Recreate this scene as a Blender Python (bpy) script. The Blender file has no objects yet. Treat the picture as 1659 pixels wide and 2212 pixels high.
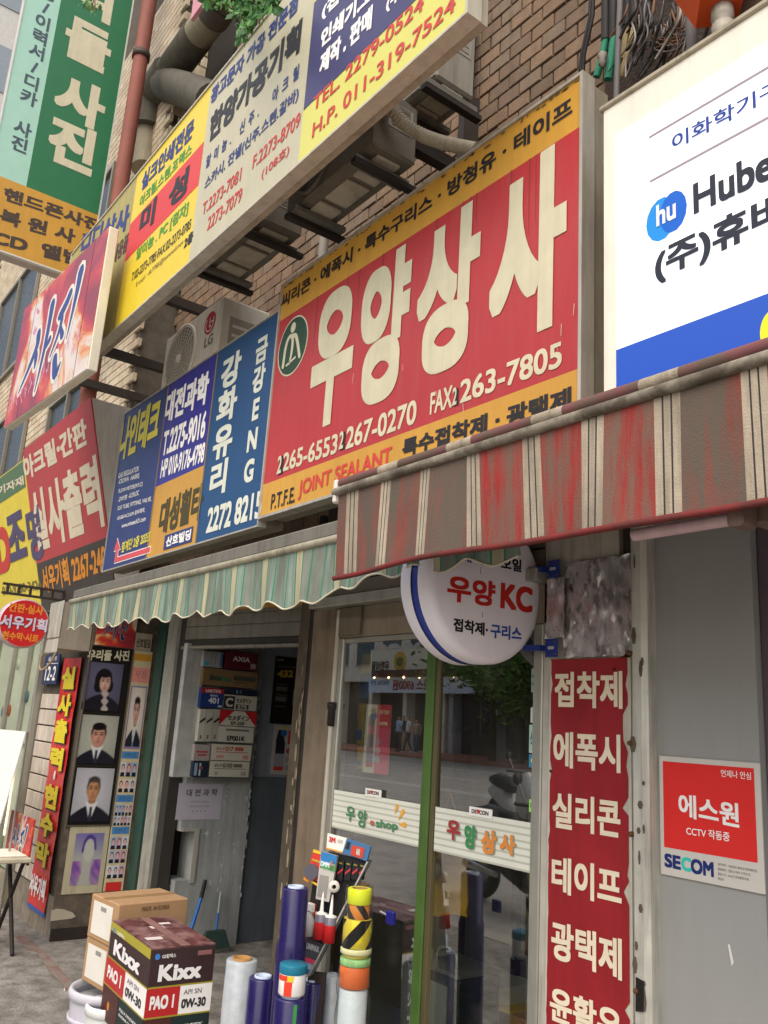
import bpy, bmesh, math, random
from mathutils import Vector, Matrix, noise
random.seed(7)
R_=math.radians
SC=bpy.context.scene
COL=SC.collection

# ------------------------------------------------------------------ camera
CAMD, CAMH = 2.2, 1.6
FV = 1853.0
CX, CY = 829.5, 1106.0
def _nrm(v): return Vector(v).normalized()
_dl=_nrm((-1434,374,FV)); _up=_nrm((470,-7370,FV)); _up=(_up-_up.dot(_dl)*_dl).normalized()
AX_X=-_dl; AX_Z=_up; AX_Y=AX_Z.cross(AX_X)      # world axes seen in camera space (x right, y down, z forward)
EYE=Vector((0,-CAMD,CAMH))
cam_d=bpy.data.cameras.new('camera'); cam=bpy.data.objects.new('camera',cam_d); COL.objects.link(cam); SC.camera=cam
cam_d.sensor_fit='HORIZONTAL'; cam_d.sensor_width=36.0; cam_d.lens=FV/1659.0*36.0
cam_d.clip_start=.02; cam_d.clip_end=600
_r=Vector((AX_X[0],AX_Y[0],AX_Z[0])); _d=Vector((AX_X[1],AX_Y[1],AX_Z[1])); _f=Vector((AX_X[2],AX_Y[2],AX_Z[2]))
_m=Matrix((_r,-_d,-_f)).transposed().to_4x4(); _m.translation=EYE
cam.matrix_world=_m
cam_d.dof.use_dof=False

# ------------------------------------------------------------------ daylight (soft, bright overcast)
W=bpy.data.worlds.new('World'); SC.world=W; W.use_nodes=True
nt=W.node_tree; bg=nt.nodes['Background']
sky=nt.nodes.new('ShaderNodeTexSky'); sky.sky_type='NISHITA'; sky.sun_disc=False
SUN_EL,SUN_AZ=R_(54),R_(150)          # azimuth measured from +Y clockwise, so the sun stands over the street
sky.sun_elevation=SUN_EL; sky.sun_rotation=SUN_AZ; sky.air_density=1.0; sky.dust_density=5.0; sky.ozone_density=1.0
nt.links.new(sky.outputs[0],bg.inputs[0]); bg.inputs[1].default_value=0.15
sd=bpy.data.lights.new('sun','SUN'); sd.energy=1.45; sd.angle=R_(140); sd.color=(1,.95,.87)
sun=bpy.data.objects.new('sun',sd); COL.objects.link(sun)
_sdir=Vector((math.sin(SUN_AZ)*math.cos(SUN_EL),math.cos(SUN_AZ)*math.cos(SUN_EL),math.sin(SUN_EL)))
sun.rotation_euler=_sdir.to_track_quat('Z','Y').to_euler(); sun.location=_sdir*20
vs=SC.view_settings; SC.display_settings.display_device='sRGB'
vs.view_transform='Standard'; vs.look='None'; vs.gamma=1; vs.use_curve_mapping=False; vs.exposure=0.62

# ------------------------------------------------------------------ photo measuring helpers
CR=dict(V=(0,0,1),A=(0,0,.3307),B=(384.0,0,.42988),C=(987.5,0,.40475),D=(0,438.9,.3307),E=(219.4,548.6,.34722),
 F=(548.6,548.6,.46295),G=(1206.9,548.6,.29759),H=(0,932.6,.3307),I=(0,1316.6,.23148),J=(329.2,1316.6,.26454),
 K=(658.3,1152.1,.36375),L=(1097.2,1152.1,.33862),M=(164.6,1810.4,.23148),N=(0,1810.4,.18151),O=(466.3,1755.5,.26454),
 P=(877.8,1700.7,.4709),Q=(987.5,0,.23148),R=(246.9,0,.21494),S=(0,548.6,.17361),U=(1206.9,0,.27248),
 W=(0,1234.4,.16125),Y=(0,1536.1,.17361),Z=(685.8,1316.6,.19848),a=(1371.5,1590.9,.17359))
def ray(k,x,y):
    ox,oy,s=CR[k]; v=Vector((ox+x*s-CX,oy+y*s-CY,FV))
    return Vector((AX_X.dot(v),AX_Y.dot(v),AX_Z.dot(v)))/FV
def onY(k,x,y,yp):
    v=ray(k,x,y); return EYE+v*((yp+CAMD)/v.y)
def onX(k,x,y,xp):
    v=ray(k,x,y); return EYE+v*(xp/v.x)
def onZ(k,x,y,zp):
    v=ray(k,x,y); return EYE+v*((zp-CAMH)/v.z)
def at(k,x,y,D): return EYE+ray(k,x,y)*D

# ------------------------------------------------------------------ objects
def link(o,parent=None):
    COL.objects.link(o)
    if parent is not None: o.parent=parent
    return o
def tag(o,label=None,cat=None,group=None,kind=None):
    if label: o['label']=label
    if cat: o['category']=cat
    if group: o['group']=group
    if kind: o['kind']=kind
    return o
def thing(name,label,cat,loc=(0,0,0),group=None,mw=None,rz=0,parent=None):
    o=bpy.data.objects.new(name,None); o.empty_display_size=.1
    COL.objects.link(o)
    if mw is not None: o.matrix_world=mw
    else: o.location=loc; o.rotation_euler=(0,0,rz)
    return tag(o,label,cat,group)
class MB:
    def __init__(s): s.v=[];s.f=[];s.mi=[];s.m=[];s.sm=[]
    def mat(s,m):
        if m is None: return 0
        if m not in s.m: s.m.append(m)
        return s.m.index(m)
    def add(s,vs,fs,m=None,smooth=False):
        b=len(s.v); s.v+= [tuple(p) for p in vs]
        i=s.mat(m)
        for f in fs: s.f.append([b+k for k in f]); s.mi.append(i); s.sm.append(smooth)
    def box(s,x0,x1,y0,y1,z0,z1,m=None,ch=0):
        if ch<=0:
            v=[(x,y,z) for z in (z0,z1) for y in (y0,y1) for x in (x0,x1)]
            s.add(v,[(0,2,3,1),(4,5,7,6),(0,1,5,4),(2,6,7,3),(0,4,6,2),(1,3,7,5)],m)
        else:
            bm=bmesh.new(); bmesh.ops.create_cube(bm,size=1)
            for q in bm.verts: q.co=Vector(((x0+x1)/2+q.co.x*(x1-x0),(y0+y1)/2+q.co.y*(y1-y0),(z0+z1)/2+q.co.z*(z1-z0)))
            bmesh.ops.bevel(bm,geom=bm.edges[:],offset=ch,segments=1,affect='EDGES')
            s.bm(bm,m)
        return s
    def bm(s,bm,m=None,smooth=False):
        bm.verts.index_update(); s.add([q.co[:] for q in bm.verts],[[q.index for q in f.verts] for f in bm.faces],m,smooth); bm.free()
    def hexa(s,p,m=None):   # 8 points: bottom 4 ccw, top 4
        s.add(p,[(3,2,1,0),(4,5,6,7),(0,1,5,4),(1,2,6,5),(2,3,7,6),(3,0,4,7)],m)
    def poly(s,pts,n0,n1,m=None):
        k=len(pts); v=[(a,b,n0) for a,b in pts]+[(a,b,n1) for a,b in pts]
        area=sum(pts[i][0]*pts[(i+1)%k][1]-pts[(i+1)%k][0]*pts[i][1] for i in range(k))
        idx=list(range(k)) if area>0 else list(range(k))[::-1]
        fs=[[k+i for i in idx]]
        if abs(n1-n0)>1e-6:
            fs.append([i for i in idx[::-1]])
            for q in range(k):
                a,b=idx[q],idx[(q+1)%k]; fs.append([a,b,k+b,k+a])
        s.add(v,fs,m)
    def tube(s,pts,r,seg=10,m=None,cap=True):
        pts=[Vector(p) for p in pts]; n=len(pts); rr=r if isinstance(r,(list,tuple)) else [r]*n
        t=(pts[1]-pts[0]).normalized(); a=Vector((0,0,1)) if abs(t.z)<.9 else Vector((1,0,0))
        u=t.cross(a).normalized(); vs=[]
        for i,p in enumerate(pts):
            if i==0: t=pts[1]-pts[0]
            elif i==n-1: t=pts[-1]-pts[-2]
            else: t=(pts[i+1]-pts[i]).normalized()+(pts[i]-pts[i-1]).normalized()
            t=t.normalized(); u=(u-t*u.dot(t)).normalized(); w=t.cross(u)
            for k in range(seg):
                c=2*math.pi*k/seg; vs.append(p+(u*math.cos(c)+w*math.sin(c))*rr[i])
        fs=[]
        for i in range(n-1):
            for k in range(seg):
                k2=(k+1)%seg; fs.append((i*seg+k,i*seg+k2,(i+1)*seg+k2,(i+1)*seg+k))
        s.add(vs,fs,m,True)
        if cap: s.add(vs[:seg],[list(range(seg))[::-1]],m); s.add(vs[-seg:],[list(range(seg))],m)
    def lathe(s,prof,c=(0,0,0),seg=24,m=None,axis='Z',smooth=True):
        vs=[];n=len(prof)
        for r,z in prof:
            for k in range(seg):
                a=2*math.pi*k/seg
                p=(r*math.cos(a),r*math.sin(a),z)
                if axis=='X': p=(z,p[0],p[1])
                if axis=='Y': p=(p[1],z,p[0])
                vs.append((c[0]+p[0],c[1]+p[1],c[2]+p[2]))
        fs=[]
        for i in range(n-1):
            for k in range(seg):
                k2=(k+1)%seg; fs.append((i*seg+k,i*seg+k2,(i+1)*seg+k2,(i+1)*seg+k))
        s.add(vs,fs,m,smooth)
    def build(s,name,m=None,parent=None,**kw):
        me=bpy.data.meshes.new(name); me.from_pydata(s.v,[],s.f)
        if m is not None and not s.m: s.m=[m]
        for x in s.m: me.materials.append(x)
        me.polygons.foreach_set('material_index',s.mi); me.polygons.foreach_set('use_smooth',s.sm); me.update()
        o=bpy.data.objects.new(name,me); link(o,parent); tag(o,**kw); return o
def bx(name,m,parent,x0,x1,y0,y1,z0,z1,ch=0,**kw):
    return MB().box(min(x0,x1),max(x0,x1),min(y0,y1),max(y0,y1),min(z0,z1),max(z0,z1),ch=ch).build(name,m,parent,**kw)

# ------------------------------------------------------------------ materials
def lin(h):
    if isinstance(h,tuple): return (*h,1)
    h=h.lstrip('#'); c=[int(h[i:i+2],16)/255 for i in (0,2,4)]
    return (*[(x/12.92 if x<=.04045 else ((x+.055)/1.055)**2.4) for x in c],1)
_MC={}
def mat(h,rough=.55,metal=0,var=.06,scale=9,dirt=0,dhex='#3a342c',streak=True,bump=0,bscale=60,spec=.25,name=None,coat=0,alpha=1,dlo=.46,dhi=.74):
    key=(h,rough,metal,var,scale,dirt,dhex,streak,bump,bscale,spec,coat,alpha,dlo,dhi)
    if key in _MC: return _MC[key]
    m=bpy.data.materials.new(name or 'paint'); m.use_nodes=True; n=m.node_tree.nodes; l=m.node_tree.links
    b=n['Principled BSDF']; b.inputs['Roughness'].default_value=rough; b.inputs['Metallic'].default_value=metal
    b.inputs['Specular IOR Level'].default_value=spec; b.inputs['Coat Weight'].default_value=coat
    b.inputs['Alpha'].default_value=alpha
    geo=n.new('ShaderNodeNewGeometry')
    nz=n.new('ShaderNodeTexNoise'); nz.inputs['Scale'].default_value=scale; nz.inputs['Detail'].default_value=6; nz.inputs['Roughness'].default_value=.6
    l.new(geo.outputs['Position'],nz.inputs['Vector'])
    mr=n.new('ShaderNodeMapRange'); mr.inputs['From Min'].default_value=.3; mr.inputs['From Max'].default_value=.7
    mr.inputs['To Min'].default_value=1-var; mr.inputs['To Max'].default_value=1+var*.6
    l.new(nz.outputs['Fac'],mr.inputs['Value'])
    mx=n.new('ShaderNodeMix'); mx.data_type='RGBA'; mx.blend_type='MULTIPLY'; mx.inputs['Factor'].default_value=1
    mx.inputs[6].default_value=lin(h); l.new(mr.outputs[0],mx.inputs[7]); out=mx.outputs[2]
    if dirt>0:
        mp=n.new('ShaderNodeMapping'); mp.inputs['Scale'].default_value=(14,14,1.3) if streak else (5,5,5)
        l.new(geo.outputs['Position'],mp.inputs['Vector'])
        n2=n.new('ShaderNodeTexNoise'); n2.inputs['Scale'].default_value=1.6; n2.inputs['Detail'].default_value=9; n2.inputs['Roughness'].default_value=.68
        l.new(mp.outputs[0],n2.inputs['Vector'])
        r2=n.new('ShaderNodeMapRange'); r2.inputs['From Min'].default_value=dlo; r2.inputs['From Max'].default_value=dhi
        r2.inputs['To Min'].default_value=0; r2.inputs['To Max'].default_value=dirt; l.new(n2.outputs['Fac'],r2.inputs['Value'])
        m2=n.new('ShaderNodeMix'); m2.data_type='RGBA'; l.new(r2.outputs[0],m2.inputs['Factor']); l.new(out,m2.inputs[6]); m2.inputs[7].default_value=lin(dhex); out=m2.outputs[2]
    l.new(out,b.inputs['Base Color'])
    # gloss breaks up a little with the same noise
    rr=n.new('ShaderNodeMapRange'); rr.inputs['To Min'].default_value=max(0.02,rough-.08); rr.inputs['To Max'].default_value=min(1,rough+.12)
    l.new(nz.outputs['Fac'],rr.inputs['Value']); l.new(rr.outputs[0],b.inputs['Roughness'])
    if bump>0:
        n3=n.new('ShaderNodeTexNoise'); n3.inputs['Scale'].default_value=bscale; n3.inputs['Detail'].default_value=8
        l.new(geo.outputs['Position'],n3.inputs['Vector'])
        bp=n.new('ShaderNodeBump'); bp.inputs['Strength'].default_value=bump; bp.inputs['Distance'].default_value=.01
        l.new(n3.outputs['Fac'],bp.inputs['Height']); l.new(bp.outputs[0],b.inputs['Normal'])
    _MC[key]=m; return m
def emis(h,s,name='lit_face',base='#ffffff'):
    m=bpy.data.materials.new(name); m.use_nodes=True; b=m.node_tree.nodes['Principled BSDF']
    b.inputs['Base Color'].default_value=lin(base); b.inputs['Emission Color'].default_value=lin(h); b.inputs['Emission Strength'].default_value=s
    b.inputs['Roughness'].default_value=.4; return m
def glass(name='glass',tint='#eef2ee',boost=1.0,base=.02):
    m=bpy.data.materials.new(name); m.use_nodes=True; n=m.node_tree.nodes; l=m.node_tree.links
    n.remove(n['Principled BSDF']); out=n['Material Output']
    tr=n.new('ShaderNodeBsdfTransparent'); tr.inputs[0].default_value=lin(tint)
    gl=n.new('ShaderNodeBsdfGlossy'); gl.inputs['Roughness'].default_value=.0
    fr=n.new('ShaderNodeFresnel'); fr.inputs[0].default_value=1.52; geo=n.new('ShaderNodeNewGeometry')
    # smears and dust on the pane
    nz=n.new('ShaderNodeTexNoise'); nz.inputs['Scale'].default_value=5; nz.inputs['Detail'].default_value=8; l.new(geo.outputs['Position'],nz.inputs['Vector'])
    rg=n.new('ShaderNodeMapRange'); rg.inputs['From Min'].default_value=.5; rg.inputs['From Max'].default_value=.8; rg.inputs['To Min'].default_value=.004; rg.inputs['To Max'].default_value=.05; l.new(nz.outputs['Fac'],rg.inputs['Value'])
    ma=n.new('ShaderNodeMath'); ma.operation='MULTIPLY_ADD'; ma.inputs[1].default_value=boost; ma.inputs[2].default_value=base; ma.use_clamp=True
    l.new(fr.outputs[0],ma.inputs[0]); iv=n.new('ShaderNodeMath'); iv.operation='SUBTRACT'; iv.inputs[0].default_value=1; l.new(geo.outputs['Backfacing'],iv.inputs[1])
    mu=n.new('ShaderNodeMath'); mu.operation='MULTIPLY'; l.new(ma.outputs[0],mu.inputs[0]); l.new(iv.outputs[0],mu.inputs[1])
    mx=n.new('ShaderNodeMixShader'); l.new(mu.outputs[0],mx.inputs[0]); l.new(tr.outputs[0],mx.inputs[1]); l.new(gl.outputs[0],mx.inputs[2])
    df=n.new('ShaderNodeBsdfDiffuse'); df.inputs[0].default_value=(.5,.48,.44,1); m2=n.new('ShaderNodeMixShader'); l.new(rg.outputs[0],m2.inputs[0]); l.new(mx.outputs[0],m2.inputs[1]); l.new(df.outputs[0],m2.inputs[2])
    l.new(m2.outputs[0],out.inputs[0]); return m
def painted(name='photo_print',rough=.35):
    k=('PAINT',name)
    if k in _MC: return _MC[k]
    m=bpy.data.materials.new(name); m.use_nodes=True; n=m.node_tree.nodes; b=n['Principled BSDF']; b.inputs['Roughness'].default_value=rough
    a=n.new('ShaderNodeAttribute'); a.attribute_name='print'; m.node_tree.links.new(a.outputs['Color'],b.inputs['Base Color']); _MC[k]=m; return m
def paintmesh(name,root,u0,v0,w,h,nx,ny,fn,n=.001):
    vs=[(u0+w*i/nx,v0+h*j/ny,n) for j in range(ny+1) for i in range(nx+1)]
    fs=[(j*(nx+1)+i,j*(nx+1)+i+1,(j+1)*(nx+1)+i+1,(j+1)*(nx+1)+i) for j in range(ny) for i in range(nx)]
    me=bpy.data.meshes.new(name); me.from_pydata(vs,[],fs); me.materials.append(painted())
    at_=me.color_attributes.new('print','FLOAT_COLOR','POINT'); d=[]
    for j in range(ny+1):
        for i in range(nx+1):
            c=fn(i/nx,j/ny); d+= [max(0,x)**2.2 for x in c]+[1]
    at_.data.foreach_set('color',d); me.update(); o=bpy.data.objects.new(name,me); link(o,root); return o

# ------------------------------------------------------------------ flat faces that carry print
class Face:
    def __init__(s,o,U,Wv):
        s.o=Vector(o); s.U=Vector(U).normalized(); s.W=Vector(Wv); s.W=(s.W-s.U*s.W.dot(s.U)).normalized(); s.N=s.U.cross(s.W)
        m=Matrix((s.U,s.W,s.N)).transposed().to_4x4(); m.translation=s.o; s.mw=m
    def hit(s,k,x,y):
        v=ray(k,x,y); t=(s.o-EYE).dot(s.N)/v.dot(s.N); p=EYE+v*t-s.o
        return p.dot(s.U),p.dot(s.W)
    def rect(s,k,*q):
        h=[s.hit(k,*p) for p in q]
        return (h[0][0]+h[3][0])/2,(h[1][0]+h[2][0])/2,(h[2][1]+h[3][1])/2,(h[0][1]+h[1][1])/2
def faceY(yp,x0=0,z0=0): return Face((x0,yp,z0),(1,0,0),(0,0,1))
def faceX(xp,y0=0,z0=0): return Face((xp,y0,z0),(0,1,0),(0,0,1))
def plate(root,name,m,r,n0,n1,ch=0,**kw):
    return bx(name,m,root,r[0],r[1],r[2],r[3],n0,n1,ch=ch,**kw)
def quadp(root,F,k,pts,name,m,n0,n1,**kw):
    mb=MB(); mb.poly([F.hit(k,*p) for p in pts],n0,n1); return mb.build(name,m,root,**kw)
def frame(root,name,m,r,w,n0,n1,**kw):
    mb=MB(); u0,u1,v0,v1=r
    mb.box(u0-w,u1+w,v0-w,v0,n0,n1); mb.box(u0-w,u1+w,v1,v1+w,n0,n1); mb.box(u0-w,u0,v0,v1,n0,n1); mb.box(u1,u1+w,v0,v1,n0,n1)
    return mb.build(name,m,root,**kw)
JOBS=[]
def T(root,F,k,s,BL,BR,TL,m,n=.002,bold=.02,name='lettering',skew=True,du=0,dv=0,**kw):
    a,b,c=F.hit(k,*BL),F.hit(k,*BR),F.hit(k,*TL)
    return Tuv(root,s,a[0]+du,b[0]+du,a[1]+dv,b[1]+dv,c[1]+dv,m,n,bold,name,skew,**kw)
def Tuv(root,s,u0,u1,v0,v0b,v1,m,n=.002,bold=.02,name='lettering',skew=True,sh=0,**kw):
    me=bpy.data.meshes.new(name); me.materials.append(m)
    o=bpy.data.objects.new(name,me); link(o,root); tag(o,**kw)
    sl=(v0b-v0)/max(1e-6,abs(u1-u0)) if skew else 0
    JOBS.append((me,s,bold,u0,u1,v0 if skew else (v0+v0b)/2,v1,sl,n,sh)); return o
def flush_text():
    lines=sorted({t for j in JOBS for t in j[1].split('\n') if t.strip()})
    body='H\n'+'\n'.join(lines)+'\nH'
    c=bpy.data.curves.new('t','FONT'); c.body=body; c.fill_mode='BOTH'; c.align_x='CENTER'; c.resolution_u=7; c.space_line=3.0
    o=bpy.data.objects.new('t',c); COL.objects.link(o)
    bpy.context.view_layer.update(); dg=bpy.context.evaluated_depsgraph_get()
    me=bpy.data.meshes.new_from_object(o.evaluated_get(dg)); V=[v.co[:] for v in me.vertices]; Fs=[list(p.vertices) for p in me.polygons]
    flip=len(me.polygons) and me.polygons[0].normal.z<0
    bpy.data.meshes.remove(me); bpy.data.objects.remove(o); bpy.data.curves.remove(c)
    D=-min(p[1] for p in V)/(len(lines)+1)
    row=[int(math.floor((-p[1]+D*.6)/D)) for p in V]
    parts={}
    for i,t in enumerate(lines): parts[t]=[{},[],[]]
    for f in Fs:
        r=row[f[0]]-1
        if 0<=r<len(lines):
            mp,vs,fs=parts[lines[r]]; g=[]
            for k in f:
                if k not in mp: mp[k]=len(vs); vs.append((V[k][0],V[k][1]+(r+1)*D))
                g.append(mp[k])
            fs.append(g[::-1] if flip else g)
    for me,s,bold,u0,u1,v0,v1,sl,n,sh in JOBS:
        vs=[];fs=[]
        for li,t in enumerate(s.split('\n')):
            if not t.strip(): continue
            mp,pv,pf=parts[t]; b=len(vs)
            vs+= [(x,y-li*1.05) for x,y in pv]; fs+=[[k+b for k in f] for f in pf]
        if not vs: continue
        if bold>0:
            b0=vs;f0=fs;vs=[];fs=[];k=0
            bw_=bold*.85; H_=abs(v1-v0)/(1+s.count('\n')); nd=10 if H_>.3 else 4 if H_>.12 else 2
            sq=[(0,0)]+[(i*2/nd-1,j) for i in range(nd+1) for j in (-1,1)]+[(j,i*2/nd-1) for i in range(1,nd) for j in (-1,1)]
            for dx,dy in sq:
                dx*=bw_/bold; dy*=bw_/bold
                o_=len(vs); vs+=[(x+dx*bold,y+dy*bold,k*.00003) for x,y in b0]; fs+=[[i+o_ for i in f] for f in f0]; k+=1
        else: vs=[(x,y,0) for x,y in vs]
        a0=min(p[0] for p in vs);a1=max(p[0] for p in vs);b0=min(p[1] for p in vs);b1=max(p[1] for p in vs); out=[]
        for p in vs:
            tu=(p[0]-a0)/(a1-a0); tv=(p[1]-b0)/(b1-b0) if b1>b0 else 0
            out.append((u0+tu*(u1-u0)+sh*tv*(v1-v0),v0+tv*(v1-v0)+sl*tu*abs(u1-u0),n+p[2]))
        me.from_pydata(out,[],fs if (u1>u0)==(v1>v0) else [f[::-1] for f in fs]); me.update()
def TX(root,F,k,s,L,Rr,B,Tp,m,n=.002,bold=.03,sh=0,name='lettering',**kw):
    return Tuv(root,s,F.hit(k,*L)[0],F.hit(k,*Rr)[0],F.hit(k,*B)[1],F.hit(k,*B)[1],F.hit(k,*Tp)[1],m,n,bold,name,False,sh,**kw)
def brushpts(pts,m=0):
    L=[];Rr=[]
    n=len(pts)
    for i,(x,y,w) in enumerate(pts):
        a=pts[max(0,i-1)];b=pts[min(n-1,i+1)]
        dx,dy=b[0]-a[0],b[1]-a[1];d=math.hypot(dx,dy) or 1
        w=w/2+m; L.append((x-dy/d*w,y+dx/d*w)); Rr.append((x+dy/d*w,y-dx/d*w))
    return L,Rr
def smooth(pts,it=2):
    for _ in range(it):
        q=[pts[0]]
        for a,b in zip(pts,pts[1:]):
            q.append(tuple(a[i]*.75+b[i]*.25 for i in range(len(a)))); q.append(tuple(a[i]*.25+b[i]*.75 for i in range(len(a))))
        q.append(pts[-1]); pts=q
    return pts
def ribbon(mb,pts,n,m,extra=0,sm=True):
    p=smooth(pts) if sm else pts
    L,Rr=brushpts(p,extra)
    vs=[(a,b,n) for a,b in L]+[(a,b,n) for a,b in Rr]; k=len(L)
    mb.add(vs,[(i+k,i+k+1,i+1,i) for i in range(k-1)],m)
    # round ends
    for e,(x,y,w) in ((0,p[0]),(1,p[-1])):
        r=w/2+extra
        mb.add([(x+r*math.cos(t*math.pi/4),y+r*math.sin(t*math.pi/4),n+.0001*(e+1)) for t in range(8)],[list(range(8))],m)
def disc(mb,cu,cv,ru,rv,n0,n1,m,seg=36):
    mb.poly([(cu+ru*math.cos(2*math.pi*i/seg),cv+rv*math.sin(2*math.pi*i/seg)) for i in range(seg)],n0,n1,m)

# ------------------------------------------------------------------ the setting
M_asph=mat('#9d9a93',.9,var=.25,scale=3,bump=.5,bscale=90,dirt=.25,streak=False,name='asphalt')
M_conc=mat('#928e86',.88,var=.45,scale=5,bump=.9,bscale=55,dirt=.85,dhex='#55514a',dlo=.42,dhi=.68,streak=False,name='worn_concrete')
bx('road',M_asph,None,-60,30,-22.5,-3.1,-.4,-.12,kind='structure')
bx('pavement',M_conc,None,-60,30,-2.9,14,-.4,0,kind='structure')
kb=MB(); x=-20
while x<10: kb.box(x+.006,x+.994,-3.1,-2.9,-.4,.005,ch=.01); x+=1
kb.build('kerb',mat('#9c978c',.8,bump=.3,name='kerb_stone'),None,kind='structure')
bx('opposite_pavement',mat('#a97662',.9,var=.3,scale=8,name='red_paving'),None,-60,30,-60,-22.5,-.4,0,kind='structure')
mk=MB()
for yy,st in ((-6.4,1),(-9.6,0),(-12.8,2),(-16,0),(-19.2,1)):
    if st==1: mk.box(-60,30,yy-.07,yy+.07,-.116,-.114)
    elif st==2: mk.box(-60,30,yy-.2,yy-.08,-.116,-.114); mk.box(-60,30,yy+.08,yy+.2,-.116,-.114)
    else:
        x=-58
        while x<28: mk.box(x,x+3,yy-.07,yy+.07,-.116,-.114); x+=6
mk.build('road_markings',mat('#d8d6cc',.7,dirt=.4,streak=False,name='road_paint'),None,kind='structure')
# faded red line painted on the pavement (N crop)
st=MB(); P_=[onZ('N',x,y,0) for x,y in ((160,1170),(300,1160),(480,1330),(600,1430),(900,1760),(820,1830),(690,1700),(560,1560),(440,1360),(320,1330))]
st.poly([(p.x,p.y) for p in P_],.003,.005)
st.build('painted_line',mat('#84635a',.9,var=.4,scale=14,dirt=.9,dlo=.4,dhi=.6,dhex='#827c73',streak=False,name='faded_red_paint'),None,kind='structure')

# ------------------------------------------------------------------ brick building
BY=.30      # front plane of the upper brickwork
bb=thing('brick_building','brown brick building with rows of shop signs, air conditioners and two shop fronts','building',(-3,BY,0))
def bparent(o): o.parent=bb; o.matrix_parent_inverse=bb.matrix_world.inverted() if False else Matrix.Translation((3,-BY,0)); return o
M_mort=mat('#4c443a',.95,var=.2,bump=.5,name='mortar',dirt=.5)
wall=bparent(MB().box(-6.58,1.6,BY+.012,BY+.3,2.5,9.5).build('wall',M_mort))
BM=[mat(c,.85,var=.16,scale=20,bump=.35,bscale=120,dirt=.35,dhex='#4d4032',name='brick_face') for c in ('#806a54','#776351','#866f59','#72604e','#7e6d5b')]
bw,bh=.144,.083
def brickmesh(m,w=bw-.009,h=bh-.009,d=.045,nm='brick'):
    bm=bmesh.new(); bmesh.ops.create_cube(bm,size=1)
    for q in bm.verts: q.co=Vector((q.co.x*w,q.co.y*d,q.co.z*h))
    fe=[e for e in bm.edges if all(v.co.y<0 for v in e.verts)]
    bmesh.ops.bevel(bm,geom=fe,offset=.0035,segments=1,affect='EDGES')
    me=bpy.data.meshes.new(nm); bm.to_mesh(me); bm.free(); me.materials.append(m); return me
def topx(p):
    v=Vector(p)-EYE; c=Vector((_r.dot(v),_d.dot(v),_f.dot(v)))
    if c.z<=.05: return None
    return c.x/c.z*FV+CX,c.y/c.z*FV+CY
def inpoly(x,y,P):
    c=False;j=len(P)-1
    for i in range(len(P)):
        if (P[i][1]>y)!=(P[j][1]>y) and x<(P[j][0]-P[i][0])*(y-P[i][1])/(P[j][1]-P[i][1])+P[i][0]: c=not c
        j=i
    return c
HID=[[(600,640),(1250,185),(1250,900),(575,1100)],[(280,400),(660,-30),(1020,-30),(1015,50),(275,655)],[(1310,260),(1700,20),(1700,900),(1315,850)],
     [(250,920),(590,710),(570,1120),(250,1220)],[(30,690),(225,500),(190,780),(30,900)]]
vis=[];rest=MB()
row=0;z=2.55
while z<9.4:
    off=(row%2)*bw/2; x=-6.55+off
    while x<1.5:
        q=topx((x,BY,z))
        jx=random.uniform(-.002,.002); jy=random.uniform(-.003,.003)
        if q and -30<q[0]<1690 and -30<q[1]<1150:
            hid=any(inpoly(q[0],q[1],h) for h in HID)
            size=1/(Vector((x,BY,z))-EYE).length
            vis.append((0 if hid else size,x+jx,z,jy))
        else: vis.append((0,x+jx,z,jy))
        x+=bw
    z+=bh;row+=1
vis.sort(key=lambda t:-t[0])
bms=[brickmesh(m) for m in BM]
for i,(s_,x,z,jy) in enumerate(vis):
    if i<290:
        o=bpy.data.objects.new('brick',random.choice(bms)); COL.objects.link(o); o.parent=wall
        o.location=(x,BY+.0225+jy,z); o.rotation_euler=(random.uniform(-.01,.01),0,random.uniform(-.012,.012))
        if random.random()<.03: o.location.y+=.006
    else:
        w,h=bw-.009,bh-.009; m=random.choice(BM); i0=len(rest.v)
        y0=BY+jy
        rest.add([(x-w/2,y0,z-h/2),(x+w/2,y0,z-h/2),(x+w/2,y0,z+h/2),(x-w/2,y0,z+h/2),(x-w/2,y0+.03,z-h/2),(x+w/2,y0+.03,z-h/2),(x+w/2,y0+.03,z+h/2),(x-w/2,y0+.03,z+h/2)],
                 [(0,1,2,3),(1,5,6,2),(4,0,3,7),(3,2,6,7),(4,5,1,0)],m)
o=rest.build('brickwork'); o.parent=wall; o['kind']='stuff'
# upper window recess, dark (behind the pipe, above the white sign)
wf=faceY(BY-.01)
r=wf.rect('R',(960,330),(1075,230),(1060,720),(900,800))
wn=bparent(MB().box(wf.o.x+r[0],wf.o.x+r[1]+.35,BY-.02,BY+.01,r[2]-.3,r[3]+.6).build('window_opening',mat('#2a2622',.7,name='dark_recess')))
# neighbour building that stands further out, its +X side carries the pale tiles
nb=thing('tiled_building','neighbouring building clad in pale ribbed tiles, with a photo studio at street level','building',(-9,0,0))
M_pale=mat('#b5aa94',.8,var=.2,scale=6,bump=.3,dirt=.5,dhex='#5b5244',name='pale_tile')
M_grout=mat('#5a5348',.9,var=.3,bump=.4,name='dark_grout')
M_side=mat('#8c8370',.85,var=.3,bump=.5,dirt=.6,name='grey_render')
def nparent(o): o.parent=nb; o.matrix_parent_inverse=Matrix.Translation((9,0,0)); return o
nwall=nparent(MB().box(-14,-6.615,.02,6,0,12).build('wall',M_grout))
tl=MB(); TM=[mat(c,.7,var=.15,scale=15,bump=.25,dirt=.4,dhex='#6a5f4f',name='pale_brick') for c in ('#c9b99c','#bfae93','#d0c2a6')]
tb=bmesh.new();tb.free()
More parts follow.
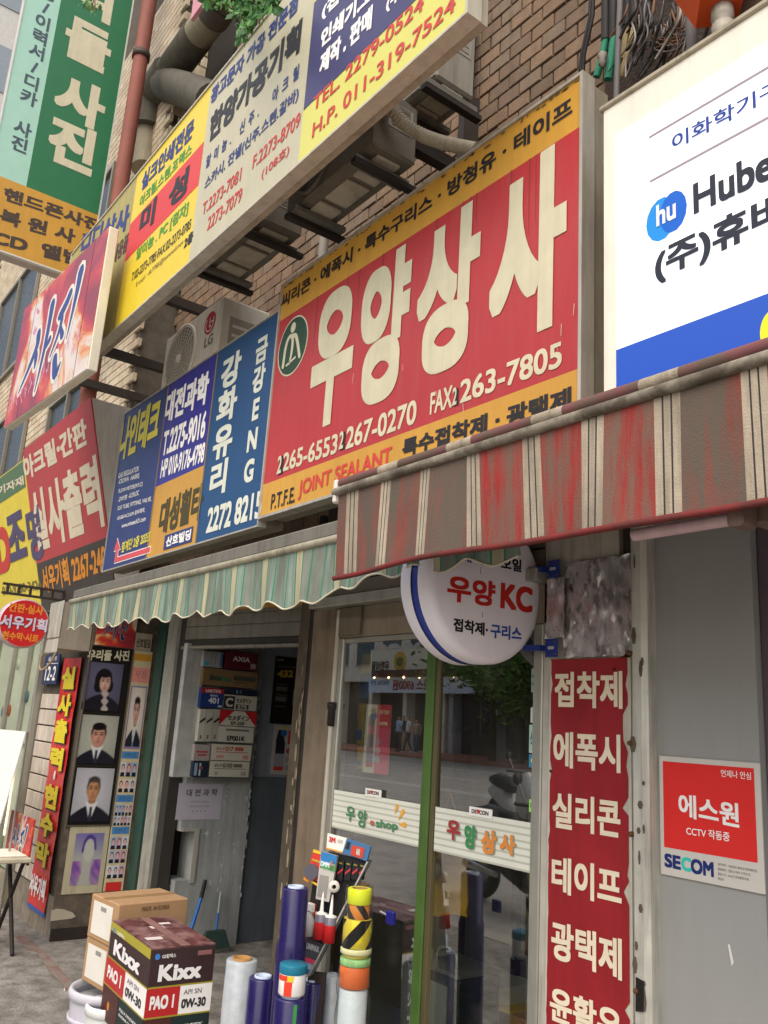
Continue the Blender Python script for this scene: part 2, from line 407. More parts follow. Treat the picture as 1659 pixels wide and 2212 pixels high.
# side courses (seen beside the green sign) – single bricks
z=5.4;row=0;nside=0
sm=[]
for m in TM:
    bm=bmesh.new(); bmesh.ops.create_cube(bm,size=1)
    for q in bm.verts: q.co=Vector((q.co.x*.03,q.co.y*.125,q.co.z*.112))
    bmesh.ops.bevel(bm,geom=[e for e in bm.edges if all(v.co.x>0 for v in e.verts)],offset=.006,segments=1,affect='EDGES')
    me=bpy.data.meshes.new('brick'); bm.to_mesh(me); bm.free(); me.materials.append(m); sm.append(me)
while z<9.2:
    y=.08+(row%2)*.068
    while y<.62:
        o=bpy.data.objects.new('brick',random.choice(sm)); COL.objects.link(o); o.parent=nwall
        o.location=(-6.612+random.uniform(-.003,.003),y,z); nside+=1
        y+=.137
    z+=.124;row+=1
# front courses of the neighbour: thin ribbed tiles
ft=MB(); z=2.6; row=0
while z<8.5:
    x=-13.5+(row%2)*.12
    while x<-6.75:
        ft.box(x,x+.225,-.004,.03,z,z+.066,TM[(row*7+int(x*31))%3]); x+=.235
    z+=.078;row+=1
nparent(ft.build('facade_tiles',kind='stuff'))
def nwin(x0,x1,z0,z1):
    w=nparent(MB().box(x0,x1,-.012,.015,z0,z1).build('window',mat('#3b403f',.25,name='window_dark')))
    mb=MB(); t=.045
    for a,b,c,d in ((x0-t,x1+t,z0-t,z0),(x0-t,x1+t,z1,z1+t),(x0-t,x0,z0,z1),(x1,x1+t,z0,z1),((x0+x1)/2-.02,(x0+x1)/2+.02,z0,z1)):
        mb.box(a,b,-.045,-.012,c,d)
    f=mb.build('window_frame',mat('#8f8a7d',.5,metal=.3,name='old_aluminium'),w)
for a in ((-8.9,-7.7,3.55,4.6),(-11.5,-9.9,3.6,5.0),(-9.4,-8.0,5.6,7.0),(-12.6,-10.6,5.8,7.2)): nwin(*a)

# ------------------------------------------------------------------ drain pipes
def pipe(name,label,pts,r,m,seg=14,cat='pipe'):
    p0=Vector(pts[0]); o=MB(); o.tube([Vector(p)-p0 for p in pts],r,seg,m); ob=o.build(name); ob.location=p0; tag(ob,label,cat); return ob
M_red=mat('#8c5447',.6,var=.15,scale=5,dirt=.35,dhex='#5c3b33',name='red_primer')
pr=[onX('A',980,-60,-6.45),onX('A',800,1200,-6.45)]
xr,yr=(pr[0].x+pr[1].x)/2,(pr[0].y+pr[1].y)/2
pp=pipe('drain_pipe','dull red vertical drain pipe running down beside the green sign',[(-6.45,yr,9.5),(-6.45,yr,3.78)],.062,M_red)
for zz in (5.2,7.1,8.6): 
    c=MB(); c.lathe([(.066,-.03),(.075,-.03),(.075,.03),(.066,.03)],(0,0,zz-9.5)); c.build('pipe_clamp',mat('#4c433b',.6,metal=.5,name='rusty_steel'),pp)
M_gp=mat('#5a564b',.65,var=.25,scale=4,dirt=.5,dhex='#2d2a25',name='old_duct'); M_gp2=mat('#8f8872',.6,var=.1,dirt=.3,name='beige_pvc')
yb=-.02
def Rp(x,y,yy=yb): return onY('R',x,y,yy)
big=[Rp(1100,20),Rp(960,200),Rp(700,480),Rp(500,780)]
bp_=thing('vent_duct','fat grey elbowed vent duct above the yellow sign','duct',Rp(470,1100))
o0=bp_.location.copy()
def dpart(name,pts,r,m,seg=16):
    mb=MB(); mb.tube([Vector(p)-o0 for p in pts],r,seg,m); ob=mb.build(name,None,bp_); return ob
dpart('duct_riser',[Rp(1700,-900),Rp(1092,18)],.14,M_gp)
dpart('duct_collar',[Rp(1090,20),Rp(985,170)],.14,mat('#57524a',.7,dirt=.6,name='grimy_duct'))
dpart('duct_run',[Rp(990,165),Rp(840,350)],.13,M_gp2)
dpart('duct_run',[Rp(845,343),Rp(560,740)],.14,M_gp)
el=smooth([Rp(560,740),Rp(480,860),Rp(400,960),Rp(350,1150),Rp(330,1330)],2)
dpart('duct_elbow',el,.17,M_gp)
dpart('duct_drop',[Rp(325,1330),Rp(300,1700)],.12,M_gp2)
dpart('duct_branch',smooth([Rp(520,850),Rp(700,900),Rp(860,960),Rp(1000,1040)],2),.15,M_gp)
gpx=onY('D',800,900,.02).x
pipe('drain_pipe','pale grey vertical pipe on the brick wall behind the red and white photo sign',[(gpx,.12,5.4),(gpx,.12,2.6)],.11,mat('#97948a',.6,dirt=.35,name='grey_pvc'))
bpx=onY('B',1425,400,.2).x
pipe('cable_conduit','thin black cable conduit running up the brick wall right of the corrugated hose',[(bpx,.24,8.4),(bpx,.24,3.4)],.035,mat('#26231f',.6,name='black_conduit'),seg=8)
p1=onY('B',735,1200,.2).x
pipe('drain_pipe','short grey pipe on the brick below the middle air conditioner',[(p1,.2,4.6),(p1,.2,2.9)],.03,mat('#8a857a',.5,name='grey_pvc2'),seg=8)
# two thin cables hanging at the right of the brickwork
for xx,lab in ((1205,'left of two black cables hanging down over the bricks beside the wire bundle'),(1230,'right of two black cables hanging down over the bricks beside the wire bundle')):
    a=onY('Q',xx+40,0,.1); b=onY('Q',xx-50,660,.1); pts=[a.lerp(b,t)+Vector((.01*math.sin(t*6),0,0)) for t in (0,.25,.5,.75,1)]; pts=[a+Vector((0,0,2))]+pts
    pipe('hanging_cable',lab,pts,.008,mat('#221f1e',.6,name='cable_black'),seg=6,cat='cable')

# ------------------------------------------------------------------ sign cabinets
M_al=mat('#b9b4a6',.45,metal=.35,var=.1,dirt=.35,name='aluminium_trim')
M_cab=mat('#8b8573',.6,var=.12,dirt=.45,dhex='#3c372e',name='cabinet_sheet')
M_ink=mat('#2b2a2c',.5,name='black_vinyl'); M_cream=mat('#cfc9aa',.5,var=.08,dirt=.22,dhex='#8b866f',name='cream_vinyl')
M_white=mat('#f0efe9',.45,name='white_vinyl')
# --- big red sign
F0=faceY(-.4,-3.4,2.4)
S=thing('shop_sign','large red lightbox sign with cream Korean lettering between yellow bands','sign',mw=F0.mw)
ru0,ru1,rv0,rv1=F0.rect('V',(600,625),(1255,170),(1252,880),(575,1118))
rv0=F0.hit('V',577,1112)[1]; SG=(ru0,ru1,rv0,rv1)
plate(S,'cabinet',M_cab,SG,-.13,-.004)
vb=[F0.hit('V',598.6,699)[1],F0.hit('V',1254,271)[1]]; vtop=sum(vb)/2
vb=[F0.hit('V',577.3,1045)[1],F0.hit('V',1252,794)[1]]; vbot=sum(vb)/2
M_sred=mat('#b03638',.38,var=.1,scale=2,dirt=.34,dhex='#a85a52',name='red_panel')
M_syel=mat('#c9983f',.4,var=.1,scale=2,dirt=.35,dhex='#a07c34',name='yellow_panel')
plate(S,'panel',M_sred,(ru0,ru1,vbot,vtop),-.004,0)
plate(S,'panel',M_syel,(ru0,ru1,vtop,rv1),-.004,0); plate(S,'panel',M_syel,(ru0,ru1,rv0,vbot),-.004,0)
frame(S,'frame',M_al,SG,.012,-.05,.008)
for s_,L,Rr,B,Tp,bd in (('우',(268,590),(468,420),(350,797),(400,158),.05),('양',(503,300),(735,130),(590,690),(675,-24),.05),('상',(765,225),(1061,-89),(880,550),(1018,-247),.05),('사',(1100,215),(1461,-135),(1375,345),(1402,-512),.055)):
    TX(S,F0,'F',s_,L,Rr,B,Tp,M_cream,.002,bd)
for s_,BL,BR,TL in (('265-6553',(133,1018),(388,930),(133,935)),('267-0270',(428,915),(757,790),(428,815)),('FAX',(822,752),(925,715),(822,652)),('263-7805',(962,700),(1438,525),(962,595))):
    T(S,F0,'F',s_,BL,BR,TL,M_cream,.002,.025)
for x,y in ((108,1030),(398,915),(928,710)):
    T(S,F0,'F','2',(x+6,y+4),(x+28,y-6),(x+6,y-78),M_ink,.002,.09,name='number_sticker'); T(S,F0,'F','2',(x,y),(x+20,y-8),(x,y-80),M_cream,.0035,.03,name='number_sticker')
T(S,F0,'V','씨리콘 · 에폭시 · 특수구리스 · 방청유 · 테이프',(607,668),(1237,248),(607,640),M_ink,.002,.035)
T(S,F0,'F','P.T.F.E.',(78,1195),(190,1160),(78,1125),M_ink,.002,.02)
T(S,F0,'F','JOINT SEALANT',(205,1150),(640,1000),(205,1062),mat('#c8443c',.5,name='red_vinyl'),.002,.03)
T(S,F0,'F','특수접착제 · 광택제',(692,952),(1482,722),(692,868),M_ink,.002,.045)
cu=(F0.hit('F',120,440)[0]+F0.hit('F',247,420)[0])/2; ru=(F0.hit('F',247,420)[0]-F0.hit('F',120,440)[0])/2
cv=(F0.hit('F',175,558)[1]+F0.hit('F',195,298)[1])/2; rv=(F0.hit('F',195,298)[1]-F0.hit('F',175,558)[1])/2
mb=MB(); disc(mb,cu,cv,ru+.006,rv+.006,.001,.002,M_cream); disc(mb,cu,cv,ru-.002,rv-.002,.002,.003,mat('#2f4a38',.5,name='dark_green_vinyl'))
Lg=lambda x,y,w:(cu+x*ru,cv+y*rv,w)
for p in ([Lg(-.55,-.6,.022),Lg(-.5,.1,.022),Lg(-.3,.42,.022),Lg(0,.35,.022),Lg(.02,-.2,.02),Lg(-.1,-.62,.012)],[Lg(.0,.36,.022),Lg(.25,.3,.022),Lg(.6,-.55,.02)],[Lg(-.3,-.62,.012),Lg(.3,-.5,.012)]): ribbon(mb,p,.004,M_cream)
disc(mb,cu-.05*ru,cv+.66*rv,.022,.026,.003,.0045,M_cream,14)
mb.build('logo',None,S)
# rust spots
mb=MB()
for i in range(46):
    e=random.random(); uu=ru0+e*(ru1-ru0); vv=rv1-.004-abs(random.gauss(0,.006)); 
    disc(mb,uu,vv,random.uniform(.003,.02),random.uniform(.002,.006),.0015,.0018,mat('#6b5a38',.8,name='rust'),7)
mb.build('rust_spots',None,S)
mb=MB(); random.seed(3)
for x,y in ((1500,235),(1440,330),(1420,420),(470,560),(860,640),(980,700),(1330,210),(700,520)):
    a=F0.hit('F',x,y); ribbon(mb,[(a[0],a[1],.002),(a[0]+random.uniform(-.006,.006),a[1]-random.uniform(.02,.05),.0012)],.0055,mat('#d8c6b8',.6,name='scratch_pale'),sm=False)
for i in range(14):
    u=random.uniform(ru0+.05,ru1-.05); ribbon(mb,[(u,vtop-.002,random.uniform(.003,.009)),(u+.002,vtop-random.uniform(.06,.3),.001)],.0008,mat('#8f3a36',.6,name='drip_stain'),sm=False)
mb.build('scratches_and_drips',None,S,kind='stuff')
# --- blue tenant board
B_=thing('tenant_board','long board of four blue and yellow tenant panels left of the large red sign','sign',mw=F0.mw)
b0,b1,c0,c1=F0.rect('V',(250,900),(594,692),(570,1130),(245,1228)); b1=ru0-.016
plate(B_,'cabinet',M_cab,(b0,b1,c0,c1),-.13,-.004)
ua=(F0.hit('E',370,850)[0]+F0.hit('E',328,1890)[0])/2; ub=(F0.hit('E',683,665)[0]+F0.hit('E',630,1760)[0])/2
vm=(F0.hit('E',345,1437)[1]+F0.hit('E',648,1320)[1])/2
M_nv=mat('#2f3a72',.35,var=.05,dirt=.12,name='navy_panel'); M_vi=mat('#36358a',.35,var=.05,dirt=.1,name='violet_panel'); M_bl=mat('#284e78',.4,var=.07,dirt=.15,dhex='#24405c',name='blue_panel')
plate(B_,'panel',M_nv,(b0,ua,c0,c1),-.004,0); plate(B_,'panel',M_vi,(ua,ub,vm,c1),-.004,0); plate(B_,'panel',M_syel,(ua,ub,c0,vm),-.004,0); plate(B_,'panel',M_bl,(ub,b1,c0,c1),-.004,0)
frame(B_,'frame',M_al,(b0,b1,c0,c1),.008,-.04,.006)
for u in (ua,ub): bx('divider',mat('#8c7c5c',.6,name='bronze_trim'),B_,u-.004,u+.004,c0,c1,0,.004)
M_ly=mat('#e9dd4a',.45,name='lemon_vinyl')
T(B_,F0,'E','나인테크',(98,1300),(343,1165),(96,1062),M_ly,.002,.05)
for s_,BL,BR,h in (('GAS REGULATOR',(105,1398),(232,1352),30),('-CROWN  -HARRIS',(105,1434),(235,1394),28),('FLOW-METER(M.F.C)',(105,1497),(255,1450),30),('-DWYER  -KOFLOC',(105,1545),(233,1500),28),('SUS TUBE, FITTING, VALVE,',(100,1600),(310,1540),28),('GAS&VACUUM 장비제작,',(98,1660),(270,1608),28),('www.ninetech21.com',(125,1706),(275,1660),26)):
    T(B_,F0,'E',s_,BL,BR,(BL[0],BL[1]-h),M_white,.002,.02)
T(B_,F0,'E','옆계단 2층 203호',(122,1862),(303,1790),(122,1795),M_ly,.002,.03)
mb=MB(); H=lambda x,y:F0.hit('E',x,y); Mp=mat('#d8555a',.45,name='arrow_red')
for e,m,n in ((.006,M_white,.0015),(0,Mp,.003)):
    a=H(100,1775);b=H(80,1848);c=H(118,1836); mb.poly([(a[0],a[1]+e*1.6),(b[0]-e*1.2,b[1]-e),(c[0]+e*1.2,c[1]-e)],n-.001,n,m)
    s0=H(93,1845);s1=H(106,1915);s2=H(305,1852);s3=H(305,1828);s4=H(108,1885);s5=H(106,1842)
    mb.box(s0[0]-e,s5[0]+e,s1[1]-e,s0[1],n-.0008,n+.0002,m); mb.box(s0[0],s3[0]+e,s1[1]-e,s1[1]+.03+e,n-.0006,n+.0004,m)
mb.build('arrow',None,B_)
T(B_,F0,'E','대전과학',(385,1060),(655,930),(385,885),M_white,.002,.05); T(B_,F0,'E','T.2275-9016',(375,1262),(640,1140),(375,1118),M_white,.002,.04)
T(B_,F0,'E','HP 010-9176-4798',(365,1398),(635,1295),(365,1290),M_white,.002,.04)
T(B_,F0,'E','대성휠타',(350,1752),(618,1650),(352,1545),mat('#4a4426',.5,name='olive_vinyl'),.002,.045)
pl=F0.rect('E',(392,1750),(568,1700),(565,1790),(392,1842)); plate(B_,'name_plate',M_nv,pl,.001,.003); T(B_,F0,'E','산호빌딩',(402,1826),(556,1778),(402,1764),M_white,.0042,.045)
M_pc=mat('#d8dccb',.5,dirt=.2,dhex='#8d9a95',name='pale_vinyl')
TX(B_,F0,'E','강\n화\n유\n리',(668,1440),(875,640),(700,1508),(790,640),M_pc,.002,.045); TX(B_,F0,'E','금\n강\nE\nN\nG',(882,1370),(1040,560),(930,1415),(970,540),M_pc,.002,.045)
T(B_,F0,'E','2272 8215',(650,1742),(992,1640),(650,1590),M_pc,.002,.04)

# --- long upper lightbox
F1=faceY(-.8,-4.6,3.7)
U_=thing('shop_sign','long upper lightbox with yellow, cream and navy tenant panels above the air conditioners','sign',mw=F1.mw)
ul=F1.hit('V',160,530)[0]; ur=(F1.hit('B',1440,70)[0]+F1.hit('B',1470,10)[0])/2; vl=(F1.hit('V',270,670)[1]+F1.hit('V',1018,62)[1])/2; vt=F1.hit('V',440,205)[1]
q1=F1.hit('V',276,520)[0];q2=(F1.hit('A',1335,590)[0]+F1.hit('B',100,1240)[0])/2;q3=(F1.hit('B',655,50)[0]+F1.hit('B',640,745)[0])/2
plate(U_,'cabinet',mat('#a79f8b',.6,var=.12,dirt=.5,dhex='#57503f',name='pale_cabinet'),(ul,ur,vl,vt),-.085,-.004)
M_kh=mat('#a79c5d',.5,dirt=.3,name='khaki_panel'); M_by=mat('#ddc434',.4,var=.03,name='bright_yellow'); M_cr=mat('#bdb89c',.45,var=.05,dirt=.15,dhex='#98927a',name='cream_panel')
M_ly2=mat('#d0cd66',.4,var=.04,name='pale_yellow_panel'); M_nv2=mat('#3a3764',.4,dirt=.1,name='indigo_panel')
for m,a,b in ((M_kh,ul,q1),(M_by,q1,q2),(M_cr,q2,q3),(M_ly2,q3,ur)): plate(U_,'panel',m,(a,b,vl,vt),-.004,0)
nb0=(F1.hit('B',642,505)[1]+F1.hit('B',1165,80)[1])/2; nb1=F1.hit('B',652,55)[1]
plate(U_,'panel',M_nv2,(q3+.004,ur-.16,nb0,nb1),.0005,.0015)
frame(U_,'frame',mat('#c3beab',.5,metal=.2,dirt=.3,name='sign_trim'),(ul,ur,vl,vt),.01,-.05,.008)
M_db=mat('#33407a',.5,name='blue_vinyl'); M_gr=mat('#4c9a3d',.5,name='green_vinyl'); M_rv=mat('#c5403a',.5,name='crimson_vinyl')
T(U_,F1,'A','실크인쇄전문',(920,1258),(1258,900),(915,1160),M_db,.002,.045); T(U_,F1,'A','아크릴,스텐,포맥스',(908,1366),(1248,1012),(905,1302),M_gr,.002,.03)
rb=[F1.hit('A',*p)[1] for p in ((850,1458),(1312,960),(1303,1215),(838,1677))]
plate(U_,'panel',mat('#d2382f',.4,name='red_band'),(q1+.001,q2-.001,(rb[2]+rb[3])/2,(rb[0]+rb[1])/2),.0004,.0012)
T(U_,F1,'A','미  성',(905,1548),(1217,1270),(905,1400),M_ink,.0025,.05)
T(U_,F1,'D','알미늄 . PC [점자]',(885,392),(1225,78),(885,315),M_gr,.002,.03); T(U_,F1,'D','T.02-2273-7785·FAX.02-2273-0785',(858,517),(1245,165),(858,467),M_ink,.002,.01)
T(U_,F1,'D','E-mail : dk7785@hanmail.net',(888,556),(1195,275),(888,522),mat('#6d5d2c',.5,name='brown_ink'),.002,0); T(U_,F1,'D','2층',(1200,305),(1258,248),(1200,238),M_ink,.002,.045)
T(U_,F1,'B','광고문자 가공 전문점',(163,532),(600,58),(163,460),M_db,.002,.045); T(U_,F1,'B','한양가공기획',(152,728),(612,262),(148,602),M_ink,.002,.055)
T(U_,F1,'B','알  미  늄  .     신  주  .       아  크  릴',(140,852),(607,392),(140,796),M_db,.002,.03); T(U_,F1,'B','스카시. 잔넬(신주.스텐.갈바)',(133,967),(605,510),(133,905),M_db,.002,.03)
T(U_,F1,'B','T.2273-7081    F.2273-8709',(122,1087),(614,632),(122,1032),M_rv,.002,.015); T(U_,F1,'B','2273-7079',(147,1162),(320,1010),(147,1102),M_rv,.002,.015); T(U_,F1,'B','(108호)',(420,912),(558,785),(420,856),M_rv,.002,.015)
T(U_,F1,'B','인쇄기.고',(718,250),(985,0),(718,165),M_white,.0028,.055); T(U_,F1,'B','제작 . 판매',(712,387),(975,142),(712,285),M_white,.0028,.055); T(U_,F1,'B','(접',(724,112),(810,30),(724,36),M_white,.0028,.045); T(U_,F1,'B','(주',(1048,72),(1125,0),(1048,2),M_white,.0028,.045)
T(U_,F1,'B','TEL. 2279-0524',(678,567),(1235,48),(678,500),M_rv,.002,.02); T(U_,F1,'B','H.P. 011-319-7524',(675,697),(1395,52),(675,628),M_rv,.002,.02)
T(U_,F1,'A','디디상사',(522,1680),(832,1500),(520,1560),M_db,.002,.05); T(U_,F1,'D','인쇄용품',(700,440),(830,310),(700,340),mat('#5a4038',.6,name='brown_vinyl'),.002,.04)
# bracket bars that carry the upper lightbox
M_bar=mat('#3a332e',.7,var=.2,dirt=.4,name='rusty_bar')
for i,(k,a,b,lab) in enumerate((('B',(890,590),(1390,830),'dark steel bracket bar under the right end of the upper lightbox, beside the hose'),('D',(960,605),(1350,700),'dark steel bracket bar under the yellow panel above the fan unit'),('D',(690,990),(1080,1070),'dark steel bar running behind the red and white photo sign'),('D',(470,1170),(960,1270),'lower dark steel bar under the red and white photo sign'))):
    p=onY(k,*a,-.82+.12*(i==3)); q=onY(k,*b,BY)
    q.x=p.x*.5+q.x*.5; p.x=q.x; z=(p.z+q.z)/2
    bx('sign_bracket',M_bar,None,p.x-.025,p.x+.025,p.y+.02,BY+.0,z-.03,z+.03,label=lab,cat='bracket')

# --- white illuminated sign at the right
F2=faceY(-.5,-1.37,2.5)
Hs=thing('shop_sign','white illuminated sign with a blue heart logo and blue stripe above the red awning','sign',mw=F2.mw)
h0=(F2.hit('V',1295,245)[0]+F2.hit('V',1312,855)[0])/2; h3=F2.hit('V',1295,245)[1]
hx=h0+1.15; hz=h3-1.0
wb=MB()
wb.poly([(h0,hz),(h0,h3),(hx,h3),(hx,hz)],-.16,-.003); wb.build('cabinet',mat('#e6e1d0',.5,var=.05,dirt=.2,dhex='#a89f8a',name='white_cabinet'),Hs)
M_lw=emis('#f4f8ff',.42,'lit_white_face','#f2f4f6'); M_lb=emis('#0a50c8',.12,'lit_blue_face','#0c48ac')
uu=F2.hit('C',845,720)[0]; vv=F2.hit('C',845,720)[1]
plate(Hs,'panel',M_lw,(uu,hx-.03,hz+.03,vv),-.003,0)
plate(Hs,'frame',mat('#ece5cf',.5,var=.04,dirt=.25,dhex='#b5a98d',name='ivory_border'),(h0,hx,hz,h3),-.004,-.0031)
s1=F2.hit('G',442,690)[1];
plate(Hs,'stripe',M_lb,(uu,hx-.03,hz+.03,s1),.0005,.0015)
M_nb=mat('#27418f',.5,name='royal_vinyl'); M_dk=mat('#2b2f3a',.5,name='charcoal_vinyl'); M_ln=mat('#9a9099',.5,name='grey_line')
for y in ((1025,735),(1030,970)):
    a=F2.hit('C',*y); plate(Hs,'line',M_ln,(a[0],hx-.1,a[1]-.004,a[1]+.004),.0005,.001)
T(Hs,F2,'C','이화학기구',(1150,810),(1740,500),(1148,725),M_nb,.002,.02)
T(Hs,F2,'C','Huber',(1265,1150),(1790,905),(1262,985),M_dk,.002,.035); T(Hs,F2,'C','(주)휴버',(1060,1530),(1760,1215),(1060,1335),M_dk,.002,.04)
mb=MB(); a=F2.hit('C',1090,1170); b=F2.hit('C',1155,1130)
mb.poly([(a[0]+.046*math.cos(t/14*6.283)*(1+.0*t),a[1]+.062*math.sin(t/14*6.283)) for t in range(14)],.0006,.0014,mat('#1f8fe0',.4,name='azure_vinyl'))
mb.poly([(b[0]+.04*math.cos(t/14*6.283),b[1]+.058*math.sin(t/14*6.283)) for t in range(14)],.0016,.0022,mat('#1663c9',.4,name='cobalt_vinyl'))
mb.build('logo',None,Hs); T(Hs,F2,'C','hu',(1068,1215),(1172,1165),(1068,1100),M_white,.0032,.03)
mb=MB(); a=F2.hit('G',1560,560); disc(mb,a[0]+.0,a[1],.03,.05,.002,.003,mat('#f1ee2e',.4,name='lemon')); mb.build('dot',None,Hs)
tp=MB(); tp.box(h0-.012,hx+.01,h3,h3+.018,-.17,.006,ch=.004); tp.build('top_trim',mat('#a59d87',.7,dirt=.5,name='weathered_trim'),Hs)

# --- red and white photo sign (projects nearer the street)
pl_=onY('V',41,679,-1.035); pr_=onY('V',231,495,-.955)
F3=Face((pl_+pr_)/2,(pr_.x-pl_.x,pr_.y-pl_.y,0),(0,0,1))
def photo_art(name,scale=(1,1,1),seed=0):
    m=bpy.data.materials.new(name); m.use_nodes=True; n=m.node_tree.nodes; l=m.node_tree.links; b=n['Principled BSDF']; b.inputs['Roughness'].default_value=.35
    tc=n.new('ShaderNodeTexCoord'); mp=n.new('ShaderNodeMapping'); mp.inputs['Scale'].default_value=scale; mp.inputs['Location'].default_value=(seed,seed*.7,0); mp.inputs['Rotation'].default_value=(0,0,.5)
    nz=n.new('ShaderNodeTexNoise'); nz.inputs['Scale'].default_value=1.5; nz.inputs['Detail'].default_value=7; nz.inputs['Roughness'].default_value=.55; nz.inputs['Distortion'].default_value=.8
    cr=n.new('ShaderNodeValToRGB'); e=cr.color_ramp.elements
    e[0].position=.36; e[0].color=lin('#8d2a34'); e[1].position=.85; e[1].color=lin('#c9bdc2')
    for p,c in ((.47,'#b83230'),(.51,'#c9542f'),(.54,'#d89a5c'),(.575,'#d6c8ba'),(.64,'#dccfc8'),(.68,'#bb5a86')):
        x=e.new(p); x.color=lin(c)
    l.new(tc.outputs['Object'],mp.inputs[0]); l.new(mp.outputs[0],nz.inputs['Vector']); l.new(nz.outputs['Fac'],cr.inputs[0]); l.new(cr.outputs[0],b.inputs['Base Color']); return m
SAJ=[[(.30,.62,.05),(.32,.52,.05),(.24,.38,.035),(.13,.22,.012)],[(.29,.5,.02),(.33,.42,.045),(.33,.34,.02)],[(.45,.78,.055),(.45,.62,.045),(.44,.4,.035),(.40,.12,.01)],[(.44,.42,.02),(.50,.48,.035)],
 [(.70,.73,.045),(.66,.66,.05),(.59,.60,.05),(.6,.6,.03)],[(.63,.64,.03),(.64,.5,.035),(.55,.32,.01)],[(.64,.5,.02),(.68,.42,.04)],[(.80,.84,.06),(.79,.66,.04),(.75,.36,.008)],[(.63,.27,.05),(.67,.10,.05),(.72,.2,.012)]]
def sajin(root,r,n,m1,m2,parent_name='lettering'):
    mb=MB(); w=r[1]-r[0]; h=r[3]-r[2]
    for ex,m,nn in ((.022*w,m2,n),(0,m1,n+.0012)):
        for i,s_ in enumerate(SAJ): ribbon(mb,[(r[0]+a*w,r[2]+b*h,c*w*1.15) for a,b,c in s_],nn+i*.00008,m,ex)
    mb.build(parent_name,None,root)
r3=F3.rect('V',(41,679),(231,495),(192,789),(20,918))
Ph=thing('photo_shop_sign','square red and white sign with blue brush lettering, projecting above the salmon red sign','sign',mw=F3.mw)
bx('cabinet',mat('#ddd8c2',.5,dirt=.15,var=.05,name='ivory_sheet'),Ph,r3[0]-.005,r3[1]+.005,r3[2]-.005,r3[3]+.005,-.06,-.002,ch=.006)
plate(Ph,'panel',photo_art('photo_sign_print',(1.1,1.1,1.1),3.3),r3,-.002,0)
M_bb=mat('#3c4c86',.5,name='brush_blue'); M_lt=mat('#d9d5c9',.5,name='brush_outline')
sajin(Ph,(r3[0]+.05,r3[1]-.1,r3[2],r3[3]),.001,M_bb,M_lt)
mb=MB(); Mpk=mat('#d9a3bb',.5,name='pink_vinyl')
for i in range(16):
    u=r3[0]+.06+i*(r3[1]-r3[0]-.2)/16
    for j in range(4):
        a=random.uniform(-.03,.03); v=r3[2]+.09+i*.008+random.uniform(0,.09)
        ribbon(mb,[(u+a,v,.012),(u+a+random.uniform(-.02,.03),v+random.choice((.05,.01,-.03)),.009)],.0012+j*.0001,Mpk)
mb.build('lettering',None,Ph)
for f in (.18,.86): bx('panel_seam',mat('#6d3536',.6,name='seam_dark'),Ph,r3[0]+f*(r3[1]-r3[0]),r3[0]+f*(r3[1]-r3[0])+.006,r3[2],r3[3],.0001,.0008)

# --- salmon red leaning sign + yellow lighting-shop sign
tl_=onY('V',193,865,-.5); bl_=onY('V',251,1270,-.14)
F4=Face((bl_.x,bl_.y,bl_.z),(1,0,0),(0,tl_.y-bl_.y,tl_.z-bl_.z))
Ac=thing('shop_sign','salmon red leaning sign with cream lettering over a dark strip with orange phone number','sign',mw=F4.mw)
r4=list(F4.rect('V',(43,974),(193,865),(251,1275),(95,1290)))
r4[2]=min(F4.hit('V',251,1285)[1],F4.hit('V',99,1310)[1]); r4=tuple(r4)
vs_=(F4.hit('H',265,850)[1]+F4.hit('H',710,690)[1])/2
plate(Ac,'panel',mat('#b8484a',.45,var=.06,dirt=.25,dhex='#a66660',name='salmon_panel'),(r4[0],r4[1],vs_,r4[3]),-.01,0); plate(Ac,'panel',mat('#47423d',.5,var=.08,dirt=.2,dhex='#6a635a',name='dark_strip'),(r4[0],r4[1],r4[2],vs_),-.01,0)
# wedge-shaped cabinet: front leans, back stays upright
mb=MB(); lean=(tl_.y-bl_.y)
fb=[F4.mw@Vector((u,v,-.011)) for u,v in ((r4[0],r4[2]),(r4[1],r4[2]),(r4[1],r4[3]),(r4[0],r4[3]))]
bk=[Vector((p.x,.02,p.z)) for p in fb]; inv=F4.mw.inverted()
mb.add([inv@p for p in fb+bk],[(0,1,2,3),(7,6,5,4),(0,4,5,1),(1,5,6,2),(2,6,7,3),(3,7,4,0)],mat('#c9c6bb',.5,dirt=.35,name='white_sheet'))
mb.build('cabinet',None,Ac)
M_cr2=mat('#ddd2b6',.5,dirt=.15,name='ivory_vinyl'); M_or=mat('#d98f34',.5,name='orange_vinyl')
T(Ac,F4,'H','아크릴·간판',(165,325),(580,80),(163,165),M_cr2,.002,.05); T(Ac,F4,'H','실사출력',(240,795),(688,615),(200,400),M_cr2,.002,.045); T(Ac,F4,'H','서우기획 2267-2402',(288,1062),(742,905),(283,885),M_or,.002,.04)
Ly=thing('shop_sign','yellow lighting shop sign with purple lettering at the left edge','sign',mw=F4.mw)
y0=r4[0]-3.2; plate(Ly,'cabinet',M_cab,(y0,r4[0]-.02,r4[2]-.05,r4[3]-.08),-.2,-.01); plate(Ly,'panel',mat('#e3cf4a',.45,var=.08,dirt=.2,dhex='#c9b86a',name='lamp_shop_yellow'),(y0,r4[0]-.02,r4[2]-.05,r4[3]-.08),-.01,-.002)
gb=F4.rect('H',(0,290),(140,212),(165,372),(20,445)); plate(Ly,'band',mat('#5d7a5a',.5,name='moss_green'),(y0,r4[0]-.05,gb[2],gb[3]),-.002,0)
T(Ly,F4,'H','전기자재',(-60,440),(160,345),(-60,380),M_cr2,.002,.04); TX(Ly,F4,'H','D',(-20,800),(68,780),(20,925),(10,620),mat('#c8443c',.5,name='red_ink'),.002,.06)
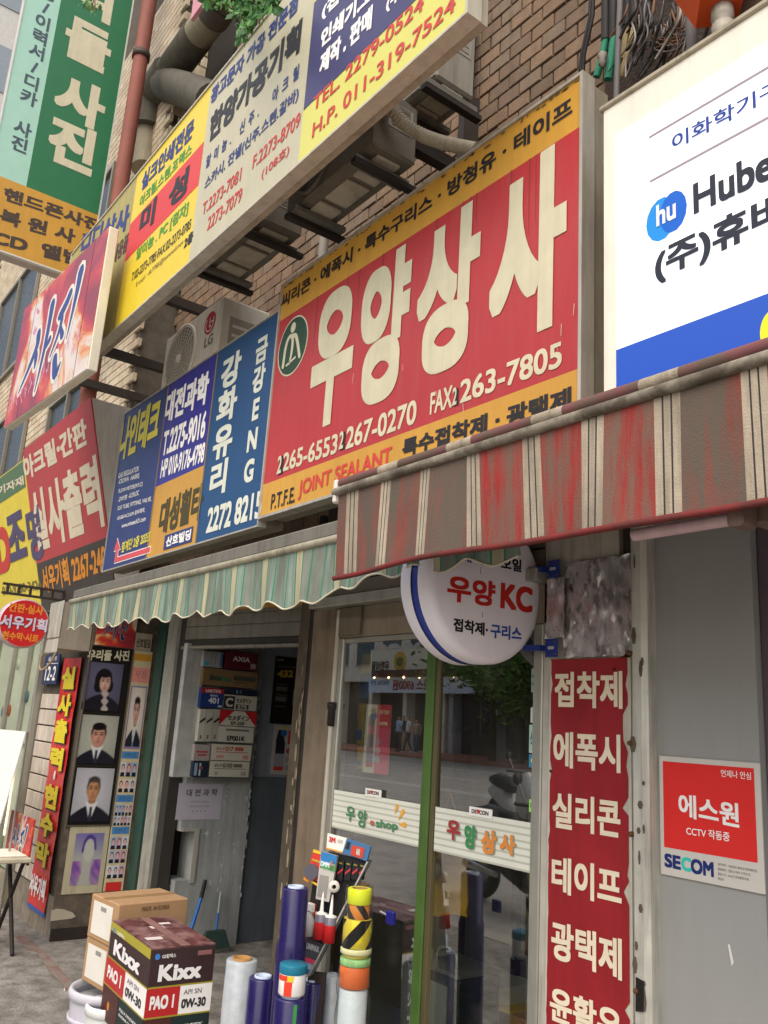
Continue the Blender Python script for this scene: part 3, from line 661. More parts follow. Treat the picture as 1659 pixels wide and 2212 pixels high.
TX(Ly,F4,'H','조',(45,650),(158,600),(110,840),(110,520),mat('#57506e',.5,name='plum_vinyl'),.002,.05); TX(Ly,F4,'H','명',(172,600),(262,560),(220,850),(220,485),mat('#57506e',.5,name='plum_vinyl'),.002,.05)
T(Ly,F4,'H','010-9280-3424',(20,1070),(275,1030),(20,1010),mat('#7a7040',.5,name='olive_ink'),.002,.02)

# --- green vertical photo sign (at right angles to the wall)
F5=faceX(-6.9,-.7,5)
Gs=thing('projecting_sign','tall green and mint vertical photo studio sign with an orange foot at the top left','sign',mw=F5.mw)
gu=(F5.hit('A',855,0)[0]+F5.hit('A',655,1400)[0])/2; gm=(F5.hit('A',380,0)[0]+F5.hit('A',190,1220)[0])/2; gl_=(F5.hit('A',150,0)[0]+F5.hit('A',0,900)[0])/2
go=(F5.hit('A',0,1160)[1]+F5.hit('A',650,1400)[1])/2; gb_=(F5.hit('A',0,1650)[1]+F5.hit('D',400,430)[1])/2; gt=go+4.2
plate(Gs,'cabinet',mat('#b5a9a2',.55,var=.08,dirt=.3,name='lilac_grey_sheet'),(gl_,gu,gb_,gt),-.16,-.004)
M_g=mat('#30724b',.4,var=.04,name='emerald_panel'); M_mi=mat('#a3cfbc',.45,var=.04,name='mint_panel')
plate(Gs,'panel',M_g,(gm,gu,go,gt),-.004,0); plate(Gs,'panel',M_mi,(gl_,gm,go,gt),-.004,0); plate(Gs,'panel',M_syel,(gl_,gu,gb_,go),-.004,0)
frame(Gs,'frame',mat('#d4d2c6',.4,metal=.2,name='bright_trim'),(gl_,gu,gb_,gt),.012,-.03,.006)
for s_,L,Rr,B,Tp in (('들',(430,200),(732,300),(600,450),(580,150)),('사',(345,700),(692,680),(520,810),(540,520)),('진',(312,930),(640,880),(480,1110),(490,800)),('리',(470,-20),(745,0),(640,130),(600,-200))):
    TX(Gs,F5,'A',s_,L,Rr,B,Tp,M_cream,.002,.055)
Mtd=mat('#4b5a63',.5,name='slate_vinyl')
TX(Gs,F5,'A','증\n/\n이\n력\n서\n/\n디\n카\n \n사\n진',(70,930),(190,950),(120,990),(290,-100),Mtd,.002,.03)
Mor=mat('#4a4038',.5,name='brown_letter')
T(Gs,F5,'A','핸드폰사진',(15,1305),(650,1520),(15,1212),Mor,.002,.045); T(Gs,F5,'A','복 원 사 진',(-10,1452),(640,1640),(-10,1350),Mor,.002,.045); T(Gs,F5,'D','CD  앨범',(-60,262),(520,415),(-60,160),Mor,.002,.05)
# ------------------------------------------------------------------ awnings
def cloth(u0,u1,cols,zt,zb,wave,scal,ns=14,lean=0):
    """cols: list of (u, material) column starts; returns MB in local (u,v,n)"""
    mb=MB(); us=[c[0] for c in cols]+[u1]
    for i,(a,m) in enumerate(cols):
        b=us[i+1]; k=max(1,int((b-a)/.035))
        for j in range(k):
            x0=a+(b-a)*j/k; x1=a+(b-a)*(j+1)/k; vs=[]
            for x in (x0,x1):
                for s_ in range(ns+1):
                    t=s_/ns; z=zt+(zb+scal(x)-zt)*t; vs.append((x+.012*t*math.sin(x*3),z,wave(x,t)+lean*t))
            mb.add(vs,[(s_,s_+1,ns+1+s_+1,ns+1+s_) for s_ in range(ns)],m,True)
    return mb
M_rc=mat('#93302d',.9,var=.22,scale=5,dirt=.9,dhex='#6b5d50',bump=.25,bscale=250,dlo=.40,dhi=.56,name='red_canvas')
M_rg=mat('#84493f',.9,var=.3,scale=6,dirt=.95,dhex='#5d554b',bump=.25,bscale=250,dlo=.36,dhi=.52,name='grimy_canvas')
M_cc=mat('#ab9f8b',.9,var=.25,scale=9,dirt=.85,dlo=.42,dhi=.66,dhex='#7a705f',bump=.3,bscale=250,name='cream_canvas')
M_bk=mat('#3a3638',.9,name='dark_thread')
F6=faceY(-.72,-2,2.3)
rl=(F6.hit('V',722,1048)[0]+F6.hit('V',730,1245)[0])/2
rt=(F6.hit('V',740,1055)[1]+F6.hit('V',1655,757)[1])/2; rbm=(F6.hit('V',735,1245)[1]+F6.hit('V',1655,1105)[1])/2+.012
Ra=thing('shop_awning','dirty red awning with cream and black stripes hanging below the large red sign','awning',mw=F6.mw)
cols=[(rl,M_rg)]
rend=rl+3.3
gr=[(F6.hit('F',*a)[0],F6.hit('F',*b)[0]) for a,b in (((432,1130),(485,1130)),((592,1110),(637,1110)),((778,1060),(818,1060)),((990,1010),(1047,1010)),((1247,1000),(1330,1000)),((1520,950),(1640,950)))]+[(F6.hit('G',693,1300)[0],F6.hit('G',888,1300)[0]),(F6.hit('G',1333,1200)[0],F6.hit('G',1530,1200)[0])]
gr=sorted(gr); wst=.062
for i,(a,b) in enumerate(gr):
    c=(a+b)/2; w=max(.042,min(.066,(b-a)))
    for f,m in ((-.5,M_cc),(-.2,M_bk),(-.13,M_cc),(.13,M_bk),(.2,M_cc),(.5,M_rg if i in (0,1,2,6) else M_rc)): cols.append((c+f*w,m))
x=gr[-1][1]+.28
while x<rend-.2:
    for f,m in ((-.5,M_cc),(-.2,M_bk),(-.13,M_cc),(.13,M_bk),(.2,M_cc),(.5,M_rc)): cols.append((x+f*.07,m))
    x+=.33
cols.sort(key=lambda t:t[0])
cl=cloth(rl,rend,cols,rt-.015,rbm,lambda x,t:.012*math.sin(x*9)*t+.006*math.sin(x*23+2)*t-.012*math.exp(-((x-rl)/.05)**2)*t,lambda x:.006*math.sin(x*5))
cl.build('valance',None,Ra)
mb=MB(); pts=[(rl+(rend-rl)*i/50,rbm+.002+.006*math.sin((rl+(rend-rl)*i/50)*5),.003+.012*math.sin((rl+(rend-rl)*i/50)*9)) for i in range(51)]
mb.tube(pts,.0085,6,mat('#77302f',.9,dirt=.6,streak=False,dlo=.4,dhi=.6,name='red_hem')); mb.build('hem',None,Ra)
mb=MB(); M_rop=mat('#8f8878',.7,var=.4,scale=20,dirt=.9,dlo=.42,dhi=.6,streak=False,dhex='#4f463b',name='dirty_pipe')
mb.tube([(rl-.02,rt-.012,.004),(rend,rt-.012,.004)],.014,10,M_rop); mb.build('front_pipe',None,Ra)
mb=MB(); i=0; x=rl-.01
while x<rend:
    w=.1 if i%2 else .22; mb.tube([(x,rt+.018,-.012),(min(rend,x+w),rt+.018,-.012)],.017,10,M_cc if i%2 else mat('#74484a',.85,dirt=.85,streak=False,dlo=.4,dhi=.58,dhex='#5a5144',name='faded_roll')); x+=w; i+=1
mb.build('roll',None,Ra)
mb=MB(); tk=mat('#8a4b40',.9,dirt=.6,name='canopy_cloth'); n0=-.015; n1=-.70
mb.add([(rl,rt+.01,n0),(rend,rt+.01,n0),(rend,rt+.07,n1),(rl,rt+.07,n1),(rl,rt+.002,n0),(rend,rt+.002,n0),(rend,rt+.06,n1),(rl,rt+.06,n1)],[(0,1,2,3),(7,6,5,4),(0,4,5,1),(3,2,6,7),(0,3,7,4),(1,5,6,2)],tk); mb.build('canopy',None,Ra)
mb=MB(); a=F6.hit('G',420,2010); b=F6.hit('G',1150,1960)
mb.tube([(a[0],rbm-.008,-.06),(b[0],rbm-.008,-.06)],.014,10,mat('#cdaeb0',.4,dirt=.2,name='pinkish_bar')); mb.build('cassette_tube',None,Ra)
mb=MB(); mb.box(b[0],b[0]+.035,rbm-.03,rbm+.03,-.09,-.03,ch=.006); mb.box(b[0]+.01,b[0]+.045,rbm-.012,rbm+.02,-.6,-.09); mb.build('awning_arm',mat('#7c675c',.6,dirt=.4,name='arm_paint'),Ra)
bx('end_cap',mat('#d5d0c4',.5,name='end_cap_white'),Ra,rl-.022,rl-.004,rt-.05,rt+.03,-.04,.012,ch=.005)

F7=faceY(-.5,-4,2.2)
Ga=thing('shop_awning','faded green and cream striped awning with a wavy lower edge over the doorway','awning',mw=F7.mw)
gl0=F7.hit('W',925,600)[0]; gr0=F7.hit('K',1255,140)[0]
zt=(F7.hit('E',100,2085)[1]+F7.hit('E',1400,1800)[1])/2; zb=(F7.hit('H',480,1285)[1]+F7.hit('E',1250,2180)[1])/2
G1=mat('#879a8c',.9,var=.2,scale=6,dirt=.8,dhex='#5f6156',dlo=.4,dhi=.62,bump=.2,bscale=250,name='teal_canvas'); G2=mat('#7c8377',.9,var=.2,dirt=.6,dhex='#5c5d53',name='grey_canvas'); G3=mat('#b5ad8d',.9,dirt=.6,dhex='#6e6a58',dlo=.4,dhi=.65,name='straw_canvas'); G4=mat('#3f7d66',.9,dirt=.3,name='green_thread')
_zp=[F7.hit(*q) for q in (('V',159,1357),('V',653,1303),('V',876,1228),('V',1109,1212))]
def zbo(x):
    P=_zp
    if x<=P[0][0]: return P[0][1]-zb
    for a,b in zip(P,P[1:]):
        if x<=b[0]: return a[1]+(b[1]-a[1])*(x-a[0])/(b[0]-a[0])-zb
    return P[-1][1]-zb
cols=[];x=gl0;i=0
while x<gr0:
    for w,m in ((.05,G1),(.008,G4),(.045,G3),(.008,G4),(.06,G2 if i%3==1 else G1),(.01,G4),(.085,G1 if i%2 else G2),(.007,G4)):
        if x<gr0: cols.append((x,m))
        x+=w
    i+=1
cl=cloth(gl0,gr0,cols,zt-.01,zb,lambda x,t:(.009*math.sin(x*21)+.004*math.sin(x*47+1))*t**1.3,lambda x:zbo(x)+.015*math.sin(x*27+.8)+.006*math.sin(x*9))
cl.build('valance',None,Ga)
mb=MB(); K_=int((gr0-gl0)/.02); mb.tube([(gl0+(gr0-gl0)*i/K_,zb+zbo(gl0+(gr0-gl0)*i/K_)+.015*math.sin((gl0+(gr0-gl0)*i/K_)*27+.8)+.006*math.sin((gl0+(gr0-gl0)*i/K_)*9),0.009*math.sin((gl0+(gr0-gl0)*i/K_)*21)+.004*math.sin((gl0+(gr0-gl0)*i/K_)*47+1)) for i in range(K_+1)],.004,5,mat('#c5bda6',.8,name='pale_hem')); mb.build('hem',None,Ga)
mb=MB(); mb.tube([(gl0-.01,zt,.0),(gr0+.02,zt,.0)],.016,10,mat('#a8a18b',.5,metal=.2,dirt=.6,name='weathered_tube')); mb.build('front_tube',None,Ga)
bx('hood',mat('#77746a',.6,metal=.2,dirt=.5,name='grey_hood'),Ga,gl0,gr0,zt+.014,zt+.075,-.16,-.005,ch=.008)
for f in (.12,.45,.8):
    mb=MB(); u=gl0+f*(gr0-gl0); mb.box(u-.015,u+.015,zt+.02,zt+.05,-.5-.0,-.16); mb.build('arm',M_bar,Ga)

# ------------------------------------------------------------------ air conditioners
M_ac=mat('#e0dccf',.45,var=.06,dirt=.25,dhex='#8b8470',name='ac_casing'); M_acd=mat('#7d7a70',.5,var=.1,dirt=.5,name='ac_grey'); M_dkg=mat('#3a3934',.5,name='grille_dark')
def ac(label,x0,x1,yf,yb,z0,h,m=M_ac,logo=None,fan=(.36,.5),old=False,rr0=None):
    w=x1-x0; t=thing('air_conditioner',label,'air conditioner',(x0,yf,z0),'air conditioner units on the brick wall')
    bx('casing',m,t,0,w,0,yb-yf,0.02,h,ch=.012)
    r=rr0 or min(h*.42,w*.3); cx,cz=w*fan[0],h*fan[1]
    mb=MB(); mb.lathe([(r,-.001),(r,-.012),(r-.012,-.014),(r-.02,-.004)],(cx,0,cz),36,M_ac if not old else M_acd,'Y'); mb.build('fan_ring',None,t)
    mb=MB(); mb.lathe([(0,-.002),(r-.015,-.002)],(cx,0,cz),32,mat('#9a968a',.5,name='fan_shadow') if not old else M_dkg,'Y'); mb.build('fan_opening',None,t)
    mb=MB()
    for k in range(1,11):
        rr=r*(k/11); pts=[(cx+rr*math.cos(a/28*6.2832),-.012-.004*(1-k/11),cz+rr*math.sin(a/28*6.2832)) for a in range(29)]; mb.tube(pts,.0016,4,M_ac if not old else M_acd,cap=False)
    for k in range(24):
        a=k/24*6.2832+.2; mb.tube([(cx+r*.15*math.cos(a),-.016,cz+r*.15*math.sin(a)),(cx+r*.97*math.cos(a+.35),-.012,cz+r*.97*math.sin(a+.35))],.0013,4,M_ac if not old else M_acd,cap=False)
    mb.build('fan_guard',None,t,kind='stuff')
    for k in range(3):
        a=k*2.094+.4; mb=MB(); mb.poly([(0,0),(r*.85*math.cos(a),r*.85*math.sin(a)),(r*.85*math.cos(a+1.1),r*.85*math.sin(a+1.1))],0,.002,mat('#8f8d84',.5,name='fan_blade'))
        o=mb.build('fan_blade',None,t); o.location=(cx,-.005,cz); o.rotation_euler=(R_(90),0,0)
    mb=MB(); mb.lathe([(0,-.022),(r*.1,-.022),(r*.13,-.018),(r*.13,-.01)],(cx,0,cz),20,mat('#e3dfd2',.4,name='hub_white'),'Y'); mb.build('fan_hub',None,t)
    # side louvre and label
    mb=MB()
    for k in range(5): mb.box(w,w+.006,.08,(yb-yf)*.78,h*.5+k*h*.07,h*.5+k*h*.07+.018,m)
    mb.build('side_louvre',None,t,kind='stuff')
    mb=MB(); mb.box(w+.001,w+.003,.06,(yb-yf)*.85,h*.46,h*.86,mat('#a5a091',.5,name='louvre_recess')); mb.build('louvre_plate',None,t)
    # ribbed tray below
    mb=MB()
    for k in range(3): mb.box(w*.06+k*w*.31,w*.06+k*w*.31+w*.26,.05,(yb-yf)-.05,.006,.021,ch=.004)
    mb.build('base_rib',mat('#c2baa5',.6,dirt=.6,dhex='#6a604e',streak=False,name='stained_tray') ,t,kind='stuff')
    for fx in (.16,.84): bx('foot',M_acd,t,w*fx-.03,w*fx+.03,-.03,yb-yf+.03,-.02,.004)
    # carrying brackets
    for fx in (.12,.88): bx('bracket',M_bar,t,w*fx-.018,w*fx+.018,-.04,yb-yf+.06,-.045,-.021)
    return t
e1=onY('E',410,500,-.34); e2=onY('E',752,285,-.34); zt_=(e1.z+e2.z)/2
_F=Face((e1.x,-.34,zt_-.8),(1,0,0),(0,0,1)); _fc=_F.hit('E',492,655); _fr=(_F.hit('E',600,560)[0]-_F.hit('E',400,700)[0])/2
lg=ac('clean pale air conditioner with a round red logo standing behind the blue tenant board',e1.x,e2.x,-.34,-.02,zt_-.8,.8,fan=((_fc[0])/(e2.x-e1.x),_fc[1]/.8),rr0=_fr*.95)
# logo and letters are parts of that unit: a flat helper empty is avoided, meshes are written in its own axes
FL=Face((e1.x,-.34,zt_-.8),(1,0,0),(0,0,1))
mbL=MB(); c_=FL.hit('E',676,430); c2=FL.hit('E',645,430); c3=FL.hit('E',708,415)
rr=(c3[0]-c2[0])/2
disc(mbL,c_[0],c_[1],rr,rr*1.0,.001,.002,mat('#b3243c',.4,name='logo_red'))
g=M_white
for k in range(9,34):
    a0=k/36*6.2832+.9;a1=(k+1)/36*6.2832+.9
    mbL.poly([(c_[0]+rr*.78*math.cos(a0),c_[1]+rr*.78*math.sin(a0)),(c_[0]+rr*.78*math.cos(a1),c_[1]+rr*.78*math.sin(a1)),(c_[0]+rr*.68*math.cos(a1),c_[1]+rr*.68*math.sin(a1)),(c_[0]+rr*.68*math.cos(a0),c_[1]+rr*.68*math.sin(a0))],.0025,.003,g)
mbL.box(c_[0]-.004,c_[0]+.004,c_[1]-rr*.4,c_[1]+rr*.45,.0025,.003,g); mbL.box(c_[0]-.004,c_[0]+rr*.3,c_[1]-rr*.4,c_[1]-rr*.3,.0026,.0031,g); mbL.box(c_[0]+rr*.15,c_[0]+rr*.68,c_[1]-.003,c_[1]+.005,.0026,.0031,g)
ll=mbL.build('logo',None,lg); ll.rotation_euler=(R_(90),0,0); ll.location=(0,0,0)
l2=T(lg,FL,'E','LG',(638,583),(690,560),(638,530),mat('#77756c',.5,name='logo_grey'),.0015,.03,skew=False); l2.rotation_euler=(R_(90),0,0)
m1=onY('B',540,1100,-.52); m2=onY('B',985,745,-.52); zb_=(m1.z+m2.z)/2
_q=Face((m1.x,-.52,zb_),(1,0,0),(0,0,1)).hit('B',680,830)
ac('grimy air conditioner hanging under the cream panel, its stained tray seen from below',m1.x,m2.x,-.52,-.30,zb_,.30,mat('#7d776a',.5,dirt=.5,dhex='#5f594c',name='old_casing'),old=True,fan=(_q[0]/(m2.x-m1.x),_q[1]/.30),rr0=.14)
m1=onY('B',95,1375,-.52); m2=onY('B',405,1125,-.52); zb_=(m1.z+m2.z)/2
ac('grimy air conditioner hanging under the yellow panel, leftmost of the two old units',m1.x,m2.x,-.52,-.27,zb_,.30,mat('#7d776a',.5,dirt=.5,dhex='#5f594c',name='old_casing'),old=True)
m1=onY('B',1010,560,-.40); m2=onY('B',1200,430,-.40)
ac('small grey air conditioner half hidden behind the lower right corner of the upper lightbox',m1.x,m2.x,-.30,-.08,onY('B',1060,600,-.30).z,.45,mat('#9b968a',.5,dirt=.4,name='grey_casing'),old=True,fan=(.5,.5))
mb=MB(); a=onY('B',1295,400,.02); b=onY('B',1285,860,.02)
fx=bx('unit_frame',M_bar,None,a.x-.02,a.x+.02,-.4,BY,a.z-.02,a.z+.02,label='dark steel wall frame beside the corrugated hose, right of the small air conditioner',cat='bracket')
mb=MB(); mb.box(a.x-.02,a.x+.02,.2,BY+.005,b.z,a.z-.021); mb.build('upright',M_bar).parent=fx
hp=[onY('B',*p,yy) for p,yy in (((1050,440),-.5),((1070,540),-.5),((1125,615),-.45),((1210,675),-.38),((1330,720),-.32),((1500,752),-.26))]
hp=smooth([tuple(p) for p in hp],3); L_=[hp[0]]
mb=MB(); n_=80; pts=[];rad=[]
tot=[0]
for p,q in zip(hp,hp[1:]): tot.append(tot[-1]+(Vector(q)-Vector(p)).length)
for i in range(n_*2):
    s_=tot[-1]*i/(n_*2-1); j=max(k for k in range(len(tot)) if tot[k]<=s_+1e-9); j=min(j,len(hp)-2); t=(s_-tot[j])/(tot[j+1]-tot[j]); pts.append(Vector(hp[j]).lerp(Vector(hp[j+1]),t)); rad.append(.029 if (i//2)%2 else .024)
mb.tube([p-pts[0] for p in pts],rad,12,mat('#b0a58e',.6,dirt=.3,name='hose_beige')); o=mb.build('corrugated_hose'); o.location=pts[0]; tag(o,'beige corrugated drain hose curving over the bricks above the red sign','hose')

# ------------------------------------------------------------------ cable mess at the top right
jb=onY('U',700,300,.12)
bxb=thing('cable_bundle','dark tangle of cables, conduits and green and tan pipe ends above the white sign','cable bundle',jb)
o0=jb.copy()
def cp(name,pts,r,m,seg=8,**kw):
    mb=MB(); mb.tube([Vector(p)-o0 for p in pts],r,seg,m); return mb.build(name,None,bxb,**kw)
def Uy(x,y,yy=.0): return onY('U',x,y,yy)
M_bc=mat('#2b2827',.6,var=.3,dirt=.4,dhex='#6a6258',name='black_cable'); M_gp3=mat('#2f8a6c',.5,dirt=.2,name='green_pipe'); M_tan=mat('#b8a67c',.6,dirt=.3,name='tan_pipe'); M_gy=mat('#6d6a68',.6,name='grey_cable')
a=Uy(330,-20,.25); b=Uy(1250,600,.25)
bx('backing',mat('#3d332b',.9,var=.5,scale=6,bump=.8,dirt=.6,name='dark_render'),bxb,a.x-o0.x,b.x-o0.x+1.2,.16,.19,-1.2,2.4)
for p in (((375,-200),(375,180),(372,320)),((440,-200),(435,180),(435,310)),((540,-200),(545,60),(540,210)),((600,-200),(600,80),(598,200)),((690,-200),(690,60),(680,150))):
    cp('conduit',[Uy(*q) for q in p],.018,M_bc)
cp('pipe_end',[Uy(375,300),Uy(352,420),Uy(300,610)],.014,M_gp3,10); cp('pipe_end',[Uy(440,300),Uy(420,460),Uy(392,630)],.016,M_gp3,10)
cp('pipe_end',[Uy(540,200),Uy(525,330),Uy(505,470)],.012,M_tan,10); cp('pipe_end',[Uy(605,200),Uy(560,400),Uy(488,610)],.012,M_tan,10)
cp('conduit',[Uy(487,-200,-.05),Uy(485,60,-.05),Uy(470,400,-.05),Uy(455,830,-.05)],.011,M_gy); cp('conduit',[Uy(1040,-100,-.05),Uy(1050,120,-.05),Uy(1062,430,-.05)],.02,M_gy)
k_=MB(); a=Uy(290,60,-.03); b=Uy(520,0,-.03); k_.box(a.x-o0.x,b.x-o0.x+.12,-.06,-.03,a.z-o0.z-.03,a.z-o0.z+.03,ch=.004); k_.build('clamp_plate',mat('#7c766b',.6,metal=.3,dirt=.7,name='galvanised'),bxb)
mb=MB(); random.seed(5)
for i in range(75):
    x=random.uniform(520,1080); y=random.uniform(-30,250); L=random.uniform(250,480); dx=random.uniform(-230,-20); yy=random.uniform(-.06,.12)
    p=[Uy(x,y,yy),Uy(x+dx*.1+random.uniform(-30,50),y+L*.3,yy-.03),Uy(x+dx*.5+random.uniform(-30,30),y+L*.65,yy),Uy(x+dx,y+L,yy)]
    p=smooth([tuple(q) for q in p],2); mb.tube([Vector(q)-o0 for q in p],random.choice((.002,.003,.004,.006)),5,random.choice((M_bc,M_bc,M_bc,M_gy,mat('#8f8a80',.5,name='pale_wire'),mat('#6b4a35',.6,name='copper_wire'))),cap=False)
for i in range(10):
    x=random.uniform(700,1000); y=random.uniform(150,420); p=[Uy(x+120*math.cos(t),y+60*math.sin(t)+t*10,-.02) for t in (0,.7,1.4,2.1,2.8,3.5)]; p=smooth([tuple(q) for q in p],2); mb.tube([Vector(q)-o0 for q in p],.003,5,random.choice((mat('#6b4a35',.6,name='copper_wire'),M_gy)),cap=False)
mb.build('loose_wires',None,bxb,kind='stuff')
p=[Uy(1160,60,-.1),Uy(1190,190,-.1),Uy(1140,320,-.08)]; cp('loose_cable',smooth([tuple(q) for q in p],2),.007,M_gy)
a=Uy(395,340,-.06); mb=MB(); mb.lathe([(.0,-.035),(.016,-.02),(.012,.0),(.019,.02),(.0,.04)],tuple(Uy(345,470,-.04)-o0),7,mat('#9a9389',.8,var=.4,name='tape_wrap')); mb.build('tape_wrap',None,bxb)
wp=Uy(1300,180,-.2)
mb=MB(); mb.lathe([(0,-.07),(.03,-.065),(.033,-.01),(.02,.0),(.033,.012),(.033,.05),(.0,.055)],(0,0,0),12,mat('#a9a294',.4,dirt=.5,name='ceramic')); o=mb.build('insulator'); o.location=wp; tag(o,'white ceramic cable insulator at the top edge above the white sign','insulator')
mb=MB(); mb.hexa([(-.06,-.06,-.02),(.06,-.06,-.02),(.06,.06,-.02),(-.06,.06,-.02),(-.13,-.13,.2),(.13,-.13,.2),(.13,.13,.2),(-.13,.13,.2)],mat('#d9592c',.5,name='orange_plastic'))
o=mb.build('lantern_box'); o.location=onY('U',1270,85,-.2)+Vector((0,0,.02)); tag(o,'orange plastic box cut off by the top edge at the upper right','box'); o.rotation_euler=(0,0,.7)
bx('beam',mat('#4e4234',.8,dirt=.5,name='old_beam'),None,onY('U',1280,150,-.1).x,onY('U',1280,150,-.1).x+1.5,-.14,BY,onY('U',1400,100,-.12).z-.05,onY('U',1400,100,-.12).z+.06,label='weathered brown beam behind the top of the white sign',cat='beam')

# ------------------------------------------------------------------ leaves hanging over the upper lightbox
def leafcluster(label,k,pts,y,n,size,cols=('#3f7a2c','#57903a','#2f6422','#6fa04a')):
    c=onY(k,pts[0][0],pts[0][1],y); t=thing('climbing_plant',label,'plant',c)
    mb=MB(); ms=[mat(h,.5,var=.2,name='leaf') for h in cols]
    for i in range(n):
        a=random.choice(pts); p=onY(k,a[0]+random.gauss(0,a[2] if len(a)>2 else 50),a[1]+random.gauss(0,a[2]*.6 if len(a)>2 else 40),y+random.uniform(-.12,.12))-c
        s_=size*random.uniform(.5,1.2); u=Vector((random.gauss(0,1),random.gauss(0,1)*.6,random.gauss(0,1))).normalized(); w=u.cross(Vector((random.gauss(0,.6),-1,random.gauss(0,.6)))).normalized()
        nn=u.cross(w)
        v=[p,p+u*s_*.35+w*s_*.38,p+u*s_*.7+w*s_*.28+nn*s_*.1,p+u*s_*1.1,p+u*s_*.7-w*s_*.28+nn*s_*.1,p+u*s_*.35-w*s_*.38]
        mb.add(v,[(0,1,2,3),(0,3,4,5)],random.choice(ms))
    mb.build('leaves',None,t,kind='stuff')
    mb=MB()
    for i in range(5):
        a=random.choice(pts);b=random.choice(pts); mb.tube([onY(k,a[0],a[1]-200,y)-c,onY(k,(a[0]+b[0])/2,(a[1]+b[1])/2-60,y)-c,onY(k,b[0],b[1],y)-c],.004,5,mat('#5b4a33',.8,name='twig'))
    mb.build('stem',None,t,kind='stuff')
leafcluster('green leafy creeper hanging at the top edge left of the cream panel','R',[(950,0,25),(1060,10,50),(1200,30,60),(1260,90,50),(1330,10,60),(1400,80,50),(1420,130,40),(1350,200,30),(1560,50,35),(1300,280,20),(1280,370,10)],-.95,300,.045,('#35692a','#477a34','#2a5520','#5c8a44'))
leafcluster('few pale green leaves in front of the top of the green sign','A',[(560,10,30),(600,50,25),(620,80,15)],-1.1,26,.05,('#6f9a5c','#4f7a3e'))
a=onY('R',850,60,-.25); o=bx('panel',mat('#c9909c',.5,name='pink_paint'),None,onY('R',805,100,-.25).x,onY('R',900,100,-.25).x,-.27,-.24,onY('R',810,185,-.25).z,a.z+.9,label='slice of a pink sign at the very top between duct and leaves',cat='sign'); o.name='pink_sign'
# ------------------------------------------------------------------ shop front at street level
F9=faceY(0,-3,0)
def FY(yp): return faceY(yp,0,0)
def bpart(name,m,x0,x1,y0,y1,z0,z1,ch=0,**kw):
    o=bx(name,m,None,x0,x1,y0,y1,z0,z1,ch=ch,**kw); return bparent(o)
M_jamb=mat('#7b6d5a',.75,var=.2,dirt=.5,name='brown_render'); M_sil=mat('#a9a79c',.35,metal=.5,var=.1,dirt=.35,name='door_aluminium'); M_hd=mat('#857a68',.6,var=.12,dirt=.4,name='shutter_box')
M_dkb=mat('#2b2622',.7,name='dark_gap')
xg0=onY('V',752,1400,0).x; xg1=onY('V',1160,1500,0).x; zg=onY('K',255,640,0).z; zband=onY('V',723,1706,0).z
xj=onY('J',1400,1000,0).x
zr=onY('K',70,460,0).z
# header over the door
bpart('door_header',M_hd,xg0-.06,-1.98,-.02,.12,zg+.012,zr-.01)
bpart('shutter_slat',mat('#6f6656',.6,dirt=.4,name='slat_a'),xg0-.07,xg0+.13,-.035,-.021,zg+.02,zr-.012)
bpart('header_rail',M_sil,xg0-.22,-1.98,-.09,.0,zr-.008,zr+.035,ch=.004)
bpart('header_box',mat('#453e35',.7,dirt=.5,name='dark_header'),xg0-.25,-1.6,.0,.15,zr+.036,2.62)
for i in range(4): bpart('header_slat',mat('#5c5346',.6,dirt=.4,name='slat_b'),xg0-.2,-2.0,-.03+.004*i,-.001,zr+.05+i*.07,zr+.113+i*.07,ch=.004)
# jamb left of the glass
bpart('door_jamb',M_jamb,xj-.16,xg0-.055,.0,.14,0,zr)
bpart('jamb_side',M_dkb,xj-.20,xj-.161,.01,.75,0,2.6)
cx=onY('J',1500,400,-.03).x
cpz=onY('J',1470,860,-.03).z
pc=pipe('conduit_pipe','thin pale conduit with a black joint running down the wall beside the glass door',[(cx,-.03,zr-.02),(cx,-.03,.0)],.011,mat('#b3ae9e',.5,name='pale_conduit'))
mb=MB(); mb.lathe([(.012,-.05),(.02,-.045),(.02,.02),(.026,.03),(.026,.05),(.012,.055)],(0,0,cpz-(zr-.02)),10,mat('#26231f',.5,name='rubber')); mb.build('joint',None,pc)
# glass door
Dr=thing('glass_door','glazed shop door with green centre frame and a white striped band with coloured lettering','door',(xg0,0,0))
def dp(name,m,x0,x1,y0,y1,z0,z1,ch=0): return bx(name,m,Dr,x0-xg0,x1-xg0,y0,y1,z0,z1,ch=ch)
dp('frame_stile',M_sil,xg0-.05,xg0-.002,-.025,.03,.05,zg+.01,.004); dp('frame_stile',M_sil,xg1+.002,xg1+.045,-.025,.03,.05,zg+.01,.004)
dp('frame_rail',M_sil,xg0-.0015,xg1+.0015,-.02,.03,zg-.012,zg+.01,.003); dp('threshold',M_sil,xg0-.05,xg1+.045,-.04,.04,.0,.05,.004)
Fm=FY(-.03); xm0=(Fm.hit('K',738,760)[0]+Fm.hit('P',0,1080)[0])/2; xm1=(Fm.hit('K',790,760)[0]+Fm.hit('P',62,1080)[0])/2
M_gf=mat('#4d6b31',.45,var=.2,dirt=.5,dhex='#39402a',name='green_door_frame')
dp('centre_stile',M_gf,xm0,xm0+.05,-.03,.0,.05,zg-.014,.004); dp('centre_stile',mat('#5c5439',.5,dirt=.4,name='brown_door_edge'),xm0+.052,xm1+.012,-.024,.0,.05,zg-.014,.003)
M_gl=glass('shop_glass',boost=4.6,base=.05)
TILT=.0115
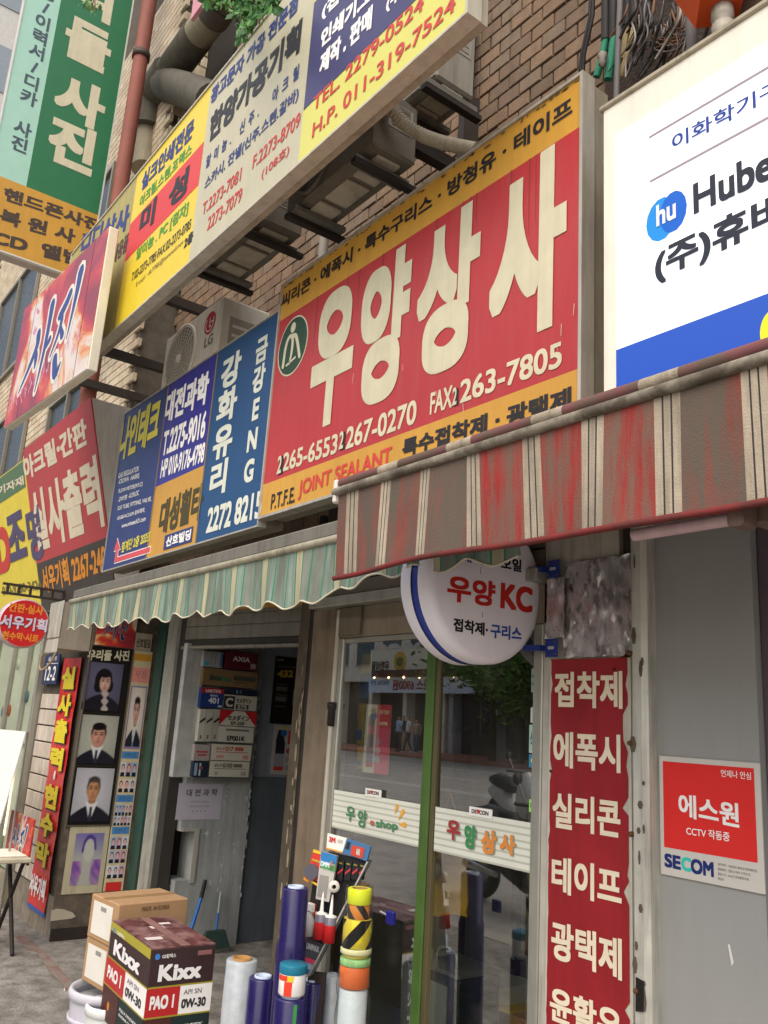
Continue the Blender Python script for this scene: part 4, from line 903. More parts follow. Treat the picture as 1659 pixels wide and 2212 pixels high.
for a,b in ((xg0,xm0-.001),(xm1+.013,xg1)):
    mb=MB(); y=.006; dz=zg-.03-.06
    mb.hexa([(a-xg0,y,.052),(b-xg0,y,.052),(b-xg0,y+.004,.052),(a-xg0,y+.004,.052),(a-xg0,y-dz*TILT+.0,zg-.014),(b-xg0,y-dz*TILT,zg-.014),(b-xg0,y+.004-dz*TILT,zg-.014),(a-xg0,y+.004-dz*TILT,zg-.014)])
    mb.v=[(p[0],p[1]+.012*0,p[2]) for p in mb.v]; mb.build('pane',M_gl,Dr)
# film band: pale slats of print with slightly greyer lines
FB=Face((xg0,-.0335,0),(1,0,0),(0,0,1))
zb0=onY('V',877,1824,-.02).z; zb1=onY('V',725,1706,-.02).z
M_fw=mat('#d9dacb',.5,var=.04,name='film_white'); M_fg=mat('#b9baa9',.5,var=.04,name='film_grey')
nb_=7; hh=(zb1-zb0)/nb_
for a,b,yy in ((xg0,xm0-.004,-.019),(xm1+.016,xg1,-.019)):
    mb=MB()
    for i in range(nb_): mb.box(a-xg0,b-xg0,yy,yy+.001,zb0+i*hh+hh*.32,zb0+(i+1)*hh,M_fw); mb.box(a-xg0,b-xg0,yy+.0002,yy+.0012,zb0+i*hh,zb0+i*hh+hh*.32,M_fg)
    mb.build('film_band',None,Dr)
FT=Face((xg0,-.0205,0),(1,0,0),(0,0,1))
def TD(s,k,BL,BR,TL,m,bold=.03,n=.0015):
    o=T(Dr,FT,k,s,BL,BR,TL,m,n,bold); o.rotation_euler=(R_(90),0,0); o.location=(0,-.0205,0); return o
cg,cr_,co=mat('#3e8a54',.5,name='film_green'),mat('#9c3a3a',.5,name='film_red'),mat('#d98a3c',.5,name='film_orange')
M_hal=mat('#efeee4',.5,name='halo')
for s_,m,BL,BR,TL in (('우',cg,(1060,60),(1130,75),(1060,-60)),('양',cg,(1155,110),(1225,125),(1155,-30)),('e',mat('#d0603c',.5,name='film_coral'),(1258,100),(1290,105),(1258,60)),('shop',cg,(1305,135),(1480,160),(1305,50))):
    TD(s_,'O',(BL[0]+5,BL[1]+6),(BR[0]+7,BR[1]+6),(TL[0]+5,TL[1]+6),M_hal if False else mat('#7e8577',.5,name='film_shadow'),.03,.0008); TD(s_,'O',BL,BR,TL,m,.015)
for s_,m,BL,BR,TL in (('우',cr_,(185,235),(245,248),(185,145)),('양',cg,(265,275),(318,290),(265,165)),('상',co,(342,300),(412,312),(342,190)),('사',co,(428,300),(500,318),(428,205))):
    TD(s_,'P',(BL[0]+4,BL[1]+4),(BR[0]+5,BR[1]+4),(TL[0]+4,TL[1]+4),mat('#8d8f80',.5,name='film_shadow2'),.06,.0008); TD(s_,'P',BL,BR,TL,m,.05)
mb=MB()
for x0,y0,x1,y1 in ((1465,0,1480,-50),(1495,50,1530,-10),(1500,95,1545,100)):
    a=FT.hit('O',x0,y0);b=FT.hit('O',x1,y1); ribbon(mb,[(a[0],a[1],.006),(b[0],b[1],.02)],.001,mat('#e0a63c',.5,name='film_amber'),sm=False)
o=mb.build('lettering',None,Dr); o.rotation_euler=(R_(90),0,0); o.location=(0,-.0205,0)
def sheet(label,cat,k,TL,TR,BR,BL,y,m,th=.002,F=None):
    f=F or FY(y); r=f.rect(k,TL,TR,BR,BL); t=thing(cat.replace(' ','_'),label,cat,mw=Face((f.o+f.U*r[0]+f.W*r[2]),f.U,f.W).mw)
    bx('paper',m,t,0,r[1]-r[0],0,r[3]-r[2],-th,0)
    return t,Face(f.o+f.U*r[0]+f.W*r[2],f.U,f.W),(r[1]-r[0],r[3]-r[2])
# stickers and posters behind/on the glass
t,f,(w,h)=sheet('cream and pink poster of a spray bottle stuck inside the left glass pane','poster','Z',(535,1030),(812,1040),(765,1800),(488,1770),.03,mat('#d9d2bb',.5,name='poster_cream'))
bx('pink_part',mat('#e0506e',.5,name='poster_pink'),t,w*.46,w,.0,h,.0005,.001); bx('red_part',mat('#d83c44',.5,name='poster_red'),t,w*.50,w,h*.66,h,.0015,.002)
mb=MB(); c=w*.25
mb.poly([(c-w*.13,h*.08),(c+w*.13,h*.08),(c+w*.13,h*.5),(c+w*.08,h*.6),(c-w*.08,h*.6),(c-w*.13,h*.5)],.0005,.001,mat('#9088a0',.4,name='liquid_mauve'))
mb.poly([(c-w*.13,h*.08),(c+w*.13,h*.08),(c+w*.13,h*.15),(c-w*.13,h*.15)],.001,.0015,mat('#c9323a',.4,name='bottle_red'))
mb.poly([(c-w*.12,h*.52),(c+w*.13,h*.52),(c+w*.13,h*.68),(c-w*.12,h*.68)],.001,.0015,mat('#b5343a',.4,name='bottle_red2'))
mb.poly([(c-w*.1,h*.38),(c+w*.1,h*.38),(c+w*.12,h*.56),(c-w*.12,h*.56)],.0016,.002,mat('#2c2a30',.4,name='bottle_black'))
mb.poly([(c-w*.12,h*.68),(c+w*.13,h*.68),(c+w*.13,h*.80),(c+w*.04,h*.88),(c-w*.05,h*.86),(c-w*.12,h*.8)],.001,.0015,mat('#2c2a30',.4,name='bottle_black'))
disc(mb,c+w*.12,h*.83,w*.09,h*.05,.0016,.002,mat('#2d5f9c',.4,name='bottle_blue'),14); disc(mb,c+w*.05,h*.9,w*.1,h*.045,.0018,.0022,mat('#a89a50',.4,name='bottle_gold'),14)
for vv in (.46,.33,.2): disc(mb,w*.57,h*vv,w*.1,h*.055,.0016,.002,mat('#b98aa0' if vv>.4 else '#b9b4c4',.4,name='dot_tint'),16)
mb.build('picture',None,t); Tuv(t,'ONE TEAM',w*.54,w*.93,h*.86,h*.86,h*.92,mat('#f0d8b0',.5,name='poster_print'),.0026,.05); Tuv(t,'100%',w*.56,w*.9,h*.7,h*.7,h*.75,mat('#f0d8b0',.5,name='poster_print'),.0026,.05)
for (lab,k,q,bgc,txt,tc) in (('white and red name sticker at the top of the striped band, left pane','Z',((525,1940),(698,1968),(690,2060),(515,2022)),'#e8e4da','DEVCON','#2c2628'),
    ('white and red name sticker at the top of the striped band, right pane','P',((290,85),(395,105),(392,148),(286,127)),'#e8e4da','DEVCON','#2c2628'),
    ('lime green notice sticker beside the right door edge','K',((1335,1575),(1386,1590),(1380,1665),(1330,1650)),'#9be06a','자동','#223018'),
    ('white notice above the blue sticker at the right edge of the glass','K',((1343,1030),(1392,1037),(1388,1130),(1340,1120)),'#c9cfc4','',''),
    ('pale green card notice with a blue foot at the right edge of the glass','K',((1335,1135),(1393,1140),(1388,1310),(1330,1300)),'#a9c4b4','신인','#4f7a78'),
    ('blue and yellow card sticker below the pale green notice','K',((1332,1310),(1388,1318),(1385,1395),(1330,1388)),'#3e86a8','',''),
    ('white card with orange and navy edge high at the right of the glass','K',((1348,800),(1400,805),(1396,948),(1344,940)),'#8fa596','24','#27302c')):
    t,f,(w,h)=sheet(lab,'sticker',k,*q,-.0225,mat(bgc,.5,name='sticker_base'),th=.001)
    if txt: Tuv(t,txt,w*.12,w*.85,h*.3,h*.3,h*.75,mat(tc,.5,name='sticker_ink'),.0008,.04)
    if 'DEV' in txt: bx('accent',mat('#cf3a30',.5,name='accent_red'),t,w*.36,w*.46,h*.4,h*.78,.001,.0015)
    if 'blue and yellow' in lab: 
        mb=MB(); disc(mb,w*.5,h*.55,w*.25,h*.25,.0005,.001,mat('#e8dc58',.5,name='sun_yellow'),16); mb.build('sun',None,t)
t,f,(w,h)=sheet('blue flower shaped sticker at the right edge of the glass','sticker','K',(1345,1430),(1388,1435),(1384,1560),(1340,1555),-.0225,mat('#5f8298',.5,name='sticker_base'),th=.001)
mb=MB()
for i in range(6): disc(mb,w*.5+w*.25*math.cos(i*1.047),h*.5+h*.28*math.sin(i*1.047),w*.2,h*.16,.0004+i*.0001,.0006+i*.0001,mat('#3e6f9c',.5,name='petal_blue'),12)
mb.build('flower',None,t)

# ------------------------------------------------------------------ the shop inside
def ipart(name,m,x0,x1,y0,y1,z0,z1,**kw): return bpart(name,m,x0,x1,y0,y1,z0,z1,**kw)
M_in=mat('#7d776a',.8,var=.2,name='interior_wall')
ipart('interior_wall',M_in,-6.3,1.2,4.3,4.4,0,2.62); ipart('interior_wall',mat('#8f8b7c',.8,var=.15,name='interior_side'),xj-.16,xj-.12,.141,4.3,0,2.62)
ipart('interior_wall',M_in,1.2,1.3,.15,4.3,0,2.62)
ipart('ceiling',mat('#6b665c',.8,name='interior_ceiling'),-6.58,1.5,.16,4.3,2.52,2.62)
ipart('interior_floor',mat('#77716a',.6,dirt=.4,streak=False,name='interior_floor'),xj-.1,1.2,.05,4.3,.001,.012)
def shelf(label,x0,y0,w,d,levels,hz,seed):
    random.seed(seed); t=thing('shelf_rack',label,'shelf',(x0,y0,.012))
    mr=mat('#39362f',.5,metal=.3,name='rack_grey')
    for a in (0,w-.03):
        for b in (0,d-.03): bx('post',mr,t,a,a+.03,b,b+.03,0,levels*hz+.1)
    for l in range(levels): bx('board',mr,t,.0,w,.0,d,.2+l*hz,.22+l*hz)
    return t
CM=[mat(c,.5,name='box_print') for c in ('#8c2a28','#b98a5a','#cfc9b8','#2d4a80','#3b6a4a','#c8a634','#56524a','#d0602c','#203040','#bdb6a4')]
PROD=[0]
def product(x,y,z,w,d,h,m,lab,kind='product_box'):
    t=thing(kind,lab,'box' if kind=='product_box' else kind.replace('_',' '),(x,y,z),'products on the shelves inside the shop')
    bx('carton',m,t,0,w,0,d,0,h,ch=.003); bx('label_panel',random.choice(CM),t,w*.15,w*.85,-.001,-.0002,h*.25,h*.7); PROD[0]+=1
    return t
s1=shelf('dark metal shelf rack against the back of the shop',-4.6,2.6,2.6,.5,4,.45,1)
hues={0:'dark red',1:'brown card',2:'pale grey',3:'blue',4:'green',5:'yellow',6:'dark grey',7:'orange',8:'navy',9:'beige'}
for l in range(4):
    x=-4.5; j=0
    while x<-2.2:
        w=random.uniform(.12,.26); h=random.uniform(.14,.34); c=random.randrange(10)
        product(x,2.65,.012+.22+l*.45,w,.3,h,CM[c],f"{hues[c]} box, {['first','second','third','fourth','fifth','sixth','seventh','eighth','ninth','tenth','eleventh','twelfth'][j]} from the left on the {['lowest','second','third','top'][l]} back shelf board"); x+=w+.03; j+=1
s2=shelf('dark metal shelf rack right behind the right glass pane',-2.75,.62,.95,.35,2,.5,3)
for l,n in ((0,3),(1,4)):
    for j in range(n):
        c=[0,2,3,6,1,8,9][l*3+j]; product(-2.7+j*.22,.66,.012+.22+l*.5,.17,.2,random.uniform(.15,.24),CM[c],f"{hues[c]} box on the {'lower' if l==0 else 'upper'} board behind the right pane")
# hanging blister packs in the left pane
for i,(k,q,c,lab) in enumerate((('Z',((520,480),(590,480),(575,975),(415,950)),'#1f6f8f','teal and yellow hanging product packs at the upper left of the glass'),('Z',((455,1020),(530,1025),(490,1470),(400,1460)),'#b89a2c','yellow and blue hanging product packs beside the poster'),('Z',((440,1495),(500,1500),(490,1740),(425,1730)),'#c8a92c','yellow product packs hanging below the poster level'))):
    t,f,(w,h)=sheet(lab,'product pack',k,*q,.12,mat(c,.4,name='pack_card'),th=.03)
    bx('header',mat('#c9a22e',.5,name='pack_yellow'),t,0,w,h*.55,h*1.0,.001,.003); bx('header',mat('#2a5f9a',.5,name='pack_blue'),t,w*.1,w*.8,h*.1,h*.35,.001,.003)
# black stand seen through the right pane
xs=onY('K',950,1000,.5).x
t=thing('display_stand','tall black display stand inside the shop behind the right pane','stand',(xs,.5,0))
zt1=onY('K',950,910,.5).z; zm=onY('K',950,1190,.5).z; bx('screen',mat('#151416',.25,name='black_gloss'),t,-.14,.14,-.03,.03,zm,zt1,ch=.006); bx('screen_face',mat('#23262a',.12,name='dark_screen'),t,-.1,.1,-.033,-.031,zm+.04,zt1-.05); bx('post',mat('#151416',.4,name='black_post'),t,-.035,.035,-.02,.02,.02,zm); bx('foot',mat('#151416',.4,name='black_post'),t,-.2,.2,-.18,.18,.012,.03)
# yellow bag
r=FY(.16).rect('P',(105,265),(280,300),(295,560),(85,585))
t=thing('plastic_bag','yellow plastic bag with a round silver badge hanging inside the right pane','bag',(r[0],.16,r[2]))
w,h=r[1]-r[0],r[3]-r[2]
mb=MB(); nx,nz_=16,18; vs=[]
for s_ in (0,1):
    for j in range(nz_+1):
        for i in range(nx+1):
            u=i/nx;v=j/nz_; e=math.sin(math.pi*u)**.5*(.03+.03*(1-v)); n_=noise.noise(Vector((u*4,v*5,s_*7)))*.02
            vs.append((w*(u*(1-.12*v)+.06*v),(-1 if s_==0 else 1)*e+n_,h*v+.01*math.sin(u*9)*(1-v)))
fs=[]
for s_ in (0,1):
    b=s_*(nx+1)*(nz_+1)
    for j in range(nz_):
        for i in range(nx):
            q=[b+j*(nx+1)+i,b+j*(nx+1)+i+1,b+(j+1)*(nx+1)+i+1,b+(j+1)*(nx+1)+i]; fs.append(q if s_==0 else q[::-1])
mb.add(vs,fs,mat('#e0a818',.35,var=.15,name='yellow_plastic'),True); mb.build('bag_body',None,t)
mb=MB(); mb.lathe([(0,-.004),(w*.16,-.003),(w*.16,.003),(0,.004)],(w*.48,-.066,h*.68),20,mat('#b9b3a4',.3,metal=.4,name='badge_silver'),'Y'); mb.build('badge',None,t)
mb=MB(); mb.tube([(w*.2,0,h),(w*.3,0,h+.12),(w*.5,0,h+.2),(w*.7,0,h+.12),(w*.8,0,h)],.006,6,mat('#c29020',.5,name='bag_handle')); mb.build('handle',None,t)
# green oil can inside
r=FY(.28).rect('P',(70,800),(310,830),(300,1086),(60,1086)); 
t=thing('oil_can','dark green rectangular oil can with a grey ribbed side standing inside the right pane','can',(r[0],.2,.012)); w=r[1]-r[0]; zt2=r[3]; 
bx('can_body',mat('#24382f',.35,metal=.3,name='can_green'),t,0,w,0,w*.75,0,zt2-.02,ch=.012); bx('can_rim',mat('#b5b3a6',.3,metal=.6,name='tin'),t,-.003,w+.003,-.003,w*.75+.003,zt2-.02,zt2-.006,ch=.002)
bx('side_label',mat('#9c9d95',.4,name='grey_label'),t,w*.42,w*.82,-.003,-.0005,zt2*.35,zt2*.92)
Tf=Face((r[0],.197,.012),(1,0,0),(0,0,1))
for s_,v0,v1 in (('SEPCO',.86,.93),('シバック',.74,.82),('200',.62,.70)):
    o=Tuv(t,s_,.02,w*.38,zt2*v0,zt2*v0,zt2*v1,M_white,.001,.04); o.rotation_euler=(R_(90),0,0); o.location=(0,-.001,0)
mb=MB(); mb.tube(smooth([(w*.3,.08,zt2-.01),(w*.32,.08,zt2+.05),(w*.68,.08,zt2+.05),(w*.7,.08,zt2-.01)],2),.006,8,mat('#c5c3b8',.3,metal=.7,name='handle_tin')); mb.build('can_handle',None,t)
mb=MB(); mb.lathe([(.03,0),(.03,.03),(.026,.035),(0,.035)],(w*.15,.06,zt2-.008),14,mat('#d9d6c9',.4,name='cap_white')); mb.build('cap',None,t)
for i,(px,py,m_,lab) in enumerate(((400,1000,CM[5],'yellow wrapped bundle'),(350,900,CM[2],'clear wrapped bundle'),(500,1050,CM[1],'brown carton'))):
    p=onY('P',px,py,.45); product(p.x-.08,.42,.012,.2,.22,p.z,m_,lab+' standing on the shop floor behind the right pane')

# ------------------------------------------------------------------ pillar with the red word list
F8=FY(-.03)
xp0=onY('V',1178,1800,-.02).x; xp1=onY('V',1403,1800,-.02).x
M_pw=mat('#bdb9aa',.5,metal=.15,var=.15,dirt=.65,dhex='#5a5348',name='peeling_metal')
bpart('pillar',M_pw,xg1+.047,xp1-.10,-.02,.13,0,2.62)
pw=thing('steel_post','dented white painted steel post between the red word list and the grey panel','post',((onY('V',1370,1800,-.05).x+onY('V',1398,1800,-.05).x)/2,-.03,0))
bx('post_shaft',mat('#c6c4b8',.4,metal=.25,var=.15,dirt=.6,dhex='#4d463c',name='white_post'),pw,-.029,.029,-.03,.05,0,2.5,ch=.014)
for z,r in ((.95,.018),(1.35,.012),(1.6,.009),(1.86,.011)):
    mb=MB(); mb.lathe([(0,-.012),(.006,-.01),(.008,-.004),(.008,.004)],(-.01 if r>.015 else -.024,-.03,z),8,mat('#6b4c32',.7,metal=.5,name='rusty_bolt'),'Y'); mb.build('bolt',None,pw)
mb=MB(); mb.poly([(-.012,.90),(.012,.905),(.014,.98),(-.01,.985)],0,.002,mat('#1d1b19',.7,name='black_mark')); o=mb.build('worn_patch',None,pw); o.rotation_euler=(R_(90),0,0); o.location=(0,-.0325,0)
mb=MB()
for i in range(26):
    z=random.uniform(.1,2.3); x=random.uniform(-.02,.02); disc(mb,x,z,random.uniform(.003,.012),random.uniform(.004,.03),0,.0008,mat('#5d5246',.8,name='chip'),6)
o=mb.build('paint_chips',None,pw,kind='stuff'); o.rotation_euler=(R_(90),0,0); o.location=(0,-.0308,0)
r=F8.rect('L',(268,800),(770,797),(775,1782),(262,1782)); r=(r[0],r[1],.35,r[3])
rs=thing('word_list_sign','tall dark red sign with six rows of cream Korean words on the pillar','sign',mw=F8.mw)
M_rl=mat('#96242a',.4,var=.12,scale=6,dirt=.3,dhex='#4d1a1c',name='deep_red_paint')
plate(rs,'board',mat('#c9c4b3',.5,dirt=.4,name='sheet_edge'),(r[0]-.004,r[1]+.006,r[2],r[3]),-.012,-.002); 
mb=MB(); L_=[];Rr=[]; random.seed(11)   # paint has flaked off along both edges
z=r[2]; 
while z<r[3]:
    L_.append((r[0]+(.004 if random.random()<.7 else random.uniform(.0,.012)),z)); Rr.append((r[1]-(.004 if random.random()<.6 else random.uniform(.004,.025)),z)); z+=random.uniform(.015,.04)
L_.append((r[0]+.002,r[3]));Rr.append((r[1]-.004,r[3]))
for i in range(len(L_)-1): mb.poly([L_[i],Rr[i],Rr[i+1],L_[i+1]],0,0,M_rl)
mb.build('red_paint',None,rs)
for s_,k,BL,BR,TL in (('접착제','L',(300,1105),(735,1125),(300,885)),('에폭시','L',(292,1490),(722,1530),(292,1262)),('실리콘','P',(672,185),(985,235),(672,20)),('테이프','P',(668,490),(990,540),(668,310)),('광택제','P',(666,790),(992,880),(666,605)),('윤활유','P',(660,1080),(992,1185),(660,905))):
    T(rs,F8,k,s_,BL,BR,TL,mat('#e6d9bd',.5,dirt=.1,name='cream_paint'),.0025,.035,skew=False)
for x,z in ((680,868),(275,1517)):
    a=F8.hit('L',x,z); mb=MB(); mb.lathe([(0,.004),(.005,.003),(.005,0)],(a[0],a[1],0),8,mat('#4a2c22',.7,name='screw_rust')); mb.build('screw',None,rs)
# crumpled foil
def crumple(label,k,q,y,m,seed,amp):
    f=FY(y); r=f.rect(k,*q); w,h=r[1]-r[0],r[3]-r[2]
    o=MB(); NX=max(6,int(w/.011)); NY=max(8,int(h/.022)); vs=[]; rn=random.Random(int(seed*10))
    for j in range(NY+1):
        for i in range(NX+1):
            e=0 if i in (0,NX) else 1; g=0 if j in (0,NY) else 1
            u=(i+e*rn.uniform(-.42,.42))/NX; v=(j+g*rn.uniform(-.42,.42))/NY
            big=noise.noise(Vector((u*3+seed,v*2.2,seed)))*amp*1.2
            vs.append((u*w,-abs(big+rn.uniform(-.5,.5)*amp*.95)-.002,v*h+(0 if g else .006*noise.noise(Vector((u*9,seed,3))))))
    fs=[]
    for j in range(NY):
        for i in range(NX):
            q=[j*(NX+1)+i,j*(NX+1)+i+1,(j+1)*(NX+1)+i+1,(j+1)*(NX+1)+i]
            fs+= [[q[0],q[1],q[2]],[q[0],q[2],q[3]]] if rn.random()<.5 else [[q[0],q[1],q[3]],[q[1],q[2],q[3]]]
    o.add(vs,fs,m,True)
    b=o.build('foil_sheet'); b.location=(r[0],y,r[2]); tag(b,label,'foil'); return b
M_foil=mat('#c9c5c1',.25,metal=.8,var=.12,dirt=.2,streak=False,dhex='#6b665e',name='foil')
crumple('large crumpled silver foil sheet above the red word list','L',((372,170),(868,150),(875,780),(358,790)),-.035,M_foil,3.1,.012)
crumple('narrow crumpled silver foil strip left of the large foil sheet','L',((262,290),(382,292),(362,680),(246,665)),-.045,M_foil,8.4,.014)
# round sign at right angles
xr=-2.03
F10=faceX(xr,0,0)
aL=F10.hit('K',700,430)[0]; aR=F10.hit('K',1397,400)[0]; bot=F10.hit('K',1080,777)[1]
rad=(aR-aL)/2*.985; cy=(aL+aR)/2+.02; cz=bot+rad
Rs=thing('round_sign','round white sign with red lettering above blue and black words, hanging under the awnings','sign',mw=Face((xr,cy,cz),(0,1,0),(0,0,1)).mw)
M_ws=mat('#f0ecf2',.3,var=.03,dirt=.1,dhex='#b8b2b8',name='white_acrylic'); 
mb=MB(); mb.lathe([(0,.0),(rad*.9,0),(rad*.97,-.006),(rad,-.02),(rad,-.062)],(0,0,0),64,M_ws); mb.build('front_shell',None,Rs)
mb=MB(); mb.lathe([(rad-.004,-.062),(rad-.004,-.098)],(0,0,0),64,mat('#2b3f97',.35,name='blue_band')); mb.build('band',None,Rs)
mb=MB(); mb.lathe([(rad,-.098),(rad,-.145),(rad*.97,-.158),(rad*.9,-.164),(0,-.164)],(0,0,0),64,M_ws); mb.build('rear_shell',None,Rs)
FR=Face((xr,cy,cz),(0,1,0),(0,0,1)); Mrk=mat('#c92b24',.4,name='bright_red'); Mbk2=mat('#1e1c22',.4,name='deep_black'); Mbl2=mat('#2a55a8',.4,name='mid_blue')
T(Rs,FR,'K','우양',(842,400),(1128,440),(845,240),Mrk,.001,.04); T(Rs,FR,'K','KC',(1160,445),(1350,475),(1165,290),Mrk,.001,.045)
T(Rs,FR,'K','접착제·',(880,580),(1085,612),(885,500),Mbk2,.001,.04); T(Rs,FR,'K','구리스',(1100,620),(1285,640),(1102,535),Mbl2,.001,.04)
T(Rs,FR,'K','테이프',(925,165),(1135,205),(925,95),Mbl2,.001,.04); T(Rs,FR,'K','오일',(1165,212),(1285,232),(1165,135),Mbk2,.001,.04)
for q in ((1045,200,240),(1055,470,500)):
    a=FR.hit('K',q[0],q[1]);b=FR.hit('K',q[0],q[2]); bx('seam',mat('#6c6870',.5,name='seam'),Rs,a[0]-.001,a[0]+.001,b[1],a[1],.0004,.001)
M_bb2=mat('#23377c',.45,dirt=.2,name='blue_bracket')
for k,q in (('L',(275,183,352,283)),('L',(262,678,342,792))):
    a=onY(k,q[0],q[1],-.035); b=onY(k,q[2],q[3],-.035)
    t=thing('wall_bracket',('upper' if q[1]<300 else 'lower')+' blue steel bracket plate that carries the round sign','bracket',(a.x,-.05,b.z))
    bx('plate',M_bb2,t,0,b.x-a.x,-.006,.0,0,a.z-b.z,ch=.002)
    bx('slot',mat('#c6c8cc',.3,metal=.5,name='slot_metal'),t,(b.x-a.x)*.3,(b.x-a.x)*.75,-.009,-.0065,(a.z-b.z)*.42,(a.z-b.z)*.58)
    for u in (.15,.82):
        for v in (.15,.82): mb=MB(); mb.lathe([(0,-.01),(.003,-.009),(.003,-.006)],((b.x-a.x)*u,0,(a.z-b.z)*v),8,mat('#7a4b30',.7,name='rust_screw'),'Y'); mb.build('screw',None,t)
    bx('arm',M_bb2,t,-.075,-.0005,-.03,-.004,(a.z-b.z)*.35,(a.z-b.z)*.65)
# frame strap of the round sign
bx('side_strap',M_bb2,Rs,aR-cy-.014,aR-cy+.012,-rad*.55,rad*.62,-.10,-.06)

# ------------------------------------------------------------------ grey panel and security sign
xq0=onY('V',1405,1700,.0).x; xq1=onY('V',1650,1700,.0).x
bpart('dark_reveal',mat('#3f332f',.7,dirt=.2,name='brown_reveal'),xp1-.012,xq0+.012,.03,.12,0,2.62)
bpart('panel_jamb',mat('#5f5c5a',.5,name='grey_edge'),xq0+.0125,xq0+.03,-.004,.12,0,2.6)
bpart('grey_panel',mat('#9b9b97',.45,metal=.1,var=.05,scale=2,dirt=.06,name='grey_panel'),xq0+.0305,xq1-.004,-.006,.12,0,2.6)
bpart('side_panel',mat('#5d4f59',.5,var=.1,name='purple_panel'),xq1,2.4,.02,.12,0,2.62)
mb=MB(); a=onY('P',1478,720,-.007); b=onY('P',1492,820,-.007); mb.poly([(a.x-.002,a.z),(a.x+.003,a.z),(b.x+.006,b.z+.01),(b.x,b.z)],0,.0006,mat('#dcdad4',.5,name='scratch_white'))
o=mb.build('scratch'); o.rotation_euler=(R_(90),0,0); o.location=(0,-.0065,0); bparent(o)
Fs=FY(-.014)
r=Fs.rect('a',(293,225),(1558,345),(1610,1985),(325,1700))
ss=thing('security_sign','grey and red security camera notice with white Korean text and a navy and turquoise wordmark','sign',mw=Fs.mw)
bx('board',mat('#c9c5bb',.5,var=.03,name='notice_grey'),ss,r[0],r[1],r[2],r[3],-.007,0,ch=.0015)
rr_=Fs.rect('a',(350,297),(1488,408),(1522,1585),(365,1362)); plate(ss,'red_field',mat('#d92f2b',.45,var=.03,name='signal_red'),rr_,.0003,.001)
T(ss,Fs,'a','에스원',(550,990),(1305,1145),(548,700),M_white,.0016,.03); T(ss,Fs,'a','CCTV 작동중',(645,1225),(1185,1310),(645,1115),M_white,.0016,.015); T(ss,Fs,'a','언제나 안심',(1075,500),(1450,540),(1072,410),M_white,.0016,.01)
Mnv=mat('#1f2f6e',.45,name='wordmark_navy')
T(ss,Fs,'a','SE',(372,1620),(575,1665),(372,1448),Mnv,.001,.05); T(ss,Fs,'a','C',(582,1665),(705,1690),(582,1490),mat('#2fc4b2',.45,name='turquoise'),.001,.05); T(ss,Fs,'a','OM',(700,1700),(985,1755),(702,1515),Mnv,.001,.05)
for i,s_ in enumerate(('설치목적 : 시설안전, 화재 및 범죄예방 등','촬영범위 : 건물 내 외부, 주차장 등','촬영시간 : 24시간 연속촬영/녹화','책임자')):
    wd=(1520,1440,1420,1110)[i]; T(ss,Fs,'a',s_,(1035,1605+i*60),(wd,1605+i*60+(wd-1035)*.19),(1035,1570+i*60),mat('#5a564f',.5,name='small_print'),.001,.0)
# ------------------------------------------------------------------ stair entrance between the two shops
XL,YL,XR,YR=-6.2,.5,-4.80,.75
M_green=mat('#2f5146',.6,var=.2,dirt=.6,dhex='#6a4a33',name='chipped_green'); M_dgreen=mat('#25332e',.6,dirt=.4,name='dark_green')
M_pstrip=mat('#a3a397',.5,var=.2,dirt=.5,name='pale_strip')
Fg=FY(.5)
def xcol(k,x,y,f): return f.hit(k,x,y)[0]
g0=-6.6; g1=xcol('I',1415,1300,Fg); g2=xcol('I',1455,1300,Fg); g3=xcol('I',1545,1300,Fg); g4=xcol('I',1600,1300,Fg)
bpart('green_post',M_green,g0+.002,g1,.5,.62,0,2.6); bpart('green_post_edge',M_dgreen,g1+.0005,g2,.52,.62,0,2.6); bpart('shutter_rail',M_pstrip,g2+.0005,g3,.485,.60,0,2.6); bpart('rail_gap',mat('#3b3833',.6,name='rail_gap'),g3+.0005,g4,.51,.6,0,2.6)
sd_=Vector((XR-g4,YR-.51,0)); Fsh=Face((g4,.505,0),sd_,(0,0,1))
def shp(name,m,k,TL,TR,BR,BL,n0,n1,ch=.003):
    r=Fsh.rect(k,TL,TR,BR,BL); mb=MB(); mb.box(0,sd_.length,r[2],r[3],n0,n1,ch=ch); o=mb.build(name,m); o.matrix_world=Fsh.mw; o.parent=bb; o.matrix_parent_inverse=Matrix.Translation((3,-BY,0)); return o
M_sl=mat('#827e72',.5,metal=.2,var=.12,dirt=.45,name='shutter_slat')
shp('shutter_slat',M_sl,'J',(250,40),(1250,20),(1250,105),(250,135),-.02,0); shp('shutter_slat',M_sl,'J',(250,137),(1245,108),(1240,232),(240,235),-.02,.002)
shp('shutter_slat',M_sl,'J',(250,-60),(1250,-90),(1250,18),(250,38),-.02,.001)
shp('shutter_bottom_bar',mat('#3c3a34',.6,dirt=.5,name='bar_dark'),'J',(240,238),(1240,236),(1230,290),(235,290),-.03,.012); shp('shutter_lip',mat('#8f8b7d',.5,metal=.2,dirt=.5,name='lip'),'J',(200,292),(1180,292),(1160,318),(200,318),-.03,.03)
shp('shutter_box',mat('#4a463d',.7,dirt=.4,name='box_dark'),'J',(250,-300),(1250,-330),(1250,-92),(250,-62),-.05,.0)
r=Fsh.rect('H',(1205,1110),(1659,1060),(1659,1150),(1205,1192))
yb_=thing('shop_sign','orange yellow board peeking out below the green awning over the stair entrance','sign',mw=Fsh.mw); bx('board',M_syel,yb_,.0,sd_.length,r[2],r[3]+.15,.004,.02)
